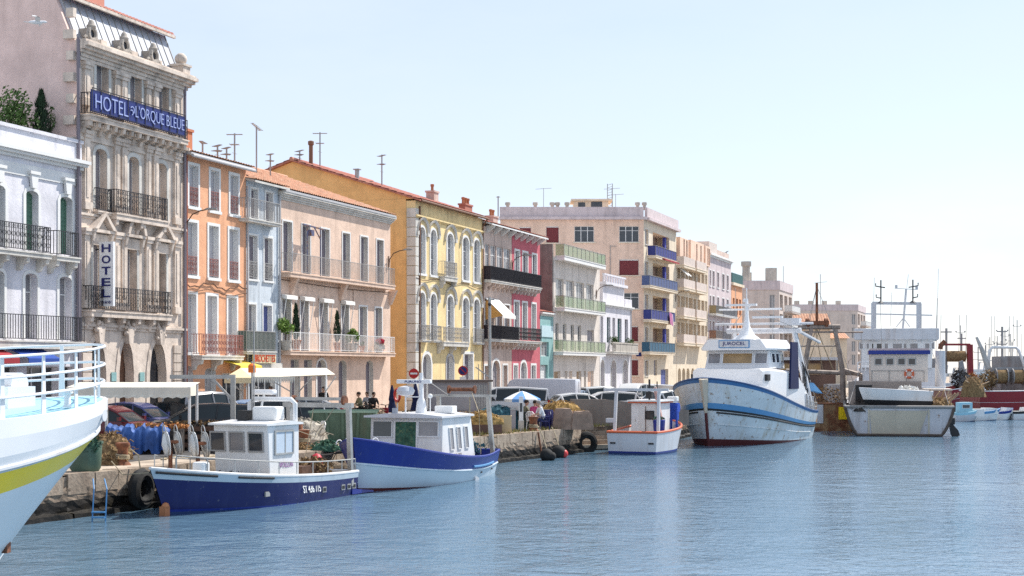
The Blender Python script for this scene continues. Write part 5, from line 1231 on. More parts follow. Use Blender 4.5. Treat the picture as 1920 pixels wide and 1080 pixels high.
# wheelhouse: front faces the bow
wx0, wx1, wy, wz0, wz1 = 3.1, 4.6, .97, .60, 2.34
house_box(R, wx0, wx1, -wy, wy, wz0, wz1, white_boat, slope_f=-.12)
mb = MB(); mb.prism([(wx0-.12,wz1+.003),(wx1+.28,wz1+.003),(wx1+.28,wz1+.06),(wx0+.6,wz1+.13),(wx0-.12,wz1+.06)], 'y', -wy-.08, wy+.08); mb.build('cabin_roof', white_boat, R)
fwd = Vector((1,0,.0)); fu = Vector((.12,0,1.68)).normalized()
for k in range(3):
    pane_on(R, (wx1+.075+.012, wy-.42-.68*k-.02, 1.86), (0,-1,0), fu, (1,0,-.07), .56, .60, glass_curtain if k == 1 else glass, iron_grey, fr=.045)
pane_on(R, ((wx0+wx1)/2+.05, wy+.012, 1.83), (-1,0,0), (0,0,1), (0,1,0), .98, .72, paint('pale_blue_shutter_panel', (.55,.63,.72), .5), steel, fr=.05)
mb = MB(); mb.box((wx0+wx1)/2-.02, (wx0+wx1)/2+.02, wy+.021, wy+.03, 1.5, 2.16); mb.build('window_bar', steel, R)
letter_on(R, 'APOLLON', mat('mauve_lettering', (.38,.2,.42), .6), ((wx0+wx1)/2-.05, wy+.012, 1.17), (-1,0,0), (0,0,1), .72, .16)
p = ha.pt(.385, .66, 1, -.012); q = ha.pt(.30, .66, 1, -.012); du = (q-p).normalized(); letter_on(R, 'ST 436 775', plastic_white, (p+q)/2+Vector((0,.012,0)), du, Vector((0,-.22,1)), 1.0, .24, .012)
for t in (.255, .115, .07, .03):
    p = ha.pt(t, .60, 1, -.0); mb = MB(); mb.cbox(tuple(p), (.2,.05,.17)); o = mb.build('scupper', steel, R); mb = MB(); mb.cbox((p.x,p.y+.02,p.z), (.13,.03,.10)); mb.build('scupper_opening', black, o)
p = ha.pt(.60, .58, 1, 0); mb = MB(); mb.cbox(tuple(p), (.24,.05,.14), .06); mb.build('scupper', steel, R)
mb = MB(); mb.prism([(-.95,.02),(.35,.02),(.35,.20),(-.95,.07)], 'y', -1.2, 1.15); mb.build('stern_platform', royal, R)
# roof gear
mb = MB(); mb.tube([(wx0+.1,-.75,wz1),(wx0+.1,-.75,wz1+.62),(wx0+.1,-.6,wz1+.75),(wx0+.1,.75,wz1+.75),(wx0+.1,.9,wz1+.62),(wx0+.1,.9,wz1)], .075, 8); mb.build('roof_arch', white_boat, R, True)
mb = MB(); mb.cbox((wx0+.55,.25,wz1+.33), (.5,.85,.42)); mb.build('liferaft_case', plastic_white, R, bevel=.06)
mb = MB(); mb.tube([(wx0+.45,-.35,wz1),(wx0+.45,-.35,wz1+3.1)], .022, 5); mb.tube([(wx0+.2,-.6,wz1),(wx0+.2,-.6,wz1+1.9)], .03, 5); mb.build('mast', iron_grey, R)
mb = MB(); mb.lathe([(.11,0),(.12,.02),(.12,.22),(.05,.28)], 10, (wx0+.2,-.6,wz1+1.55)); mb.build('beacon', mat('orange_lens', (.75,.16,.02), .3), R, True)
mb = MB(); mb.cbox((wx0-.3,-.5,wz1+.95), (.25,.8,.16)); r_ = mb.build('radar', white_clean, R, bevel=.05); mb = MB(); mb.tube([(wx0+.05,-.5,wz1),(wx0-.3,-.5,wz1+.9)], .035, 6); mb.build('radar_post', white_boat, r_)
letter_on(r_, 'FURUNO', ink_blue, (wx0+.43,-.1,wz1+1.18), (0,-1,0), (0,0,1), .5, .09) if False else None
mb = MB(); mb.box(wx0+.6, wx0+.95, -.6, -.3, wz1+.05, wz1+.42); mb.build('searchlight', black, R)
# stern gantry
mb = MB()
for yy in (-1.15, 1.1): mb.bar((.35,yy,.3), (.5,yy,2.85), .14)
mb.bar((.5,-1.35,2.85), (.5,1.25,2.85), .15); mb.bar((.5,-.9,3.05), (.5,.9,3.05), .10); mb.build('gantry', steel, R)
for yy in (-.95, .95): mb = MB(); mb.disc((.5,yy,3.0), (0,1,0), .16, .08, 14); mb.build('net_roller', rust, R)
mb = MB(); mb.tube([(.5,.6,2.8),(1.8,.7,1.9),(3.6,.8,2.3)], .012, 4); mb.tube([(.5,-.2,2.8),(.9,-.3,1.0)], .012, 4); split(mb, 'rigging', rope, R)
mb = MB(); mb.cbox((1.9,.2,.75), (1.4,1.1,.55)); mb.cbox((2.6,-.5,.8), (.7,.7,.7)); split(mb, 'fish_box', wood_dk, R)
# bow gear: line haulers with pairs of white dished wheels
for k, (bx, by) in enumerate(((7.25,-.72), (6.75,-.15))):
    for j in range(2):
        mb = MB(); c = (bx-.17*j, by+.27*j, 1.88-.02*k); ax = Vector((-.75,.62,.1))
        mb.disc(c, ax, .34, .05, 22, prof=[(.05,-.10),(.30,-.02),(.36,.05),(.36,.07),(.28,.02),(.05,-.06)]); w = mb.build('hauler_wheel', plastic_white if j == 0 else steel, R, True)
        mb = MB(); mb.torus(c, ax, .36, .022, 22, 5); mb.torus((c[0]+.05,c[1],c[2]+.34), ax, .22, .014, 14, 4, a0=0, a1=pi); mb.build('wheel_rim', steel, w, True)
    mb = MB(); mb.tube([(bx,by+.17,1.0),(bx,by+.17,1.93-.05*k)], .06, 6); mb.tube([(bx,by-.1,1.93-.05*k),(bx,by+.5,1.97-.05*k)], .05, 6); mb.build('hauler_post', rust, R)
mb = MB(); mb.cbox((7.3,.55,1.26), (.34,.38,.34)); mb.build('bow_box', plastic_white, R, bevel=.06)
mb = MB(); mb.tube([ha.pt(.97,.95,-1),(8.0,-1.6,1.05),(7.2,-2.7,1.35)], .014, 5); mb.build('mooring_rope', rope, R)
p = ha.pt(1, .28, 1); mb = MB(); mb.cbox((p.x-.0,.05,.12), (.2,.2,.26)); mb.ball((p.x-.0,.08,.26), .11, 8); mb.build('orange_fender', mat('faded_orange_plastic', (.5,.2,.09), .7, .3), R)

# ---- blue and white fishing boat
hx_, hy_ = -.342, -.94
R = thing('blue_white_fishing_boat', 'white fishing boat with royal blue bulwark and bright cabin side', 'boat', (-1.54, 57.9, 0), head(hx_, hy_), 'boats in the harbour'); R.scale = (.962, .962, .962)
zsB = lambda t: .78+.12*(1-t)**3+1.02*max(0,(t-.15)/.85)**2.1
hb = Hull(10.9, 10.35, 1.98, 1.45, .60, .48, zsB, bul=.42, zk=-.35, p=2.4, q=.72, pw=1.6, qw=1.0, fl=.9, rk=.9)
hullB = paint('pale_blue_white_hull', (.60,.68,.74), .4, streak=.35, smul=(.42,.45,.45))
hb.build(R, [(0,2), (.23,2), (.27,0), (.45,0), (.60,0), (.64,0), (.78,1), (1,1)], [hullB, royal, antifoul], quay_top, n=34, cap=royal, caprad=.05, inner=royal)
hb.strake(R, .62, .035, hullB, 0, 1); hb.strake(R, .72, .045, sky_blue, .12, .42, side=(1,))
# cabin
cx0, cx1, cyw, cz0, cz1 = 3.2, 6.6, 1.42, .5, 2.42
house_box(R, cx0, cx1, -cyw, cyw, cz0, cz1-.02, white_boat, slope_b=.55, slope_f=.1)
mb = MB(); mb.prism([(-cyw-.12,cz1-.02),(cyw+.12,cz1-.02),(cyw+.12,cz1+.05),(cyw*.5,cz1+.13),(-cyw*.5,cz1+.13),(-cyw-.12,cz1+.05)], 'x', cx0+.5, cx1+.25); mb.build('cabin_roof', boat_grey, R)
fu = Vector((-.1,0,1.9)).normalized(); xw = cx1-.06
pane_on(R, (xw, -.93, 1.98), (0,1,0), fu, (1,0,.05), .80, .62, glass, white_boat, fr=.04)
pane_on(R, (xw, .88, 2.0), (0,1,0), fu, (1,0,.05), .84, .60, glass_curtain, white_boat, fr=.05)
pane_on(R, (xw+.03, .0, 1.55), (0,1,0), fu, (1,0,.05), .92, 1.5, net_green, white_boat, 'doorway', fr=.05)
for k in range(3):
    pane_on(R, (4.35+.72*k-.1, cyw+.012, 1.62), (-1,0,0), Vector((.22,0,1)), (0,1,0), .36, .86, glass_curtain, white_boat, fr=.03)
for k, tx in enumerate(('', 'ST 269 059', '')):
    if tx: letter_on(R, tx, shutter_grey, (5.25, cyw+.014, .98), (-1,0,0), (0,0,1), 1.1, .18)
mb = MB(); mb.prism([(.055,0),(-.055,0),(-.05,.01),(.05,.01)], 'x', 0, .01)
mb = MB(); mb.lathe([(.22,0),(.16,.45),(.09,.6),(.07,1.5)], 12, (5.8,.28,cz1+.1)); mb.build('mast', white_clean, R, True)
mb = MB(); mb.cbox((5.8,.0,cz1+1.28), (.22,1.35,.15)); r_ = mb.build('radar', white_clean, R, bevel=.03); letter_on(r_, 'FURUNO', ink_blue, (5.914,.0,cz1+1.28), (0,1,0), (0,0,1), .66, .085, .02)
mb = MB(); mb.lathe([(.02,0),(.28,.06),(.34,.2),(.26,.34),(.02,.4)], 16, (5.95,-.28,cz1+.74)); mb.build('radar_dome', boat_grey, R, True)
mb = MB(); mb.tube([(5.9,-.3,cz1+.1),(5.9,-.3,cz1+.78)], .03, 6); mb.bar((5.9,-.3,cz1+.72),(5.8,.28,cz1+.72), .04); mb.build('radar_bracket', white_clean, R)
mb = MB(); mb.box(4.7, 5.2, .55, 1.25, cz1+.1, cz1+.38); mb.build('roof_box', plastic_white, R, bevel=.03)
mb = MB(); mb.cbox((6.5,-.45,cz1+.22), (.12,.18,.2)); mb.build('searchlight', slate, R)
mb = MB(); mb.ball((5.6,.55,cz1+.75), .09, 10); mb.tube([(5.6,.55,cz1+.1),(5.6,.55,cz1+.7)], .02, 5); mb.build('mast_light', plastic_white, R)
# stern gallows
mb = MB(); mb.bar((.6,1.15,.4), (1.0,1.05,3.1), .15); mb.bar((.6,-1.15,.4), (1.0,-1.05,3.1), .15); mb.bar((1.0,-1.5,3.1), (1.0,1.4,3.1), .10); mb.build('gantry', steel, R)
mb = MB(); mb.tube([(1.0,-.55,3.35),(1.0,.45,3.35)], .08, 8); mb.disc((1.0,-.6,3.35),(0,1,0),.16,.06,12); mb.disc((1.0,.5,3.35),(0,1,0),.16,.06,12); mb.build('net_roller', rust, R)
mb = MB(); mb.tube([(1.0,.3,3.1),(1.1,.32,2.2),(1.1,.3,1.6)], .03, 5); mb.tube([(1.0,.35,3.3),(2.6,1.3,2.5),(2.6,1.38,.9)], .014, 4); mb.tube([(1.0,-1.05,3.1),(.2,-1.0,1.0)], .014, 4); split(mb, 'rigging', rope, R)
for k, (x_, y_) in enumerate(((10.2,.5), (10.2,-.5), (9.5,-1.2))):
    mb = MB(); mb.torus((x_,y_,zsB(x_/11.4)+.12), (.3,1,0), .16, .02, 12, 4, a0=0, a1=pi); mb.build('bow_fairlead', plastic_white, R)
mb = MB(); mb.ball((10.9,-1.35,.98), .24, 12, sz=1.4); mb.build('fender', mat('red_fender', (.5,.03,.05), .5), R, True)
mb = MB(); mb.tube([(11.3,.0,.95),(10.5,-2.1,.8),(9.0,-3.2,1.28)], .022, 5); mb.build('mooring_rope', rope, R)
p = hb.pt(.36, .28, 1, -.05); mb = MB(); mb.disc(tuple(p), (.25,1,0), .13, .18, 14); mb.build('exhaust', boat_grey, R)
for t in (.30, .12): p = hb.pt(t, .5, 1, -.005); mb = MB(); mb.cbox(tuple(p), (.14,.05,.06)); mb.build('scupper', black, R)
mb = MB(); mb.cbox((2.0,.1,.75), (1.5,1.6,.5)); mb.build('fish_box', navy, R)

# ---- small white boat, stern towards us
hx_, hy_ = .42, .907
R = thing('small_white_fishing_boat', 'small white boat with orange rail, its flat stern towards the viewer', 'boat', (5.62, 70.0, 0), head(hx_, hy_), 'boats in the harbour')
zsC = lambda t: 1.02+.42*t**2
hc = Hull(5.5, 5.0, 1.42, 1.30, .88, .42, zsC, bul=.38, zk=-.3, p=2.2, q=.8, pw=1.7, qw=1.0, fl=.9)
hc.build(R, [(0,2), (.28,2), (.33,1), (.36,0), (.6,0), (.88,0), (1,0)], [boat_grey, royal, antifoul_blue], quay_top, cap=orange_paint, caprad=.06, inner=boat_grey)
house_box(R, 2.2, 3.9, -.55, .85, .7, 2.36, white_boat); mb = MB(); mb.box(2.05, 4.05, -.66, .96, 2.362, 2.43); mb.build('cabin_roof', orange_paint, R); mb = MB(); mb.box(2.0, 4.1, -.7, 1.0, 2.432, 2.50); mb.build('roof_top', white_boat, R)
pane_on(R, (2.19, -.1, 1.78), (0,-1,0), (0,0,1), (-1,0,0), .46, .42, glass, black, fr=.04)
pane_on(R, (2.19, .1, 1.45), (0,-1,0), (0,0,1), (-1,0,0), .02, 1.5, rust, rust, 'door_seam', fr=.004)
mb = MB()
for yy in (-1.05, 1.15): mb.bar((.7,yy,.6), (.9,yy*.97,3.0), .13)
mb.bar((.9,-1.5,3.02), (.9,1.75,3.02), .13); mb.build('gantry', boat_grey, R)
mb = MB(); mb.box(.75,1.0,1.2,1.6,1.45,1.65); mb.build('gantry_bracket', boat_grey, R)
mb = MB(); mb.tube([(3.0,.2,2.5),(3.0,.2,3.5)], .05, 6); mb.cbox((3.0,.2,2.75), (.22,.3,.3)); mb.tube([(2.7,-.3,2.5),(2.7,-.3,3.4)], .03, 5); mb.build('mast', black, R)
mb = MB(); mb.bar((1.9,-.9,1.0), (2.4,-.3,3.1), .14); mb.build('boom', mat('pink_wood', (.5,.3,.26), .8), R)
mb = MB(); mb.cbox((4.5,-.55,1.75), (.34,.40,.5)); mb.disc((4.5,-.55,2.1),(0,1,0),.24,.5,14); mb.tube([(4.2,-.8,1.0),(4.3,-.75,2.0)], .06, 6); mb.tube([(4.8,-.3,1.0),(4.7,-.35,2.2)], .06, 6); mb.tube([(4.2,-.3,1.0),(4.5,-.5,1.9)], .05, 6); mb.disc((4.5,-.1,1.75),(0,1,0),.2,.1,12); mb.build('line_hauler', mat('cobalt_machine', (.02,.07,.42), .4), R)
mb = MB(); mb.cbox((4.5,-.5,2.52), (.4,.5,.26)); mb.build('hauler_cover', plastic_white, R, bevel=.05)
mb = MB(); mb.lathe([(.26,0),(.3,.55),(.28,.58)], 12, (1.7,-.75,1.0)); mb.build('fish_tub', royal, R)
mb = MB(); foliage(mb, (1.7,-.75,1.65), (.3,.3,.12), 120, .06, random.Random(1)); mb.build('net_heap', net_green, R)
for yy in (-.95, .95): mb = MB(); mb.cbox((-.02,yy,.52), (.05,.26,.07)); mb.build('scupper', black, R)

# ---- the big white trawler
hx_, hy_ = -.455, -.89
R = thing('big_white_trawler', 'big white trawler with blue bands, bow on, name board over its bridge', 'boat', (17.75, 92.3, 0), head(hx_, hy_), 'boats in the harbour')
zsD = lambda t: 1.55+1.95*max(0,t)**1.75
hd = Hull(12.9, 12.0, 2.95, 2.35, .82, .5, zsD, bul=.55, zk=-.4, p=3.6, q=.62, pw=1.9, qw=1.0, fl=.85, rk=.8); hd.x0 = 4.4
hd.build(R, [(0,2), (.12,2), (.20,2), (.21,0), (.40,0), (.58,0), (.61,3), (.685,1), (.90,0), (.95,0), (1,4)], [worn_white, sky_blue, antifoul, black, paint('blue_cap_band', (.05,.16,.36), .5, streak=.3)], quay_top, n=44, cap=paint('dark_blue_cap', (.03,.08,.2), .5), caprad=.06, inner=worn_cream)
hd.strake(R, .56, .05, black, .02, .985, 40); hd.strake(R, .40, .03, worn_white, .1, .98, 40)
mb = MB(); mb.tube([hd.pt(1, w/20, 1)+Vector((.05,0,0)) for w in range(0, 12)], .08, 6, 0); mb.tube([hd.pt(1, w/20, 1)+Vector((.05,0,0)) for w in range(11, 21)], [.08+.02*k for k in range(10)], 6, 1); mb.build('stem_bar', [antifoul, worn_cream], R, True)
# whaleback forward and deckhouse
mb = MB(); wb = []
for x_, hw, z0, z1 in ((4.6,2.2,1.3,2.0), (8.5,2.35,1.4,3.85), (12.8,2.1,1.8,4.05), (13.6,1.95,2.0,4.0)):
    wb.append([(x_,-hw,z0),(x_,-hw,z1-.12),(x_,-hw+.15,z1),(x_,hw-.15,z1),(x_,hw,z1-.12),(x_,hw,z0)])
mb.loft(wb); mb.build('forecastle_house', white_clean, R)
mb = MB(); wb = []
for x_, hw, z1 in ((13.0,2.2,3.05), (14.3,2.0,3.12), (15.4,1.5,3.2), (16.3,.8,3.25)): wb.append([(x_,-hw,1.9),(x_,-hw,z1),(x_,hw,z1),(x_,hw,1.9)])
mb.loft(wb); mb.build('whaleback', white_clean, R)
for k in range(3): pane_on(R, (6.4-.75*k, 2.30-.03*k, 2.05-.1*k), (-1,0,0), (.25,0,1), (0,1,.0), .38, 1.15, glass_curtain, white_clean, fr=.03)
for sd_ in (1, -1): mb = MB(); mb.cbox((13.1,sd_*2.06,3.55), (.5,.2,.34)); mb.build('fairlead', black, R)
# bridge
bx0, bx1, bw_, bz0, bz1 = 9.2, 12.0, 1.85, 4.03, 5.0
house_box(R, bx0, bx1, -bw_, bw_, bz0, bz1, white_clean, 'bridge', slope_f=.25, tum=.12)
fu = Vector((-.25,0,.97)).normalized(); xf = bx1-.25*.55/.97+.012
pane_on(R, (xf, 0, 4.58), (0,1,0), fu, (.97,0,.25), 1.75, .66, glass_warm, white_clean, fr=.05)
for yy in (-1.33, 1.33): pane_on(R, (xf, yy, 4.58), (0,1,0), fu, (.97,0,.25), .76, .66, glass_curtain, white_clean, fr=.05)
for k in range(3): pane_on(R, (11.2-.75*k, bw_-.045, 4.6), (-1,0,0), (0,-.1,1), (0,1,.1), .6, .55, glass, white_clean, fr=.04)
mb = MB(); wb = []
for x_, hw in ((8.7,2.1), (11.6,2.15), (12.45,1.75)): wb.append([(x_,-hw,bz1+.02),(x_,-hw-.06,bz1+.12),(x_,-hw+.3,bz1+.62),(x_,hw-.3,bz1+.62),(x_,hw+.06,bz1+.12),(x_,hw,bz1+.02)])
mb.loft(wb); mb.build('bridge_roof', white_clean, R)
mb = MB(); mb.cbox((12.47,0,bz1+.36), (.05,1.75,.42)); nb = mb.build('name_board', sky_blue, R); mb = MB(); mb.cbox((12.485,0,bz1+.36), (.05,1.64,.33)); mb.build('name_panel', boat_grey, nb)
letter_on(nb, 'JUROCEL', ink_blue, (12.515,0,bz1+.36), (0,1,0), (0,0,1), 1.3, .24, .015)
mb = MB(); mb.lathe([(.85,0),(.45,.3),(.2,.75),(.12,1.3),(.08,2.3)], 12, (10.3,0,bz1+.62)); mb.build('mast', white_clean, R, True)
mb = MB(); zz = bz1+.62; mb.tube([(10.3,-1.6,zz+1.7),(10.3,2.0,zz+1.7)], .05, 6); mb.cbox((10.35,-.3,zz+1.95), (.2,1.8,.12)); mb.cbox((10.3,1.2,zz+1.25), (.2,1.7,.12)); mb.tube([(10.3,0,zz+2.3),(10.3,0,zz+2.9)], .03, 5); mb.ball((10.3,.13,zz+1.9), .11, 8); mb.ball((10.3,-.13,zz+2.2), .1, 8); mb.build('radar', white_clean, R)
for yy in (-2.35, 2.35): mb = MB(); mb.prism([(8.3,2.9),(9.9,2.9),(9.7,5.5),(8.5,5.5)], 'y', yy-.05, yy+.05); mb.build('side_screen', canvas_navy, R)
mb = MB()
for yy in (-2.1, 2.1): mb.tube([(4.8,yy,1.6),(5.9,yy,3.1),(7.2,yy*.85,6.2)], [.2,.2,.14], 6)
mb.tube([(7.2,-2.2,6.2),(7.2,2.2,6.2)], .16, 6); mb.tube([(7.2,-2.9,6.6),(7.2,2.9,6.6)], .07, 6); mb.tube([(7.2,2.0,6.2),(3.0,2.1,5.6)], .1, 6); mb.build('gantry', boat_grey, R)
mb = MB(); mb.cbox((7.2,1.6,6.7), (.5,1.1,.4)); mb.build('gantry_winch', boat_grey, R)
mb = MB(); mb.prism([(3.0,2.55),(5.0,2.75),(5.0,3.2)], 'y', 2.0, 2.3); mb.build('trawl_door', sky_blue, R)
mb = MB()
for k in range(5): mb.tube([(5.6+.3*k,2.2,2.4+.2*k),(5.6+.3*k,2.2,3.5+.2*k)], .04, 5)
mb.tube([(5.4,2.2,3.4),(7.0,2.2,4.4)], .04, 5); mb.build('guard_rail', black, R)
mb = MB(); mb.box(4.2, 4.7, -2.3, 2.3, .9, 1.9); mb.build('stern_ramp', rust_hull, R)
hd.stanchions(R, .5, 8, .02, .3, steel, (1.0,.5), side=(1,))

# ---- rusty trawler behind it
R = thing('rusty_trawler', 'old rusty trawler with tall grey gantry behind the big white trawler', 'boat', (20.2, 96.5, 0), pi/2, 'boats in the harbour')
zsE = lambda t: 1.75+1.2*t**2
he = Hull(14, 13, 2.5, 2.3, .95, .4, zsE, bul=.5, zk=-.4)
he.build(R, [(0,1), (.18,1), (.22,0), (.6,0), (1,0)], [rust_hull, antifoul], wood_dk, cap=rust, inner=rust_hull)
mb = MB(); mb.box(-.05,.0,-1.9,-.9,.75,1.55); mb.build('yellow_plate', yellow_paint, R)
mb = MB(); mb.box(-.06,.0,.1,.9,.5,1.7); mb.build('stern_plate', boat_grey, R)
for sg_ in (1, -1):
    mb = MB(); mb.tube([(.4,sg_*1.3,1.6),(.4,sg_*1.25,3.9),(.5,sg_*.75,6.7)], [.2,.18,.14], 6); mb.build('gantry_leg', mat('grey_brown_steel', (.30,.25,.22), .7, .3, 3.0, metal=.2, streak=.5), R)
mb = MB(); mb.tube([(.5,-1.1,6.75),(.5,1.6,6.75)], .17, 6); mb.tube([(.5,-2.6,6.4),(.5,2.2,6.4)], .06, 6); mb.tube([(.5,-.9,5.5),(.5,1.5,5.5)], .05, 6); mb.tube([(.5,-2.4,3.7),(.5,2.4,3.9)], .14, 6); mb.build('gantry_beam', MATS['grey_brown_steel'], R)
mb = MB(); mb.tube([(.5,-2.5,3.6),(.4,-1.3,3.95)], .14, 6); mb.tube([(.45,-2.45,3.6),(.4,-2.4,1.7)], .12, 6); mb.build('davit', MATS['grey_brown_steel'], R)
mb = MB(); mb.cbox((.5,.4,7.0), (.5,1.5,.25)); mb.disc((.5,-.2,7.0),(0,1,0),.3,.2,12); mb.disc((.5,1.0,7.0),(0,1,0),.3,.2,12); mb.tube([(.5,.4,6.8),(.5,.4,9.6)], .09, 6); mb.build('block_tackle', rust, R)
mb = MB()
for y0_, y1_ in ((.4,1.4),(.4,-.9),(.2,.9),(.5,-.2)): mb.tube([(.5,y0_,6.6),(1.5,y1_,3.9)], .03, 4)
split(mb, 'rigging', rope, R)
house_box(R, 4.0, 7.5, -1.6, 2.4, 1.6, 4.6, mat('brown_deckhouse', (.16,.10,.08), .8, .3), 'deckhouse'); mb = MB(); mb.box(3.6,7.8,-1.9,2.6,4.6,4.8); mb.build('deckhouse_roof', boat_grey, R)
for k in range(3): pane_on(R, (3.98, 1.75-.95*k, 4.0), (0,-1,0), (0,0,1), (-1,0,0), .85, .75, glass_warm, wood, fr=.06)
mb = MB(); mb.box(2.2,3.2,-1.7,-.6,1.6,3.0); mb.build('deck_locker', boat_grey, R); mb = MB(); mb.ball((.2,1.9,2.9), .12, 10); mb.build('deck_lamp', mat('amber_lens', (.8,.35,.05), .3), R, True)

# ---- trawler with its stern towards us
Y7 = 89.0; s7 = F/Y7
R = thing('cream_cabin_trawler', 'trawler seen from astern with cream cabin, blue roof edge and a dinghy aboard', 'boat', (gx(1686, Y7, 0).x, Y7, 0), pi/2-.22, 'boats in the harbour')
def lx(px, d=None): d = DD if d is None else d; return -(px-1686)/F*(Y7+d)         # image x -> port offset, d metres forward of the stern
def lz(py, d=None): d = DD if d is None else d; return CAM_Z+(HY-py)/F*(Y7+d)
DD = 0.0
zsF = lambda t: 1.72+.9*t**2
hg = Hull(17, 16, 3.22, .5, .98, .4, zsF, bul=.5, zk=-.4, p=2.3, q=.8, fl=.20, bsw=.80)
hg.build(R, [(0,2), (.12,2), (.19,1), (.23,1), (.27,0), (.33,0), (.42,0), (.55,0), (.75,0), (1,0)], [mat('weathered_pale_steel', (.54,.53,.55), .55, .1, 1.0, streak=.75, smul=(.26,.19,.14), wear=(.28,.17,.11), wamt=.37, wscale=2.5), mat('dark_boot_top', (.07,.06,.06), .7), antifoul], wood_dk, cap=mat('grey_cap', (.25,.24,.23), .7), caprad=.1, inner=boat_grey)
mb = MB(); mb.add([(-.02,lx(1632),lz(770)),(-.02,lx(1738),lz(770)),(-.02,lx(1722),lz(816)),(-.02,lx(1636),lz(816))], [(0,1,2,3)]); mb.box(-.03,.0,lx(1741),lx(1738),lz(815),lz(768)); mb.box(-.03,.0,lx(1632),lx(1629),lz(815),lz(768)); mb.build('stern_panel', mat('cream_stern_panel', (.52,.46,.36), .7, .1, streak=.4), R)
mb = MB(); mb.tube([hg.pt(0, w/14, 1)+Vector((-.02,0,0)) for w in range(14, 2, -1)]+[hg.pt(0, w/14, -1)+Vector((-.02,0,0)) for w in range(3, 15)], .10, 6); mb.build('transom_frame', mat('dark_brown_timber', (.10,.075,.06), .8, .3, 3), R, True)
DD = 3.7
house_box(R, 3.5, 9, lx(1730), lx(1597), 1.2, lz(715), MATS['brown_deckhouse'] if False else mat('grey_brown_house', (.34,.29,.26), .7, .15, streak=.3), 'lower_house')
mb = MB(); mb.box(3.46,3.498,lx(1640),lx(1610),1.4,lz(722)); mb.build('doorway', black, R)
house_box(R, 3.9, 8, lx(1742), lx(1637), lz(716), lz(664), mat('cream_cabin', (.70,.62,.55), .55, .06, streak=.3), 'cabin')
mb = MB(); mb.box(3.6, 8.3, lx(1746), lx(1634), lz(664)+.003, lz(657)); mb.build('roof_edge', royal, R); mb = MB(); mb.box(3.8, 8.2, lx(1744), lx(1637), lz(657)+.002, lz(653)); mb.build('cabin_roof', mat('peach_roof', (.66,.52,.46), .6), R)
for px in (1652, 1673, 1694, 1713): pane_on(R, (3.89, lx(px), lz(678)), (0,-1,0), (0,0,1), (-1,0,0), 15/s7, 14/s7, glass, steel, fr=.05)
mb = MB(); mb.torus((3.84, lx(1708), lz(701)), (1,0,0), .24, .075, 20, 6); lr = mb.build('life_ring', orange_paint, R, True); mb = MB()
for k in range(4): a = pi/4+k*pi/2; mb.cbox((3.80, lx(1708)+.24*cos(a), lz(701)+.24*sin(a)), (.1,.09,.09)); 
split(mb, 'ring_band', plastic_white, lr)
mb = MB(); y0_, y1_ = lx(1735), lx(1640)
mb.tube([(3.87,y0_,lz(695)),(3.87,y1_,lz(695))], .02, 4)
for k in range(4): yy = y0_+(y1_-y0_)*k/3; mb.tube([(3.87,yy,lz(715)),(3.87,yy,lz(695))], .02, 4)
mb.build('hand_rail', iron_grey, R)
DD = 5.0
mb = MB(); mb.lathe([(10/s7,0),(9.5/s7,2.2),(9.7/s7,2.25)], 14, (5,lx(1765),lz(725))); mb.build('funnel', boat_grey, R, True)
mb = MB(); mb.tube([(5,lx(1765),lz(655)),(5,lx(1766),lz(648)),(5,lx(1774),lz(640))], .16, 8); mb.build('exhaust', rust, R, True)
DD = 3.2
mb = MB(); mb.box(3.2, 6.5, lx(1784), lx(1724), 1.0, lz(732)); mb.build('winch_house', mat('pink_brown_steel', (.36,.21,.18), .7, .15, streak=.4), R); mb = MB(); mb.box(3.1,6.6,lx(1785),lx(1722),lz(732)+.002,lz(729)); mb.build('house_top', mat('cream_cabin', (.7,.62,.55)), R)
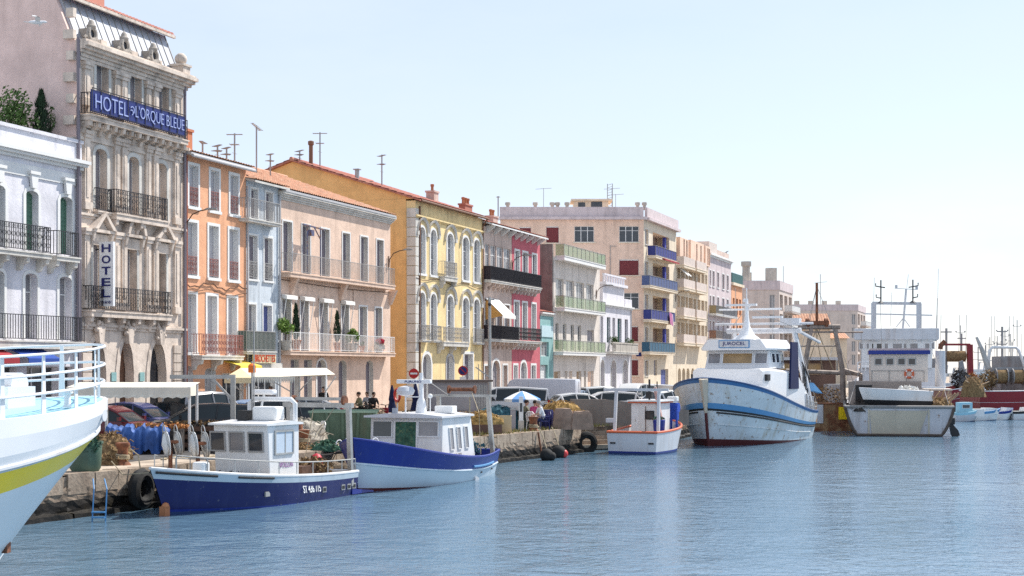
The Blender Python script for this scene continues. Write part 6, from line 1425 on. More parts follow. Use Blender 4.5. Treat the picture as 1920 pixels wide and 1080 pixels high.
# grey dinghy lying across the stern
D = thing('dinghy', 'white dinghy with dark bottom lying across the stern of the cream trawler', 'dinghy', (gx(1608, Y7+1.3, 0).x, Y7+1.3, 1.62), 0, 'boats in the harbour')
D.location.x = gx(1744, Y7+1.3, 0).x; D.rotation_euler = (0, 0, pi+.04); hz_ = Hull(4.35, 3.9, .75, .55, .8, .45, lambda t: 1.0+.22*t, bul=.25, zk=0.0); hz_.build(D, [(0,1), (.45,1), (.5,0), (.8,0), (1,0)], [white_boat, black], boat_grey, n=16, cap=boat_grey, caprad=.04)
mb = MB(); foliage(mb, (1.4,.1,1.15), (.7,.5,.25), 220, .13, random.Random(4)); mb.build('canvas_heap', canvas, D)
def heap(name, label, cat, loc, rad, m, n=300, seed=1, rods=0, group=None):
    o = thing(name, label, cat, loc, 0, group); rr = random.Random(seed); mb = MB(); rows = []
    N1, N2 = 26, 9
    for j in range(N2):
        f = j/(N2-1); rows.append([(rad[0]*cos(2*pi*i/N1)*cos(f*pi/2)*(1+.14*sin(3*i*.7+j+seed)), rad[1]*sin(2*pi*i/N1)*cos(f*pi/2)*(1+.14*sin(5*i*.5+j*2)), rad[2]*sin(f*pi/2)*(1+.22*sin(i*1.1+seed+j)*(1-f))) for i in range(N1)])
    for r in rows: r.append(r[0])
    mb.grid(rows); mb.build('heap_body', m, o, True)
    mf = MB(); foliage(mf, (0,0,rad[2]*.12), (rad[0]*1.04,rad[1]*1.04,rad[2]*.98), n*2, .075, rr); mf.v = [(a, b, max(.01, c)) for a, b, c in mf.v]; q_ = mf.build('loose_mesh', m, o); q_['kind'] = 'stuff'
    ml = MB()
    for _ in range(n//3):
        a = rr.uniform(0, 2*pi); f = rr.uniform(0,1); p = Vector((rad[0]*cos(a)*cos(f*pi/2), rad[1]*sin(a)*cos(f*pi/2), rad[2]*sin(f*pi/2)))
        q = p+Vector((rr.uniform(-.3,.3), rr.uniform(-.3,.3), rr.uniform(-.02,.10))); mid = (p+q)/2+Vector((0,0,rr.uniform(.02,.1))); ml.tube([p,mid,q], .016, 4)
    q_ = ml.build('loose_strands', m, o); q_['kind'] = 'stuff'
    if rods:
        mr = MB()
        for _ in range(rods): p = Vector((rr.uniform(-.6,.6)*rad[0], rr.uniform(-.5,.5)*rad[1], rad[2]*.6)); d = Vector((rr.uniform(-.3,1), rr.uniform(-.4,.4), rr.uniform(.1,.7))).normalized(); mr.tube([p-d*.6, p+d*.9], .05, 5)
        split(mr, 'pole', wood, o)
    return o
heap('gear_heap', 'heap of nets and poles at the right of the cream trawler stern', 'net heap', (gx(1762, Y7+1.2, 0).x, Y7+1.2, 1.5), (.8,.9,.7), net_brown, 300, 3, 12)
heap('gear_heap', 'low heap of ropes at the left of the cream trawler stern', 'net heap', (gx(1612, Y7+1.0, 0).x, Y7+1.0, 1.45), (.7,.6,.45), net_dark, 300, 4)
o = thing('outboard_engine', 'black outboard engine hanging off the cream trawler stern at the water', 'outboard', (gx(1787, Y7, 0).x, Y7-.1, 0)); mb = MB(); mb.prism([(0,-.1),(.35,.05),(.25,.35),(-.1,.75),(-.25,.7),(-.15,.1)], 'y', -.12, .12); mb.build('leg', black, o); mb = MB(); mb.cbox((-.1,0,.9),(.3,.35,.4)); mb.build('cowling', black, o, bevel=.05)

# ---- white ship whose bridge rises behind
Y8 = 112.0; s8 = F/Y8; PX8 = 1684
R = thing('white_bridge_ship', 'white fishing ship whose wide bridge and mast frame rise behind the cream trawler', 'boat', (gx(PX8, Y8, 0).x, Y8, 0), pi/2-.25, 'boats in the harbour')
lx = lambda px: -(px-PX8)/F*(Y8+5.5); lz = lambda py: CAM_Z+(HY-py)/F*(Y8+5.5)
hh_ = Hull(24, 22, 3.6, 3.2, .95, .4, lambda t: 2.6+1.6*t**2, bul=.8, zk=-.5); hh_.build(R, [(0,1), (.2,1), (.25,0), (1,0)], [boat_grey, antifoul], boat_grey, cap=boat_grey)
house_box(R, 6, 14, lx(1752), lx(1612), 2.0, lz(690), boat_grey, 'deckhouse')
mb = MB(); rows = []
house_box(R, 5.6, 12, lx(1745), lx(1618), lz(690), lz(637)+.02, white_boat, 'bridge', tum=-.12, slope_b=-.15)
mb = MB(); mb.box(5.0, 13, lx(1758), lx(1604), lz(637), lz(616)); mb.build('bridge_roof', boat_grey, R, bevel=.06)
for px, w in ((1617,9), (1629,7), (1638,6), (1650,12), (1663,9), (1683,20), (1697,8), (1713,17), (1737,11), (1747,7)): pane_on(R, (5.48, lx(px), lz(648)), (0,-1,0), (0,0,1), (-1,0,0), w/s8, 15/s8, glass_curtain if px % 2 else glass, white_boat, fr=.06)
mb = MB(); mb.bar((5.5,lx(1640),lz(640)),(5.5,lx(1640),lz(568)), .4); mb.bar((5.5,lx(1722),lz(640)),(5.5,lx(1722),lz(570)), .4); mb.bar((5.5,lx(1637),lz(568)),(5.5,lx(1726),lz(570)), .22); mb.bar((5.4,lx(1623),lz(588)),(5.4,lx(1746),lz(592)), .10); mb.build('mast_frame', boat_grey, R)
mb = MB(); mb.bar((6,lx(1693),lz(616)),(6,lx(1699),lz(542)), .16); mb.bar((6,lx(1681),lz(613)),(6,lx(1694),lz(596)), .07); mb.bar((6,lx(1706),lz(613)),(6,lx(1694),lz(596)), .07); mb.bar((6,lx(1678),lz(540)),(6,lx(1720),lz(543)), .05); mb.cbox((6,lx(1681),lz(537)), (.2,.2,.25)); mb.cbox((6,lx(1718),lz(540)), (.2,.2,.25)); mb.build('mast', boat_grey, R)
for px in (1653, 1711):
    mb = MB(); c = lx(px); mb.tube([(5.5,c,lz(568)),(5.5,c,lz(525))], .06, 6); mb.lathe([(.3,0),(.08,.15)], 8, (5.5,c,lz(568)))
    for py, w in ((538,10), (559,9)):
        sg_ = 1 if px < 1690 else -1
        mb.tube([(5.5,c-w*.8/s8*sg_*(1 if py == 538 else 0),lz(py)-.05),(5.5,c,lz(py)),(5.5,c+w/s8*sg_,lz(py)+.08),(5.5,c+w/s8*sg_,lz(py)+.3)], .05, 5)
    mb.build('light_mast', iron, R)
mb = MB()
for px, y0_, y1_ in ((1638,640,520), (1754,640,505), (1752,640,560), (1670,612,548), (1700,540,515)): mb.tube([(5.6,lx(px),lz(y0_)),(5.6,lx(px+3),lz(y1_))], .02, 4)
split(mb, 'whip_aerial', iron_grey, R)
mb = MB(); mb.tube([(3,lx(1612),lz(695)),(3,lx(1612),lz(680)),(3,lx(1620),lz(678)),(3,lx(1640),lz(678))], .05, 5)
for k in range(5): mb.tube([(3,lx(1612+7*k),lz(695)),(3,lx(1612+7*k),lz(679))], .035, 5)
mb.tube([(3,lx(1612),lz(687)),(3,lx(1640),lz(687))], .04, 5); mb.build('guard_rail', white_clean, R)

# ---- red trawlers across the basin
def red_trawler(Y, px0, px1, name, label, seed):
    s = F/Y; pc = (px0+px1)/2; R = thing(name, label, 'boat', (gx(px0, Y, 0).x, Y, 0), 0, 'boats in the harbour'); L = (px1-px0)/s
    lz = lambda py: CAM_Z+(HY-py)/s; X = lambda px: (px-px0)/s
    h = Hull(L, L-1.5, 3.2, 2.9, .95, .4, lambda t: lz(733)+1.2*t**3, bul=.8, zk=-.5)
    h.build(R, [(0,1), (.25,1), (.3,0), (.62,0), (.63,2), (.66,0), (1,0)], [red_paint, MATS['dark_boot_top'], white_boat], wood_dk, cap=white_boat, inner=red_paint)
    return R, X, lz, s
R, X, lz, s = red_trawler(132.0, 1818, 2060, 'red_trawler', 'red-hulled trawler with net drums at the far right', 1)
mb = MB(); mb.bar((X(1850),-1.5,lz(693)),(X(1990),-1.5,lz(693)), .42); mb.build('drum_beam', mid_grey, R)
for px in (1865, 1896, 1928):
    mb = MB(); mb.disc((X(px),-1.6,lz(706)), (1,0,0), .62, .85, 20); d = mb.build('net_drum', net_brown, R, True); mb = MB(); mb.disc((X(px)-.48,-1.6,lz(706)), (1,0,0), .74, .07, 20); mb.disc((X(px)+.48,-1.6,lz(706)), (1,0,0), .74, .07, 20); split(mb, 'drum_flange', mid_grey, d)
for px in (1852, 1881, 1912): mb = MB(); mb.bar((X(px),-.9,lz(733)),(X(px),-.9,lz(690)), .2); mb.build('drum_post', mid_grey, R)
mb = MB(); mb.tube([(X(1855),.5,lz(690)),(X(1859),.5,lz(657)),(X(1864),.5,lz(651)),(X(1908),.5,lz(651)),(X(1914),.5,lz(657)),(X(1925),.5,lz(690))], .14, 8); mb.build('gantry', white_boat, R, True)
mb = MB(); mb.tube([(X(1886),1,lz(690)),(X(1886),1,lz(612))], .10, 6)
for py, w in ((621,11), (645,10)): mb.tube([(X(1886-w),1,lz(py-3)),(X(1886-w+2),1,lz(py)),(X(1886+w-2),1,lz(py)),(X(1886+w),1,lz(py-3))], .06, 5)
for px in (1872, 1900, 1908, 1866): mb.tube([(X(px),1,lz(660)),(X(px),1,lz(592))], .02, 4)
mb.build('mast', mid_grey, R)
mb = MB(); mb.box(X(1880),X(1960),.5,3,lz(735),lz(668)); mb.build('deckhouse', mid_grey, R)
mb = MB(); mb.tube([(X(1856),0,lz(700)),(X(1843),0,lz(660)),(X(1831),0,lz(632))], [.28,.22,.12], 6); mb.build('derrick', steel, R)
R, X, lz, s = red_trawler(146.0, 1700, 1838, 'red_trawler', 'dark red trawler partly hidden behind the cream trawler', 2)
mb = MB(); mb.bar((X(1760),0,lz(646)),(X(1819),0,lz(646)), .2); mb.bar((X(1818),0,lz(646)),(X(1820),0,lz(735)), .5); mb.build('gantry', red_paint, R)
mb = MB(); mb.tube([(X(1780),.5,lz(668)),(X(1812),.5,lz(668))], .55, 12); mb.build('net_drum', net_brown, R, True)
mb = MB(); mb.tube([(X(1780),1,lz(700)),(X(1780),1,lz(615))], .12, 6); mb.bar((X(1770),1,lz(622)),(X(1790),1,lz(622)), .12); mb.tube([(X(1809),1,lz(690)),(X(1809),1,lz(625))], .08, 6); mb.bar((X(1801),1,lz(634)),(X(1817),1,lz(634)), .1)
for px in (1760, 1768, 1803, 1816): mb.tube([(X(px),1,lz(680)),(X(px+2),1,lz(590))], .025, 4)
mb.build('mast', iron_grey, R)
mb = MB(); mb.prism([(X(1786),lz(735)),(X(1786),lz(678)),(X(1793),lz(676)),(X(1798),lz(700)),(X(1813),lz(706)),(X(1800),lz(713)),(X(1800),lz(735))], 'y', -2.2, -1.9); mb.build('stern_frame', mid_grey, R)
mb = MB(); mb.box(X(1720),X(1775),.5,3,lz(740),lz(672)); mb.build('deckhouse', mid_grey, R)
heap('gear_heap', 'pile of floats and brown nets on the quay corner by the red trawlers', 'net heap', (gx(1825, 128, 0).x, 128, 1.6), (1.0,.8,1.7), net_brown, 300, 8, 10)
# ---- small moored boats at the right
for i, (px0, px1, yb, cabin, lb, cm) in enumerate(((1788,1836,790,1,'small pale blue boat with cabin left of the moored dinghies',deck_blue), (1818,1876,788,0,'light blue open boat with white canopy moored before the red trawler',sky_blue), (1868,1900,787,0,'white open boat with blue gunwale between other small boats',royal), (1894,1950,787,0,'white open boat with a tarpaulin cut by the right edge',black))):
    Y = F*4/(yb-HY); s = F/Y; L = (px1-px0)/s; R = thing('moored_small_boat', lb, 'boat', (gx(px0, Y, 0).x, Y, 0), .03*i, 'small boats moored at the right')
    h = Hull(L, L-.4, .85, .7, .85, .4, lambda t: .62+.28*t**2, bul=.3, zk=-.2); h.build(R, [(0,2), (.25,2), (.3,0), (.82,0), (1,1)], [white_boat if i else boat_grey, cm, antifoul_blue], boat_grey, n=16, cap=cm, caprad=.035)
    if cabin: house_box(R, .3, 1.3, -.5, .5, .4, 1.45, deck_blue, 'cabin'); mb = MB(); mb.box(1.4,2.2,-.5,.5,.4,.95); mb.build('locker', plastic_white, R); pane_on(R, (.8,-.51,1.15), (1,0,0), (0,0,1), (0,-1,0), .6, .3, glass, white_boat, fr=.03)
    else: mb = MB(); mb.prism([(L*.4,.5),(L*.85,.5),(L*.8,.95),(L*.45,.98)], 'y', -.6, .6); mb.build('canopy', plastic_white if i != 3 else canvas, R); mb = MB(); mb.box(L*.1,L*.35,-.5,.5,.35,.66); mb.build('locker', plastic_white, R)
# ---- distant masts
for i, (px, yt, Y) in enumerate(((1832,630,260), (1848,618,270), (1855,626,250), (1815,632,240), (1905,600,230), (1872,600,280), (1760,610,240))):
    s = F/Y; o = thing('distant_mast_boat', ['thin mast left of the red trawler derrick','thin mast just right of the derrick','twin-lamp mast between derrick and gantry','small mast above the brown net pile','tall whip mast at the far right','thin mast left of the white gantry','thin mast right of the white ship bridge'][i], 'boat', (gx(px, Y, 0).x, Y, 0), 0, 'distant boats')
    h = Hull(9, 8, 1.6, 1.3, .9, .4, lambda t: 1.4+.8*t*t, bul=.3, zk=-.3); h.build(o, [(0,0),(.5,0),(1,0)], [white_boat], boat_grey, n=10); mb = MB(); mb.box(2,5,-1,1,1.2,3.2); mb.build('cabin', white_boat, o)
    z = CAM_Z+(HY-yt)/s; mb = MB(); mb.tube([(3.5,0,3),(3.5,0,z)], .08, 5); mb.tube([(2.8,0,z-1.2),(4.2,0,z-1.2)], .05, 4); mb.ball((2.8,0,z-1), .14, 6); mb.ball((4.2,0,z-1), .14, 6); mb.build('mast', iron_grey, o)
# ------------------------------------------------------------------ vehicles
tyre = mat('tyre', (.02,.02,.02), .85); rimm = mat('wheel_rim', (.45,.45,.46), .35, metal=.7); car_glass = mat('car_glass', (.02,.03,.035), .1, .2, .9, spec=.35)
taillight = mat('tail_light', (.4,.01,.01), .25); headlight = mat('headlight', (.7,.7,.72), .15)
KINDS = {
 'hatch': dict(body=[(-2.0,.36,.80,.66),(-1.9,.26,.95,.78),(-1.2,.22,.98,.84),(0,.21,.96,.85),(.85,.22,.93,.84),(1.55,.24,.83,.80),(1.92,.32,.68,.66)],
               cab=[(-1.88,.92,.97,.72,.68),(-1.45,.94,1.36,.77,.60),(-.6,.95,1.48,.80,.63),(.15,.94,1.45,.80,.62),(.55,.93,1.28,.79,.62),(1.08,.90,.93,.76,.68)], wx=(1.22,-1.25), wr=.31),
 'estate': dict(body=[(-2.2,.38,.82,.68),(-2.1,.27,.98,.80),(-1.3,.22,1.0,.85),(0,.21,.97,.86),(.9,.22,.94,.85),(1.75,.24,.84,.80),(2.15,.32,.68,.66)],
               cab=[(-2.12,.96,1.0,.76,.72),(-1.85,.97,1.42,.78,.62),(-.6,.97,1.50,.81,.64),(.2,.95,1.46,.81,.63),(.6,.94,1.28,.80,.62),(1.2,.92,.95,.77,.68)], wx=(1.35,-1.35), wr=.32),
 'suv': dict(body=[(-2.15,.48,.95,.74),(-2.1,.36,1.12,.84),(-1.3,.30,1.15,.88),(0,.30,1.14,.89),(.9,.30,1.12,.88),(1.8,.34,1.02,.84),(2.1,.42,.85,.74)],
               cab=[(-2.08,1.1,1.16,.82,.78),(-1.95,1.12,1.78,.84,.70),(-.6,1.13,1.88,.86,.72),(.2,1.12,1.84,.86,.71),(.65,1.1,1.5,.85,.72),(.98,1.08,1.13,.82,.76)], wx=(1.3,-1.3), wr=.38),
 'van': dict(body=[(-2.7,.45,2.05,.84),(-2.66,.38,2.12,.90),(-1.4,.32,2.16,.92),(1.0,.32,2.15,.92),(1.25,.32,2.05,.90),(1.6,.32,1.45,.90),(2.0,.34,1.15,.88),(2.6,.36,.95,.78)],
               cab=[(1.02,1.2,2.0,.925,.86),(1.3,1.2,1.93,.91,.84),(1.72,1.18,1.30,.89,.84)], wx=(1.75,-1.75), wr=.35),
 'minibus': dict(body=[(-2.3,.42,.98,.82),(-2.26,.36,1.12,.88),(-1.2,.32,1.15,.9),(1.0,.32,1.14,.9),(1.7,.33,1.1,.88),(2.3,.38,.9,.76)],
               cab=[(-2.26,1.1,1.16,.86,.82),(-2.18,1.12,1.72,.87,.76),(-.6,1.14,1.82,.89,.78),(.7,1.13,1.8,.89,.78),(1.1,1.12,1.66,.88,.77),(1.75,1.1,1.13,.86,.8)], wx=(1.5,-1.5), wr=.34)}
def car(name, label, cat, px, Y, rz, col, kind='hatch', z=1.162, group='cars parked along the quay', sc=1.0, x=None):
    K = KINDS[kind]; p = gx(px, Y, z); o = thing(name, label, cat, p, radians(rz), group); o.scale = (sc, sc, sc)
    pm = mat('car_paint_'+'_'.join(f'{c:.2f}' for c in col), col, .28, .03, .5, spec=.4, coat=.35)
    mb = MB(); rings = []
    for x_, zb, zt, w in K['body']: rings.append([(x_,-w*.86,zb),(x_,-w,zb+.16),(x_,-w,zb+(zt-zb)*.72),(x_,-w*.93,zt-.02),(x_,-w*.6,zt+.015),(x_,w*.6,zt+.015),(x_,w*.93,zt-.02),(x_,w,zb+(zt-zb)*.72),(x_,w,zb+.16),(x_,w*.86,zb)])
    mb.loft(rings); mb.build('body', pm, o, True)
    mb = MB(); cab = K['cab']
    mb.loft([[(x_,-wb,z0-.05),(x_,-wt,z1-.02),(x_,-wt*.7,z1),(x_,wt*.7,z1),(x_,wt,z1-.02),(x_,wb,z0-.05)] for x_, z0, z1, wb, wt in cab]); mb.build('window', car_glass, o, True)
    if kind != 'van':
        mb = MB(); mid = [c for c in cab if c[2]-c[1] > .3]
        mid = [(mid[0][0]-.04,)+mid[0][1:]]+mid[1:-1]+[(mid[-1][0]+.05,)+mid[-1][1:]]
        mb.loft([[(x_,-wt-.025,z1-.07),(x_,-wt*.92,z1+.012),(x_,0,z1+.035),(x_,wt*.92,z1+.012),(x_,wt+.025,z1-.07),(x_,0,z1-.06)] for x_, z0, z1, wb, wt in mid]); mb.build('roof', pm, o, True)
        mb = MB()
        for sd_ in (1, -1):
            pts = [(x_, sd_*(wt+.004), z1-.03) for x_, z0, z1, wb, wt in cab]; mb.tube([pts[-1], pts[-2], pts[-3]], .035, 5); mb.tube([pts[0], pts[1]], .045, 5)
            for i in range(1, len(cab)-2):
                c = cab[i]; mb.tube([(c[0]+.1, sd_*(c[3]+.0), c[1]-.03), (c[0], sd_*(c[4]+.012), c[2]-.05)], .035 if i > 1 else .07, 5)
        split(mb, 'pillar', pm, o)
    for wx in K['wx']:
        for sd_ in (1, -1):
            w = K['body'][3][3]-.06; r = K['wr']; mb = MB(); mb.disc((wx,sd_*w,r), (0,1,0), r, .2, 18, prof=[(r*.6,-.1),(r*.95,-.1),(r,-.06),(r,.06),(r*.95,.1),(r*.6,.1)]); t_ = mb.build('wheel', tyre, o, True)
            mb = MB(); mb.disc((wx,sd_*(w+.07),r), (0,1,0), r*.62, .06, 14); mb.build('rim', rimm, t_)
    xf, xb = K['body'][-1][0], K['body'][0][0]; zt = K['body'][-1][2]
    for sd_ in (1, -1):
        mb = MB(); mb.cbox((xf-.12, sd_*.55, zt-.02), (.24,.26,.13), taper=.8); mb.build('headlight', headlight, o)
        zb_ = K['body'][0][2]; mb = MB(); mb.cbox((xb+.05, sd_*(K['body'][0][3]-.02), zb_-.02 if kind != 'van' else 1.1), (.14,.15,.3), taper=.9); mb.build('tail_light', taillight, o)
        mb = MB(); mb.cbox((.85 if kind != 'van' else 1.5, sd_*(.95 if kind != 'van' else 1.02), 1.02 if kind in ('hatch','estate') else 1.25), (.1,.16,.13)); mb.build('mirror', pm, o)
    if kind == 'van':
        mb = MB(); 
        for zz in (.55, .95): mb.box(-2.5,1.0,.921,.935,zz,zz+.05); mb.box(-2.5,1.0,-.935,-.921,zz,zz+.05)
        mb.box(-2.72,-2.70,-.01,.01,.5,2.0); mb.box(.1,.12,.921,.93,.5,2.0); split(mb, 'trim', grey_trim, o)
    if kind == 'suv':
        mb = MB(); mb.disc((xb-.12,.1,1.0), (1,0,0), .36, .22, 18); mb.build('spare_wheel', tyre, o, True)
    return o
car('parked_car', 'dark red hatchback nearest the white ferry bow', 'car', 208, 55.5, -14, (.13,.013,.018), z=1.158)
car('parked_car', 'violet-blue hatchback behind the dark red car', 'car', 258, 60.5, -16, (.05,.06,.17))
car('parked_car', 'small black car between the violet-blue hatchback and the black estate', 'car', 316, 62.5, 150, (.012,.012,.015))
car('parked_car', 'black estate car in front of the orange house', 'car', 377, 58.0, 196, (.008,.009,.014), 'estate')
car('parked_car', 'silver four-wheel drive with a spare wheel on its back door', 'car', 397, 63.5, 52, (.42,.42,.44), 'suv')
car('parked_car', 'pale blue small car under the big white canopy', 'car', 488, 66.0, 60, (.25,.38,.6))
car('parked_car', 'black hatchback beside the green container', 'car', 548, 63.0, 14, (.012,.014,.02), 'estate')
car('parked_car', 'silver hatchback right of the black one near the canopy', 'car', 596, 68.0, 12, (.42,.43,.45))
car('minibus', 'white minibus with a roof rack beside the grey shed', 'minibus', 950, 84.0, 190, (.62,.63,.65), 'minibus')
car('delivery_van', 'long plain grey-white delivery van parked behind the blue parasol', 'van', 1000, 92.0, 168, (.55,.56,.62), 'van', sc=1.04)
car('parked_car', 'blue-grey car right behind the van', 'car', 1079, 96.0, 75, (.2,.25,.34))
car('parked_car', 'white car with sloping windscreen nearest the concrete wall', 'car', 1090, 84.0, 20, (.66,.67,.68))
car('parked_car', 'white hatchback parked right of the sloping-windscreen car', 'car', 1131, 88.5, 188, (.66,.66,.66), 'estate')
car('parked_car', 'pale silver car behind the white hatchback', 'car', 1136, 104.0, 30, (.5,.53,.56), 'estate', sc=1.08)
car('parked_car', 'tall white four-wheel drive in front of the corner block', 'car', 1185, 98.0, 240, (.66,.65,.63), 'suv')
car('parked_car', 'navy van-shaped car hidden by the small boat mast', 'car', 1168, 92.0, 8, (.03,.035,.1))
car('parked_car', 'pale car by the big white trawler bow', 'car', 1258, 96.0, 40, (.6,.66,.72))
# ------------------------------------------------------------------ people
skin = mat('skin', (.50,.30,.21), .6, .08); hair_dk = mat('dark_hair', (.03,.02,.015), .8); hair_gr = mat('grey_hair', (.32,.28,.25), .8)
def cloth(n, c): return mat('cloth_'+n, c, .9, .12, 5)
def person(label, loc, rz, top, legs, hair=None, pose='sit', group=None, lean=.0, sc=1.0, arm=0):
    o = thing('person', label, 'person', loc, radians(rz), group); o.scale = (sc,)*3
    if pose == 'sit':
        J = {'pel':(0,0,.50),'sp':(-.02+lean*.4,0,.74),'ch':(lean,0,.96),'nk':(lean*1.2,0,1.10),'hd':(lean*1.3+.03,0,1.16),
             'lh':(.02,.10,.48),'lk':(.44,.12,.50),'la':(.42,.12,.08),'lt':(.56,.13,.04),'rh':(.02,-.10,.48),'rk':(.44,-.13,.50),'ra':(.40,-.14,.08),'rt':(.54,-.15,.04),
             'ls':(lean,.19,1.02),'le':(lean+.12,.24,.76),'lw':(lean+.33,.16,.72),'lf':(lean+.42,.13,.72),'rs':(lean,-.19,1.02),'re':(lean+.10,-.25,.76),'rw':(lean+.30,-.18,.70),'rf':(lean+.39,-.15,.70)}
        hz = 1.26
    else:
        J = {'pel':(0,0,.92),'sp':(0,0,1.14),'ch':(lean,0,1.34),'nk':(lean,0,1.48),'hd':(lean+.02,0,1.53),
             'lh':(0,.10,.88),'lk':(.06,.11,.48),'la':(.0,.12,.08),'lt':(.15,.13,.04),'rh':(0,-.10,.88),'rk':(-.02,-.11,.48),'ra':(-.08,-.12,.08),'rt':(.07,-.13,.04),
             'ls':(lean,.20,1.40),'le':(lean-.02,.27,1.12),'lw':(lean+.10,.25,.88),'lf':(lean+.13,.24,.80),'rs':(lean,-.20,1.40),'re':(lean-.02,-.27,1.12),'rw':(lean+.12,-.24,.90),'rf':(lean+.16,-.22,.82)}
        hz = 1.64
    E = [('pel','sp'),('sp','ch'),('ch','nk'),('nk','hd'),('pel','lh'),('lh','lk'),('lk','la'),('la','lt'),('pel','rh'),('rh','rk'),('rk','ra'),('ra','rt'),('ch','ls'),('ls','le'),('le','lw'),('lw','lf'),('ch','rs'),('rs','re'),('re','rw'),('rw','rf')]
    rad = dict(pel=.155,sp=.145,ch=.16,nk=.062,hd=.06,lh=.105,rh=.105,lk=.068,rk=.068,la=.045,ra=.045,lt=.038,rt=.038,ls=.075,rs=.075,le=.050,re=.050,lw=.036,rw=.036,lf=.038,rf=.038)
    names = list(J); me = bpy.data.meshes.new('body'); me.from_pydata([J[n] for n in names], [(names.index(a), names.index(b)) for a, b in E], [])
    ob = bpy.data.objects.new('body', me); COL.objects.link(ob); sk = ob.modifiers.new('skin', 'SKIN'); sk.use_smooth_shade = True
    for i, n in enumerate(names):
        v = me.skin_vertices[0].data[i]; v.radius = (rad[n], rad[n]); v.use_root = (n == 'pel')
    ss = ob.modifiers.new('sub', 'SUBSURF'); ss.levels = 1; ss.render_levels = 1
    dg = bpy.context.evaluated_depsgraph_get(); nm = bpy.data.meshes.new_from_object(ob.evaluated_get(dg)); bpy.data.objects.remove(ob)
    for m_ in (top, legs, skin, black): nm.materials.append(m_)
    P = {n: Vector(J[n]) for n in names}
    for pl in nm.polygons:
        c = pl.center; best = min(E, key=lambda e: ((P[e[0]]+P[e[1]])/2-c).length-.05*(e[0] == 'sp'))
        n = best[1]; pl.material_index = 2 if n in ('hd','lf','rf') or (n in ('lw','rw') and arm == 1) else (3 if n in ('lt','rt') else (1 if n in ('lh','rh','lk','rk','la','ra') else 0)); pl.use_smooth = True
    b = put('body', nm, o)
    hx = J['hd'][0]+.02; mb = MB(); prof = [(.012,-.125),(.05,-.12),(.075,-.07),(.092,.0),(.094,.05),(.075,.10),(.03,.125),(.005,.128)]
    mb.lathe(prof, 14, (hx,0,hz), sx=1.12, sy=.88); mb.add([(hx+.095,-.015,hz-.03),(hx+.095,.015,hz-.03),(hx+.13,0,hz-.035),(hx+.10,0,hz+.02)], [(0,1,2),(0,2,3),(1,3,2)])
    for sd_ in (1,-1): mb.ball((hx-.005,sd_*.085,hz-.005), .028, 6)
    h = mb.build('head', skin, o, True)
    mb = MB()
    for sd_ in (1,-1): mb.ball((hx+.092,sd_*.035,hz+.012), .012, 6)
    mb.box(hx+.088,hx+.1,-.025,.025,-.068+hz,-.058+hz); mb.build('face_feature', hair_dk, h)
    mb = MB(); mb.lathe([(.094,-.02),(.106,.02),(.108,.06),(.086,.115),(.03,.145),(.004,.148)], 14, (hx-.018,0,hz), sx=1.12, sy=.92); mb.build('hair', hair or hair_dk, h, True)
    return o
def chair(name, label, loc, rz, m, group=None):
    o = thing(name, label, 'chair', loc, radians(rz), group)
    mb = MB(); mb.box(-.24,.24,-.24,.24,.42,.45); mb.build('seat', m, o, bevel=.015)
    for x_, y_ in ((.21,.21),(.21,-.21),(-.21,.21),(-.21,-.21)): mb = MB(); mb.tube([(x_*1.18,y_*1.15,0),(x_,y_,.42)], .022, 6); mb.build('leg', m, o)
    mb = MB(); mb.tube([(-.22,-.22,.43),(-.30,-.22,.75),(-.32,-.12,.86),(-.32,.12,.86),(-.30,.22,.75),(-.22,.22,.43)], .024, 6)
    for k in range(3): mb.box(-.30,-.285,-.12+.1*k,-.06+.1*k,.46,.84)
    mb.build('backrest', m, o)
    for sd_ in (1,-1): mb = MB(); mb.tube([(.2,sd_*.24,.43),(.2,sd_*.25,.64),(-.27,sd_*.24,.66)], .02, 6); mb.build('armrest', m, o)
    return o
G = QZ+.005
ppl = [(1000,69.6,60,cloth('magenta',(.45,.06,.16)),cloth('navy',(.03,.04,.1)),hair_dk,.10,'person in a magenta top seated under the blue parasol'),
       (1018,69.0,200,cloth('white',(.72,.72,.74)),cloth('navy',(.03,.04,.1)),hair_gr,.14,'grey-haired person in a white shirt seated facing the parasol table'),
       (984,70.4,20,cloth('olive',(.20,.19,.12)),cloth('black',(.02,.02,.02)),hair_dk,.04,'dark-haired person in an olive top seated left at the parasol table'),
       (1009,72.0,250,cloth('grey',(.35,.36,.4)),cloth('navy',(.03,.04,.1)),hair_gr,.05,'person in grey half hidden behind the seated group')]
for i, (px, Y, rz, a, b, hr, ln, lb) in enumerate(ppl):
    p = gx(px, Y, G); person(lb, p, rz, a, b, hr, 'sit', 'people sitting under the parasol', ln, arm=1)
    chair('stool', ['plastic chair under the magenta-topped person','plastic chair under the white-shirted person','plastic chair under the olive-topped person','plastic chair under the half hidden person'][i], (p.x, p.y, G), rz, [plastic_white, navy, black, plastic_white][i], 'chairs under the parasol')
person('person in black walking left of a companion near the white house doors', gx(1079, 108, 1.40), 100, cloth('black',(.015,.015,.017)), cloth('black',(.015,.015,.017)), hair_dk, 'stand', 'pair walking by the white house')
person('person in black coat right of a companion near the white house doors', gx(1087, 107.3, 1.162), 95, cloth('black',(.015,.015,.017)), cloth('navy',(.03,.04,.1)), hair_gr, 'stand', 'pair walking by the white house', sc=1.02)
person('person in a dark red jacket beside the van rear doors', gx(1068, 104, 1.162), 250, cloth('maroon',(.2,.02,.04)), cloth('navy',(.03,.04,.1)), hair_dk, 'stand')
person('waiter in a grey shirt standing under the white canopy', gx(508, 72.5, 1.40), 260, cloth('grey',(.35,.36,.4)), cloth('black',(.015,.015,.017)), hair_dk, 'stand')
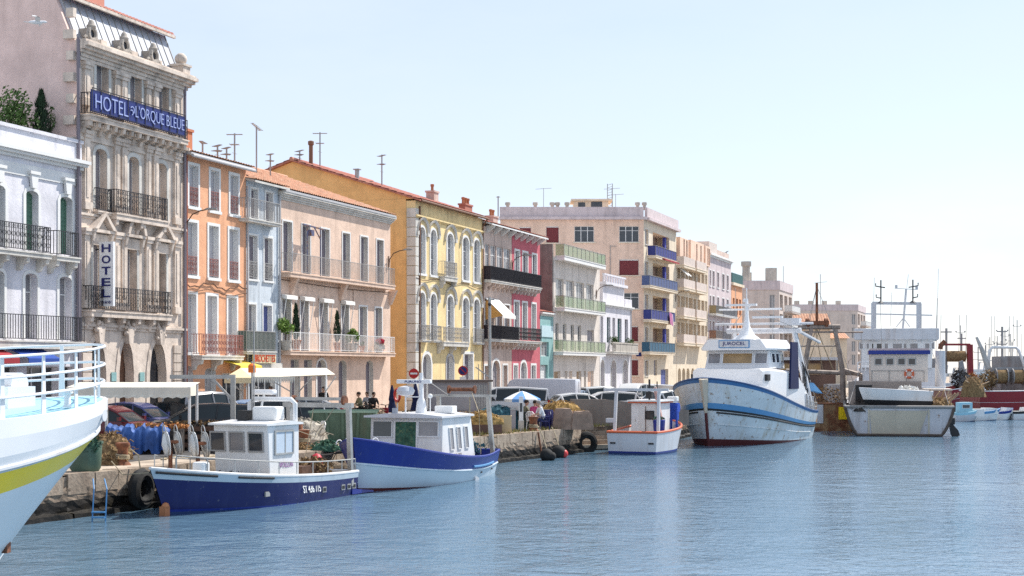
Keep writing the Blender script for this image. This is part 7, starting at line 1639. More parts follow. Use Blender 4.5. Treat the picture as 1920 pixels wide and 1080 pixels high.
person('diner in dark clothes standing at the tan house door', gx(607, 76.5, 1.40), 255, cloth('black',(.015,.015,.017)), cloth('navy',(.03,.04,.1)), hair_dk, 'stand', sc=.96)
for i, (px, Y, a) in enumerate(((676,79.0,210), (690,80.2,250), (699,78.6,300))):
    p = gx(px, Y, 1.40); lb = ['diner in olive at the left cafe chair by the tan house','diner in grey at the middle cafe chair by the tan house','diner in black at the right cafe chair by the tan house'][i]
    person(lb, p, a, [cloth('olive',(.20,.19,.12)), cloth('grey',(.35,.36,.4)), cloth('black',(.015,.015,.017))][i], cloth('black',(.015,.015,.017)), hair_dk, 'sit', 'diners outside the tan house', .06)
    chair('cafe_chair', ['left cafe chair by the tan house','middle cafe chair by the tan house','right cafe chair by the tan house'][i], p, a, black, 'cafe chairs by the tan house')
# ------------------------------------------------------------------ things on the quay
def bollard(px, py, lb, h=.62, r=.17):
    p = ground(px, py, QZ); o = thing('mooring_bollard', lb, 'bollard', (p.x, p.y, QZ), 0, 'rusty mooring bollards'); mb = MB(); mb.lathe([(r*1.5,0),(r*1.3,.05),(r*.95,.12),(r*.9,h*.7),(r*1.15,h*.86),(r*1.25,h*.92),(r*1.25,h),(r*.4,h+.02)], 16); mb.build('post', rust, o, True)
    mb = MB()
    for k in range(3): mb.torus((0,0,.2+.05*k), (0.05*k,0,1), r*1.08, .025, 14, 5)
    mb.build('rope_turns', rope, o)
bollard(230, 872, 'rusty bollard nearest the ferry, in front of the blue tarpaulin', .66, .17); bollard(571, 838, 'rusty bollard beside the white plastic chair', .62, .17); bollard(1000, 809, 'rusty bollard in front of the people under the parasol', .68, .19)
# net tub at the left
p = ground(160, 884, QZ); o = thing('net_tub', 'big green tub overflowing with nets beside the ferry bow', 'tub', (p.x, p.y, QZ)); mb = MB(); mb.lathe([(.36,0),(.42,.1),(.46,.75),(.49,.78),(.49,.84),(.43,.84),(.40,.7),(.02,.68)], 18); mb.build('tub', skip_green, o, True)
mb = MB(); foliage(mb, (0,0,.95), (.42,.42,.3), 500, .08, random.Random(2)); mb.build('net_fill', net_brown, o)
mb = MB(); foliage(mb, (.2,-.25,.75), (.3,.25,.35), 260, .07, random.Random(3)); mb.build('hanging_net', net_green, o)
# blue tarpaulin over a net rack
p = ground(262, 853, QZ); o = thing('tarpaulin_pile', 'blue tarpaulin draped over a long pile of nets on the quay', 'tarpaulin', (p.x, p.y+.9, QZ), .12); rr = random.Random(6)
mb = MB(); rows = []
for j in range(15):
    t = j/14; row = []
    for i in range(41):
        u = i/40; x_ = -1.25+2.1*u; f = .05*sin(i*1.7)+.04*sin(i*.9+1)
        if t < .55: z_ = .86*(t/.55)+.0; y_ = -.72-.05*sin(i*1.25)*(1-t)-.16*(1-t/.55)+f*(1-t)
        else: z_ = .86+.10*sin((t-.55)/.45*pi)+.05*sin(i*.6); y_ = -.72+1.3*(t-.55)/.45
        row.append((x_, y_, max(.02, z_+f*.6+(.16 if (t < .15 and sin(i*.55) > .2) else 0))))
    rows.append(row)
mb.grid(rows); mb.build('tarpaulin', tarp, o, True)
mb = MB(); mb.cbox((0,0,.4), (2.4,1.2,.8)); mb.build('net_bulk', net_dark, o)
mb = MB(); foliage(mb, (.4,-.1,.92), (1.2,.5,.11), 320, .09, random.Random(12)); mb.build('orange_net', mat('orange_net', (.45,.2,.07), 1.0, .4, 8), o)
p = ground(372, 846, QZ); o = thing('net_rack', 'dark timber rack heaped with nets behind the navy boat wheelhouse', 'net rack', (p.x, p.y+.9, QZ), .1)
for k in range(4): mb = MB(); mb.cbox((-1.2+.8*k,-.5,.42), (.12,.12,.84)); mb.build('post', wood_dk, o)
for k in range(3): mb = MB(); mb.cbox((0,-.52,.2+.28*k), (2.7,.05,.16)); mb.build('plank', wood_dk, o)
mb = MB(); mb.cbox((0,.1,.42), (2.6,1.0,.84)); foliage(mb, (0,-.1,.9), (1.4,.5,.14), 420, .09, random.Random(13)); mb.build('nets', net_dark, o)
mb = MB(); foliage(mb, (0,-.2,.96), (1.4,.4,.08), 260, .08, random.Random(14)); q_ = mb.build('rust_net', net_brown, o); q_['kind'] = 'stuff'
p = ground(385, 838, QZ); o = thing('wooden_pallet', 'bare wooden pallet leaning on the dark net rack', 'pallet', (p.x-.1, p.y-.2, QZ+.55), .1)
mb = MB(); mb.box(-.6,.6,-.05,.05,0,.025); me = mb.mesh('slat', wood)
for k in range(6): put('slat', me, o, (0,-.30+.13*k,.1))
mb = MB(); mb.box(-.04,.04,-.38,.42,0,.09); me = mb.mesh('runner', wood)
for k in range(3): put('runner', me, o, (-.5+.5*k,0,0))
mb = MB(); 
for x_, y_ in ((-.5,-.3),(.5,-.3),(-.5,.3),(.5,.3)): mb.cbox((x_,y_,-.275), (.07,.07,.55))
split(mb, 'support', wood_dk, o)
# stall canopy by the ferry
Yc = 51.0; sC = F/Yc; zc_ = CAM_Z-(724-HY)/sC; o = thing('stall_canopy', 'flat white canvas canopy on a white pole right of the ferry bow', 'canopy', (gx(268, Yc, 0).x, Yc, QZ))
hw = 70/sC+.35; hz = zc_-QZ; mb = MB(); rows = []
for j, (yy, dz) in enumerate(((-.02,-.42),(0,-.30),(.02,-.04),(1.6,.12))): rows.append([(-hw-1.0+(2*hw+1.0)*i/28, yy-(.05*(i % 2) if j == 0 else 0), hz+dz+(.05*(i % 2) if j == 0 else 0)) for i in range(29)])
mb.grid(rows); mb.quad((hw,0,hz-.04),(hw+.02,.8,hz+.06),(hw+.02,.8,hz-.32),(hw,0,hz-.34)); mb.build('canvas', mat('greyed_cream_canvas', (.72,.67,.57), .9, .08, 1.5, streak=.3), o)
mb = MB(); mb.tube([(hw-.06,.1,0),(hw-.06,.1,hz-.02)], .05, 8); mb.build('pole', plastic_white, o); mb = MB(); mb.tube([(-hw,1.4,0),(-hw,1.4,hz+.08)], .05, 8); mb.tube([(hw-.1,1.5,0),(hw-.1,1.5,hz+.08)], .05, 8); split(mb, 'rear_pole', plastic_white, o)
# steel gallows
Yg = 53.5; sG = F/Yg; o = thing('steel_gallows', 'grey steel gallows frame with diagonal brace standing on the quay', 'frame', (gx(437, Yg, 0).x, Yg, QZ)); zt = CAM_Z-(707-HY)/sG-QZ
mb = MB(); mb.box(-.08,.08,-.08,.08,0,zt+.09); mb.build('post', steel, o); mb = MB(); mb.box(-118/sG,-.081,-.06,.06,zt-.06,zt+.08); mb.build('beam', steel, o); mb = MB(); mb.bar((-38/sG,0,zt-.06),(-.05,0,zt-.8), .08); mb.build('brace', steel, o)
# restaurant canopy
Yr = 68.5; sR = F/Yr; o = thing('restaurant_canopy', 'large white restaurant canopy with scalloped edge and slanting struts', 'canopy', (gx(540, Yr, 0).x, Yr, 1.30)); lX = lambda px: (px-540)/sR; lZ = lambda py: CAM_Z-(py-HY)/sR-1.30
zr_, zf_ = lZ(690), lZ(706); x0, x1 = lX(444), lX(607)
mb = MB(); mb.quad((x0,0.9,zr_),(x1,.9,zr_),(lX(634),-1.1,zf_+.1),(lX(482),-1.1,zf_-.05)); mb.quad((x1,.9,zr_),(x0,.9,zr_),(x0,2.6,zf_),(x1,2.6,zf_))
n = 24
for i in range(n): a = lX(482)+(lX(560)-lX(482))*i/n; b = lX(482)+(lX(560)-lX(482))*(i+1)/n; mb.add([(a,-1.105,zf_),(b,-1.105,zf_),(b-.02,-1.12,zf_-.22),((a+b)/2,-1.12,zf_-.30),(a+.02,-1.12,zf_-.22)], [(0,1,2,3,4)])
mb.build('canvas', mat('ivory_canvas', (.80,.74,.62), .9, .06, 1.5), o); mb = MB(); mb.add([(x0,.9,zr_),(lX(482),-1.1,zf_-.05),(lX(425),-.6,zf_-.05),(lX(420),1.8,zf_)], [(0,2,1),(0,3,2)]); mb.add([(lX(482),-1.1,zf_-.05),(lX(425),-.6,zf_-.05),(lX(425),-.6,zf_-.3),(lX(482),-1.1,zf_-.3)], [(0,1,2,3)]); mb.build('canvas_side', canvas_cream, o)
mb = MB()
for px in (447, 540, 556, 606): mb.tube([(lX(px),.9,0),(lX(px),.9,zr_)], .05, 6)
split(mb, 'post', plastic_white, o); mb = MB()
for a, b in ((447,482), (540,505), (556,590), (606,634), (447,430)): mb.tube([(lX(a),.85,zr_-1.1),(lX(b),-1.05,zf_-.02)], .03, 5)
split(mb, 'strut', plastic_white, o)
# green skip
p = ground(640, 829, QZ); o = thing('green_skip', 'faded green steel container with ribbed side on the quay', 'container', (p.x, p.y+1.0, QZ), .05)
mb = MB(); mb.add([(-1.15,-.8,.08),(1.15,-.8,.08),(1.15,.8,.08),(-1.15,.8,.08),(-1.3,-.95,1.2),(1.3,-.95,1.2),(1.3,.95,1.2),(-1.3,.95,1.2)], [(3,2,1,0),(0,1,5,4),(1,2,6,5),(2,3,7,6),(3,0,4,7)]); mb.add([(-1.1,-.75,.2),(1.1,-.75,.2),(1.1,.75,.2),(-1.1,.75,.2)], [(0,1,2,3)]); mb.build('bin', skip_green, o)
mb = MB(); mb.box(-1.34,1.34,-1.0,-.92,1.14,1.22); mb.box(-1.34,1.34,.92,1.0,1.14,1.22); mb.build('rim', mat('pale_green_steel', (.25,.36,.28), .6), o)
for k in range(5): mb = MB(); mb.add([(-1.1+.55*k-.05,-.80,.1),(-1.1+.55*k+.05,-.80,.1),(-1.1*1.13+.62*k+.05,-.94,1.14),(-1.1*1.13+.62*k-.05,-.94,1.14),(-1.1+.55*k-.05,-.88,.1),(-1.1+.55*k+.05,-.88,.1),(-1.1*1.13+.62*k+.05,-1.01,1.14),(-1.1*1.13+.62*k-.05,-1.01,1.14)], [(4,5,6,7),(0,4,7,3),(5,1,2,6)]); mb.build('rib', skip_green, o)
p = ground(592, 833, QZ); chair('plastic_chair', 'white plastic garden chair beside the rusty bollard', (p.x, p.y, QZ), 215, plastic_white)
heap('net_heap', 'pale nets heaped behind the navy boat near the chair', 'net heap', gx(560, 56.5, QZ), (1.1,.8,.95), mat('pale_grey_net', (.42,.38,.32), 1.0, .4, 6, 1.0, 20), 300, 21)
p = ground(553, 836, QZ); o = thing('oil_drum', 'dark brown oil drum standing left of the plastic chair', 'drum', (p.x, p.y, QZ)); mb = MB(); mb.lathe([(.30,0),(.31,.02),(.29,.05),(.29,.28),(.31,.30),(.29,.32),(.29,.58),(.31,.6),(.29,.62),(.29,.86),(.31,.88),(.27,.88),(.02,.86)], 18); mb.build('drum', rust, o, True)
heap('net_heap', 'brown net scraps lying at the foot of the oil drum', 'net heap', ground(560, 843, QZ), (.6,.35,.14), net_brown, 150, 22)
# grey shed
Ys = 76.0; sS = F/Ys; o = thing('grey_shed', 'flat-roofed grey metal shed with ribbed door', 'shed', (gx(803, Ys, 0).x, Ys, QZ), .06); W_ = 112/sS; zt = CAM_Z-(716-HY)/sS-QZ
shedm = mat('grey_painted_shed', (.33,.31,.33), .7, .12, 1.0, streak=.35, smul=(.2,.15,.12))
mb = MB(); mb.box(0,W_,0,2.2,0,zt); mb.build('wall', shedm, o); mb = MB(); mb.box(-.12,W_+.25,-.15,2.4,zt+.003,zt+.1); mb.build('roof', mat('brown_roof_felt', (.14,.11,.1), .9), o)
for k in range(7): mb = MB(); mb.box(W_*.80+.08*k,W_*.80+.045+.08*k,-.03,-.003,.05,zt-.15); mb.build('door_rib', steel, o)
mb = MB(); mb.box(W_*.14,W_*.76,-.02,-.003,zt*.35,zt*.92); mb.build('panel', mat('grey_shed_panel', (.36,.34,.35), .7), o)
mb = MB(); mb.tube([(W_*.85,.6,zt+.1),(W_*.85,.6,zt+.9)], .02, 5); mb.bar((W_*.80,.6,zt+.75),(W_*1.05,.8,zt+.2), .05); mb.build('roof_junk', steel, o)
# utility pole, sign posts, closed parasols
o = thing('utility_pole', 'tall pale metal pole in front of the rose-beige house', 'pole', gx(918, 80, QZ)); mb = MB(); zt = CAM_Z+(692-557)/(F/80)-QZ; mb.tube([(0,0,0),(0,0,zt)], [.11,.08], 10); mb.build('shaft', steel, o, True); mb = MB(); mb.ball((0,-.1,zt-.4), .1, 8); mb.bar((-.25,0,zt-.15),(.25,0,zt-.15), .05); mb.build('bracket', iron, o)
def sign_post(px, py, Y, lb, kind):
    s = F/Y; o = thing('road_sign', lb, 'road sign', gx(px, Y, 1.16)); z = CAM_Z-(py-HY)/s-1.26; mb = MB(); mb.tube([(0,0,0),(0,0,z+.35)], .03, 6); mb.build('post', steel, o)
    if kind == 'np':
        mb = MB(); mb.disc((0,-.05,z), (0,1,0), .30, .02, 24); d = mb.build('red_disc', mat('sign_red', (.5,.02,.02), .4), o); mb = MB(); mb.disc((0,-.065,z), (0,1,0), .235, .012, 24); mb.build('blue_face', sign_blue, d); mb = MB(); mb.bar((-.2,-.078,z+.2),(.2,-.078,z-.2), .05); mb.build('red_bar', MATS['sign_red'], d); mb = MB(); mb.cbox((0,-.05,z-.52), (.4,.02,.3)); mb.build('plate', plastic_white, o)
    else:
        mb = MB(); mb.disc((0,-.05,z), (0,1,0), .28, .02, 24); d = mb.build('red_disc', mat('sign_red', (.5,.02,.02), .4), o); mb = MB(); mb.box(-.2,.2,-.075,-.062,z-.05,z+.05); mb.build('white_bar', plastic_white, d)
sign_post(868, 692, 92, 'round no-parking sign in front of the yellow house', 'np'); sign_post(776, 697, 84, 'round red no-entry sign at the corner of the yellow house', 'ne')
def closed_parasol(px, Y, ytop, lb):
    s = F/Y; z = CAM_Z-(ytop-HY)/s-1.40; o = thing('closed_parasol', lb, 'parasol', gx(px, Y, 1.40), 0, 'closed navy parasols outside the yellow house'); mb = MB(); mb.tube([(0,0,0),(0,0,z)], .03, 6); mb.build('pole', steel, o); mb = MB(); mb.lathe([(.04,z),(.12,z-.3),(.2,z-.8),(.17,z-.95),(.30,z-1.5),(.27,z-1.55),(.03,z-1.4)], 9); mb.build('cover', canvas_navy, o); mb = MB(); mb.lathe([(.25,0),(.25,.07),(.05,.1)], 12); mb.build('foot', concrete, o)
closed_parasol(735, 84, 722, 'closed navy parasol on the left, below the ochre wall'); closed_parasol(779, 82, 718, 'closed navy parasol on the right, behind the radar mast')
o = thing('life_ring_post', 'red and white life ring on a post at the alley mouth', 'life ring', gx(745, 82, 1.16)); mb = MB(); mb.torus((0,-.06,1.4), (.9,.5,0), .34, .07, 20, 6); r = mb.build('ring', mat('red_ring', (.55,.05,.05), .5), o, True); mb = MB(); mb.tube([(0,0,0),(0,0,1.8)], .04, 6); mb.build('post', plastic_white, r)
o = thing('barrier_wall', 'low yellow kerb wall behind the blue and white boat', 'wall', gx(745, 70, QZ), .05); mb = MB(); mb.cbox((-.2,0,.32), (4.2,.25,.64)); mb.build('block', mat('yellow_kerb', (.55,.42,.1), .8, .2, streak=.4), o)
# crates, tubs, nets near the middle of the quay
def crate(px, py, lb, w, d, h, m, rz=.1, dz=0):
    p = ground(px, py, QZ); o = thing('fish_crate', lb, 'crate', (p.x, p.y+d/2, QZ+dz), rz, 'crates on the quay'); t = .03
    for nm, bxs in (('side', (-w/2,w/2,-d/2,-d/2+t)), ('side', (-w/2,w/2,d/2-t,d/2)), ('end', (-w/2,-w/2+t,-d/2+t+.002,d/2-t-.002)), ('end', (w/2-t,w/2,-d/2+t+.002,d/2-t-.002))):
        mb = MB(); mb.box(*bxs, 0, h); mb.box(bxs[0]-.01,bxs[1]+.01,bxs[2]-.01,bxs[3]+.01,h,h+.03); mb.build(nm, m, o)
    mb = MB(); mb.box(-w/2+t,w/2-t,-d/2+t,d/2-t,0.01,h*.8); mb.build('contents', net_brown, o); return o
crate(905, 815, 'long brown crate topped with ochre nets on the quay', 1.6, 1.0, .55, mat('brown_plastic', (.13,.08,.07), .6), .08); heap('net_heap', 'ochre nets piled on the long brown crate', 'net heap', gx(905, 63.6, QZ+.5), (.85,.5,.5), mat('ochre_net', (.40,.25,.09), 1.0, .45, 7, 1.0, 20), 300, 31)
crate(946, 813, 'cream plastic tub beside the brown crate', .62, .7, .75, mat('cream_plastic', (.62,.48,.28), .6), .0)
crate(918, 806, 'pale end box leaning behind the long brown crate', .35, .35, .45, plastic_white, .1)
heap('net_heap', 'teal and brown nets piled behind the electrical boxes', 'net heap', gx(935, 71, QZ), (1.3,.8,1.05), net_teal, 400, 32)
heap('net_heap', 'brown nets in front of the grey shed', 'net heap', gx(868, 72, QZ), (1.4,.7,.7), net_brown, 300, 33); heap('net_heap', 'red-brown nets at the left end of the grey shed', 'net heap', gx(800, 73, QZ), (1.2,.7,.8), net_dark, 300, 34)
o = thing('power_pedestal', 'narrow grey electrical cabinet on the quay edge', 'cabinet', ground(962, 809, QZ)); mb = MB(); mb.box(-.12,.12,-.1,.1,0,1.0); mb.build('case', shedm, o); mb = MB(); mb.box(-.14,.14,-.12,.12,1.0,1.04); mb.build('lid', steel, o)
o = thing('power_pedestal', 'white electrical post with a concrete foot on the quay edge', 'cabinet', ground(977, 809, QZ)); mb = MB(); mb.box(-.1,.1,-.08,.08,.5,1.6); mb.build('case', plastic_white, o); mb = MB(); mb.box(-.13,.13,-.1,.1,0,.5); mb.build('foot', concrete, o); mb = MB(); mb.box(-.06,.06,-.09,-.081,.9,1.3); mb.build('meter', glass, o)
# blue parasol
o = thing('blue_parasol', 'open blue and white parasol over the seated people', 'parasol', gx(979, 71.5, QZ)); zt = CAM_Z-(733-HY)/(F/71.5)-QZ; ze = CAM_Z-(748-HY)/(F/71.5)-QZ; mb = MB(); mb.tube([(0,0,0),(0,0,zt)], .025, 6); mb.build('pole', steel, o)
pb = mat('parasol_blue', (.16,.34,.66), .9)
for k in range(8):
    a0, a1 = 2*pi*k/8+.2, 2*pi*(k+1)/8+.2; mb = MB(); R_ = .88; rows = []
    for j in range(5): t = j/4; rows.append([(R_*t*cos(a0+(a1-a0)*i/4), R_*t*sin(a0+(a1-a0)*i/4), zt-(zt-ze)*t**1.3) for i in range(5)])
    rows.append([(x*1.0,y*1.0,z-.14) for x,y,z in rows[-1]]); mb.grid(rows); mb.build('canopy_panel', pb if k % 2 else canvas, o)
o = thing('cafe_table', 'small round table among the people under the parasol', 'table', gx(1006, 69.8, QZ)); mb = MB(); mb.lathe([(.42,.70),(.42,.73)], 18); mb.build('top', plastic_white, o); mb = MB(); mb.tube([(0,0,0),(0,0,.7)], .04, 6); mb.lathe([(.25,0),(.05,.06)], 10); mb.build('pedestal', steel, o)
# masonry blocks and concrete wall
blockm = mat('rough_brown_masonry', (.30,.21,.16), .95, .3, 2.0, .9, 6, col2=(.38,.29,.22), amt2=.3)
for i, (px, py, w, h, lb) in enumerate(((1057,806,1.0,.98,'left of two rough stone blocks at the quay corner'), (1090,806,1.05,.86,'right of two rough stone blocks at the quay corner'))):
    p = ground(px, py, QZ); o = thing('stone_block', lb, 'stone block', (p.x, p.y+.75, QZ), .15*i, 'rough stone blocks at the quay corner'); rr = random.Random(50+i); mb = MB(); rings = []
    for j in range(7):
        t = j/6; sc_ = (1.0-.16*t)*(1 if j < 6 else .8); rings.append([(w/2*sc_*c*(1+rr.uniform(-.05,.05)), .5*sc_*d*(1+rr.uniform(-.05,.05)), h*t+(rr.uniform(-.03,.03) if j else 0)) for c, d in ((-1,-1),(-.33,-1.04),(.33,-1.03),(1,-1),(1.03,-.33),(1.02,.33),(1,1),(.33,1.03),(-.33,1.02),(-1,1),(-1.03,.33),(-1.02,-.33))])
    mb.loft(rings); mb.build('block', blockm, o, True)
o = thing('concrete_wall', 'long low brown concrete wall sloping down behind the small white boat', 'wall', gx(1070, 75, QZ), .22); L_ = 6.2; mb = MB(); mb.prism([(0,0),(L_,0),(L_,.75),(L_*.72,1.0),(L_*.3,1.32),(0,1.34)], 'y', -.15, .15); mb.build('panel', mat('brown_concrete', (.25,.21,.18), .9, .15, 1.0, .3, streak=.4), o)
o = thing('blue_barrel', 'dark blue barrel behind the stone blocks', 'barrel', gx(1026, 71.5, QZ)); mb = MB(); mb.lathe([(.27,0),(.30,.1),(.31,.45),(.30,.8),(.27,.9),(.02,.88)], 16); mb.build('drum', navy, o, True)
heap('net_heap', 'yellow and brown gear on top of crates behind the stone blocks', 'net heap', gx(1052, 73, QZ+.5), (1.0,.6,.75), MATS['ochre_net'], 250, 41); heap('net_heap', 'dark ropes between the van and the stone blocks', 'net heap', gx(1030, 75.5, QZ), (1.4,.7,1.0), net_dark, 250, 42)
o = thing('quay_steps', 'worn stone steps going down to the water beside the small white boat', 'steps', (3.8, 74.0, 0), .5)
for k in range(5): mb = MB(); mb.cbox((.3+.06*k,.35*k-.3,.17+.21*k), (2.2,.42,.2)); mb.build('step', quay_stone, o)
# tyres and floats hung on the wall
def tyre_fender(pos, lb, R_=.42, r=.16, ax=(1,-.5,0)):
    o = thing('tyre_fender', lb, 'tyre', pos, 0, 'tyres hung on the quay wall'); mb = MB(); mb.torus((0,0,0), ax, R_, r, 20, 8); mb.build('tyre', rubber, o, True); mb = MB(); mb.tube([(0,0,R_),(-.1,.05,R_+.55),(-.35,.15,R_+.72)], .02, 5); mb.build('rope', rope, o)
p = ground(253, 872, QZ); tyre_fender((-10.55, 42.5, .58), 'large black tyre hanging on the quay between ferry and navy boat', .42, .18, (1,-.25,0)); tyre_fender((3.6, 72.2, .42), 'black tyre fender at the quay corner by the steps', .40, .17, (.3,-1,0))
for i, (px, lb) in enumerate(((1025,'left of two dark round floats at the quay wall'), (1048,'right dark float with a red cap at the quay wall'))):
    p = ground(px, 858-i*5, .12); o = thing('round_float', lb, 'float', (p.x, p.y, .12), 0, 'floats at the quay wall'); mb = MB(); mb.ball((0,0,.1), .30+.04*i, 14, 0); mb.build('ball', rubber, o, True); mb = MB(); mb.ball((.22,-.05,.06), .2, 10); mb.build('cap', MATS['red_ring'] if i else rubber, o, True); mb = MB(); mb.tube([(0,.1,.4),(-.15,.5,.9),(-.3,.9,1.22)], .02, 5); mb.build('rope', rope, o)
o = thing('boat_ladder', 'small blue and white ladder hanging into the water below the quay', 'ladder', ground(190, 978, .0)); mb = MB()
mb.tube([(.1,0,-.2),(.12,.1,.85),(.0,.3,1.1)], .02, 5); mb.tube([(-.25,0,-.2),(-.22,.1,.85),(-.3,.3,1.1)], .02, 5); split(mb, 'rail', sky_blue, o)
mb = MB()
for k in range(3): mb.box(-.25,.1,-.05,.05,-.05+.14*k,-.01+.14*k)
split(mb, 'rung', sky_blue, o)
mb = MB(); rr = random.Random(77); 
o = thing('quay_chain', 'heavy chain hanging down the quay wall near the floats', 'chain', (0,0,0)); mb.tube([tuple(Vector((.55+.02*k, 64.1, 1.15-.13*k))) for k in range(9)], .045, 5); mb.build('links', rust, o)
p0_, t_, n_, L__ = along(EDGE[2], EDGE[3]); c = p0_+t_*(L__*.86)+n_*.12; o.location = (c.x-.55, c.y-64.1, 0)
# grass tufts on the quay
mb = MB(); rr = random.Random(9)
for _ in range(900):
    k = rr.random(); q = Vector((3.3, 72.0)).lerp(Vector((6.9, 78.6)), rr.random()) if k < .5 else (p0_+t_*(L__*rr.uniform(.75,1)))
    x_, y_ = q.x-rr.uniform(.1,1.3), q.y+rr.uniform(-.1,.3); h = rr.uniform(.06,.22); a = rr.uniform(0,pi)
    mb.add([(x_-.03*cos(a),y_-.03*sin(a),QZ),(x_+.03*cos(a),y_+.03*sin(a),QZ),(x_+rr.uniform(-.08,.08),y_+rr.uniform(-.08,.08),QZ+h)], [(0,1,2)])
o = mb.build('grass', grass_mat); o['kind'] = 'stuff'; o['label'] = 'dry grass growing along the quay edge'
# dry boat on the shore behind the trawler bow
R = thing('beached_boat', 'small white boat on a red cradle before the arched ground floor', 'boat', gx(1296, 112, 1.16), radians(160), 'boats in the harbour'); h = Hull(4.2,3.8,.8,.5,.8,.4, lambda t: 1.5+.2*t, bul=.3, zk=.6); h.build(R, [(0,0),(.5,0),(1,0)], [white_boat], boat_grey, n=14, cap=white_boat, caprad=.04); mb = MB(); mb.box(.8,1.0,-.5,.5,0,.7); mb.box(2.6,2.8,-.5,.5,0,.7); mb.box(.8,2.8,-.05,.05,0,.1); mb.build('cradle', red_paint, R)
heap('potted_greenery', 'green bush and red bucket on the quay behind the small white boat', 'plant', gx(1250, 79, QZ), (.7,.5,.9), leaf, 300, 55)
p = gx(1240, 78, QZ); o = thing('red_bucket', 'red bucket beside the green bush on the quay', 'bucket', p); mb = MB(); mb.lathe([(.2,.4),(.28,.9),(.3,.92),(.26,.9),(.02,.5)], 14); mb.build('pail', red_paint, o); mb = MB(); mb.cbox((0,0,.2),(.6,.6,.4)); mb.build('stand', wood_dk, o)
# ------------------------------------------------------------------ gear that fills the decks and the quay
def coil(parent, c, R_, m, n=4, name='rope_coil'):
    mb = MB()
    for k in range(n): mb.torus((c[0]+.01*k, c[1], c[2]+.035*k), (.04*sin(k*2.1), .04, 1), R_*(1-.06*k), .028, 18, 5)
    return mb.build(name, m, parent, True)
def on_boat(name): return next(o for o in bpy.data.objects if o.name == name)
B1 = on_boat('navy_fishing_boat'); B2 = on_boat('blue_white_fishing_boat'); B5 = on_boat('big_white_trawler'); B6 = on_boat('rusty_trawler'); B7 = on_boat('cream_cabin_trawler')
coil(B1, (6.4,-.4,.86), .3, rope); coil(B1, (1.2,-.7,.52), .32, net_teal); coil(B2, (8.6,.4,1.05), .35, rope); coil(B2, (2.3,-1.0,.55), .3, net_green)
for par, c, rad, m, sd_ in ((B1, (1.5,.45,.95), (.8,.6,.35), net_brown, 5), (B1, (5.3,.0,.78), (.5,.9,.25), net_dark, 6), (B2, (1.9,.3,1.05), (.9,1.0,.45), net_teal, 7), (B2, (8.2,-.6,1.1), (.6,.8,.3), net_brown, 8), (B6, (1.6,-.4,2.2), (1.2,1.6,.8), net_brown, 9), (B6, (2.0,1.2,2.0), (1.0,.8,.9), net_dark, 10), (B7, (2.3,1.8,1.9), (1.0,.9,.6), net_dark, 11)):
    mb = MB(); foliage(mb, c, rad, 420, .09, random.Random(sd_)); q_ = mb.build('net_heap', m, par); q_['kind'] = 'stuff'
# stays and aerials
for par, segs in ((B5, (((10.3,0,7.4),(7.2,2.0,6.3)), ((10.3,0,7.4),(7.2,-2.0,6.3)), ((7.2,1.9,6.3),(3.8,2.2,1.8)), ((7.2,-1.9,6.3),(3.8,-2.2,1.8)), ((9.0,-1.0,5.5),(9.0,-1.1,8.6)), ((9.4,1.2,5.5),(9.4,1.3,8.0)))),
                  (B6, (((.5,.4,9.4),(9,0,3.2)), ((.5,.4,9.4),(-.0,-2.3,2.0)), ((.5,.4,9.4),(-.0,2.3,2.0)), ((.5,-1.0,6.7),(5,-1.4,4.8)), ((.5,1.5,6.7),(5,2.0,4.8)), ((.5,-2.5,6.4),(.4,-2.4,1.9)))),
                  (B7, (((4.5,.9,5.2),(4.5,1.0,8.2)), ((5.0,-2.2,5.0),(1.0,-2.9,1.9)), ((5.0,2.2,4.2),(.6,2.9,1.9)))),
                  (B2, (((5.8,.28,3.9),(1.0,-.6,3.1)),))):
    for a, b in segs:
        mb = MB(); mb.tube([a, b], .018, 4); mb.build('stay', iron_grey, par)
# ropes lying and hanging on the quay
for i, (pts, lb) in enumerate((((ground(300,864,QZ), ground(330,858,QZ), ground(380,862,QZ), ground(420,852,QZ)), 'slack mooring rope lying on the quay behind the navy boat bow'), ((ground(585,846,QZ), ground(620,840,QZ), ground(640,850,QZ), ground(600,856,QZ)), 'dark rope trailing over the paving beside the plastic chair'), ((ground(850,822,QZ), ground(900,818,QZ), ground(940,821,QZ)), 'brown rope along the quay edge by the crates'))):
    o = tag(MB().build('quay_rope', rope), lb, 'rope', 'ropes lying on the quay'); mb = MB(); P = []
    for a, b in zip(pts, pts[1:]):
        for k in range(8): t = k/8; q = a.lerp(b, t); P.append((q.x+.12*sin(k*1.4+i), q.y+.25*cos(k*1.1+i), QZ+.03))
    mb.tube(P, .025, 5); o.data = mb.mesh('quay_rope', [rope, net_dark, net_brown][i], True)
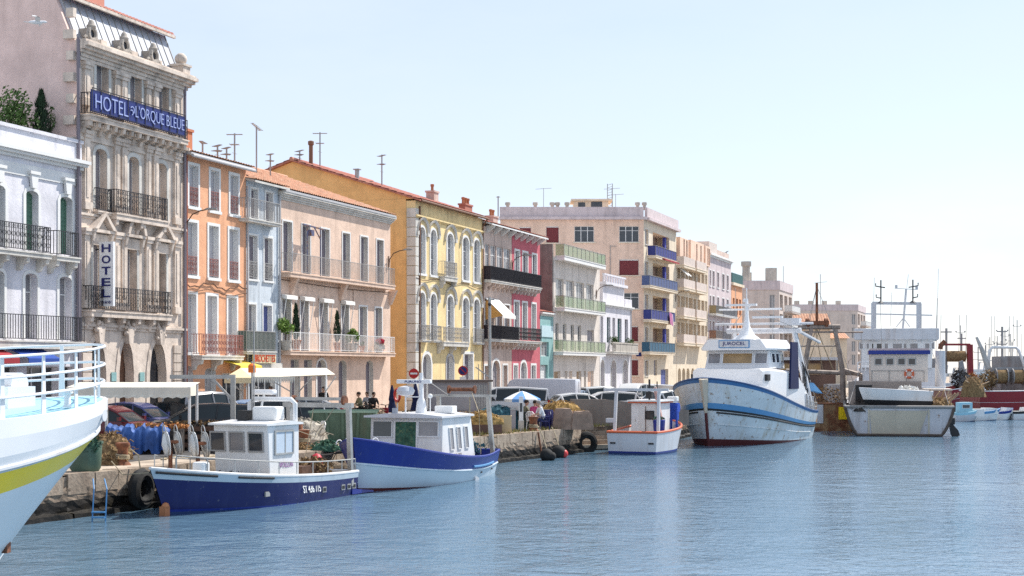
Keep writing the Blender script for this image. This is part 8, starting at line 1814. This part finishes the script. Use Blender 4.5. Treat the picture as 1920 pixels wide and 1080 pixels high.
# working clutter: tubs, crates, drums and pots in the gaps
def drum(px, py, lb, m, h=.85, r=.29):
    p = ground(px, py, QZ); o = thing('storage_drum', lb, 'drum', (p.x, p.y, QZ), 0, 'drums on the quay'); mb = MB(); mb.lathe([(r,0),(r*1.05,.03),(r*.98,.06),(r*.98,h*.33),(r*1.05,h*.36),(r*.98,h*.39),(r*.98,h*.66),(r*1.05,h*.69),(r*.98,h*.72),(r*.98,h-.03),(r*1.05,h),(r*.9,h),(.02,h-.03)], 18); mb.build('drum', m, o, True)
    mb = MB(); mb.lathe([(r*.9,h+.002),(r*.8,h+.05),(.02,h+.06)], 14); mb.build('lid', black, o, True)
drum(437, 842, 'dark blue drum behind the navy boat wheelhouse', navy); drum(415, 836, 'black drum beside the net rack', black); drum(697, 822, 'white drum between the green container and the blue boat', plastic_white, .8, .27); drum(838, 806, 'rusty drum in front of the grey shed', rust, .9); drum(988, 806, 'dark green drum left of the middle bollard', mat('dark_green_plastic', (.015,.03,.028), .6), .8, .26)
heap('net_heap', 'dark net pile right of the wooden pallet', 'net heap', ground(445, 850, QZ), (.9,.6,.55), net_dark, 300, 61)
heap('net_heap', 'greenish net pile at the foot of the green container', 'net heap', ground(612, 846, QZ), (.5,.4,.3), net_green, 200, 62)
heap('net_heap', 'tall brown net pile between the green container and the shed', 'net heap', gx(705, 60.5, QZ), (.8,.6,1.15), mat('pale_brown_net', (.30,.22,.15), 1.0, .4, 6, 1.0, 20), 300, 63)
heap('net_heap', 'mixed dark nets along the yellow kerb wall', 'net heap', gx(770, 72, QZ), (1.5,.6,.75), net_dark, 300, 64)
heap('net_heap', 'brown nets heaped left of the blue tarpaulin by the tub', 'net heap', ground(205, 862, QZ), (.7,.6,.8), net_brown, 300, 65)
heap('net_heap', 'small rope heap beside the rusty bollard by the ferry', 'net heap', ground(205, 872, QZ), (.45,.3,.25), net_brown, 160, 66)
def motorbike(px, Y, rz, lb, col):
    o = thing('motor_scooter', lb, 'motor scooter', gx(px, Y, 1.162), radians(rz), 'scooters parked outside the cafe')
    for x_ in (-.58, .62): mb = MB(); mb.torus((x_,0,.26), (0,1,0), .22, .06, 16, 6); w_ = mb.build('wheel', tyre, o, True); mb = MB(); mb.disc((x_,0,.26), (0,1,0), .13, .05, 12); mb.build('hub', rimm, w_)
    pm = mat('scooter_paint_%.2f' % col[0], col, .3, .03); mb = MB(); mb.loft([[(x_,-w,z0),(x_,-w*.8,z1),(x_,w*.8,z1),(x_,w,z0)] for x_, w, z0, z1 in ((-.8,.08,.45,.62),(-.55,.15,.35,.74),(-.1,.16,.3,.70),(.05,.14,.22,.32),(.35,.14,.22,.30))]); mb.build('body', pm, o, True)
    mb = MB(); mb.box(.34,.44,-.18,.18,.25,.85); mb.build('leg_shield', pm, o, bevel=.03); mb = MB(); mb.tube([(.62,0,.26),(.42,0,.95)], .035, 6); mb.tube([(.40,-.3,1.02),(.42,0,.98),(.40,.3,1.02)], .02, 6); mb.build('steering', black, o); mb = MB(); mb.box(-.7,.0,-.13,.13,.745,.82); mb.build('seat', black, o, bevel=.03)
motorbike(652, 74.5, 40, 'dark scooter parked left of the seated diners', (.02,.02,.025)); motorbike(714, 76.5, 60, 'red scooter parked right of the seated diners', (.25,.02,.03)); motorbike(629, 75.5, 55, 'grey scooter parked by the tan house arches', (.25,.25,.27))
# gear among the far trawlers
R = on_boat('red_trawler'); R2 = on_boat('red_trawler.001')
for par, c, rad, m, sd_ in ((R, (.9,-2.2,3.0), (.9,.8,1.0), net_brown, 3), (R2, (4.6,-2.0,3.0), (1.0,.8,1.3), net_dark, 5), (R2, (5.8,-2.0,2.8), (.7,.6,1.0), MATS['orange_net'], 6)):
    mb = MB(); foliage(mb, c, rad, 500, .14, random.Random(sd_)); q_ = mb.build('net_heap', m, par); q_['kind'] = 'stuff'
for i, (px, Y, w, h, lb) in enumerate(((1790,175,9,5.5,'pale fishing boat glimpsed left of the brown net pile'), (1838,190,10,6.5,'pale fishing boat glimpsed behind the steel derrick'), (1872,205,12,7.0,'pale fishing boat left of the white gantry'), (1908,185,10,7.5,'pale fishing boat behind the net drums at the right edge'), (1768,210,12,6.0,'pale fishing boat just right of the white ship'))):
    o = thing('distant_fishing_boat', lb, 'boat', gx(px-14, Y, 0), 0, 'distant boats'); hh2 = Hull(w, w-1, 1.9, 1.6, .9, .4, lambda t: 2.0+1.0*t*t, bul=.4, zk=-.3); hh2.build(o, [(0,1),(.3,1),(.35,0),(1,0)], [boat_grey, antifoul_blue], boat_grey, n=12)
    mb = MB(); mb.box(w*.35,w*.7,-1.3,1.3,1.6,h*.62); mb.box(w*.33,w*.73,-1.5,1.5,h*.62+.004,h*.62+.25); mb.build('wheelhouse', white_boat, o)
    for k in range(3): mb = MB(); mb.box(w*.38+w*.1*k,w*.38+w*.07+w*.1*k,-1.33,-1.301,h*.42,h*.55); mb.build('pane', glass, o)
    z = h*.62; mb = MB(); mb.tube([(w*.5,0,z),(w*.5,0,z+3.4)], .09, 6)
    for zz, ww in ((1.6,.9),(2.6,.6)): mb.tube([(w*.5-ww,0,z+zz+.2),(w*.5-ww,0,z+zz),(w*.5+ww,0,z+zz),(w*.5+ww,0,z+zz+.2)], .05, 4)
    mb.build('mast', iron_grey, o); mb = MB(); mb.tube([(w*.08,-1,1.8),(w*.12,-1,h*.75),(w*.12,1,h*.75),(w*.08,1,1.8)], .1, 6); mb.build('stern_gantry', boat_grey, o)
    for k, xx in enumerate((.3, .62, .8)): mb = MB(); mb.tube([(w*xx,.2,z-.5),(w*xx+.1,.2,z+3.5+k)], .025, 4); mb.build('aerial', iron_grey, o)
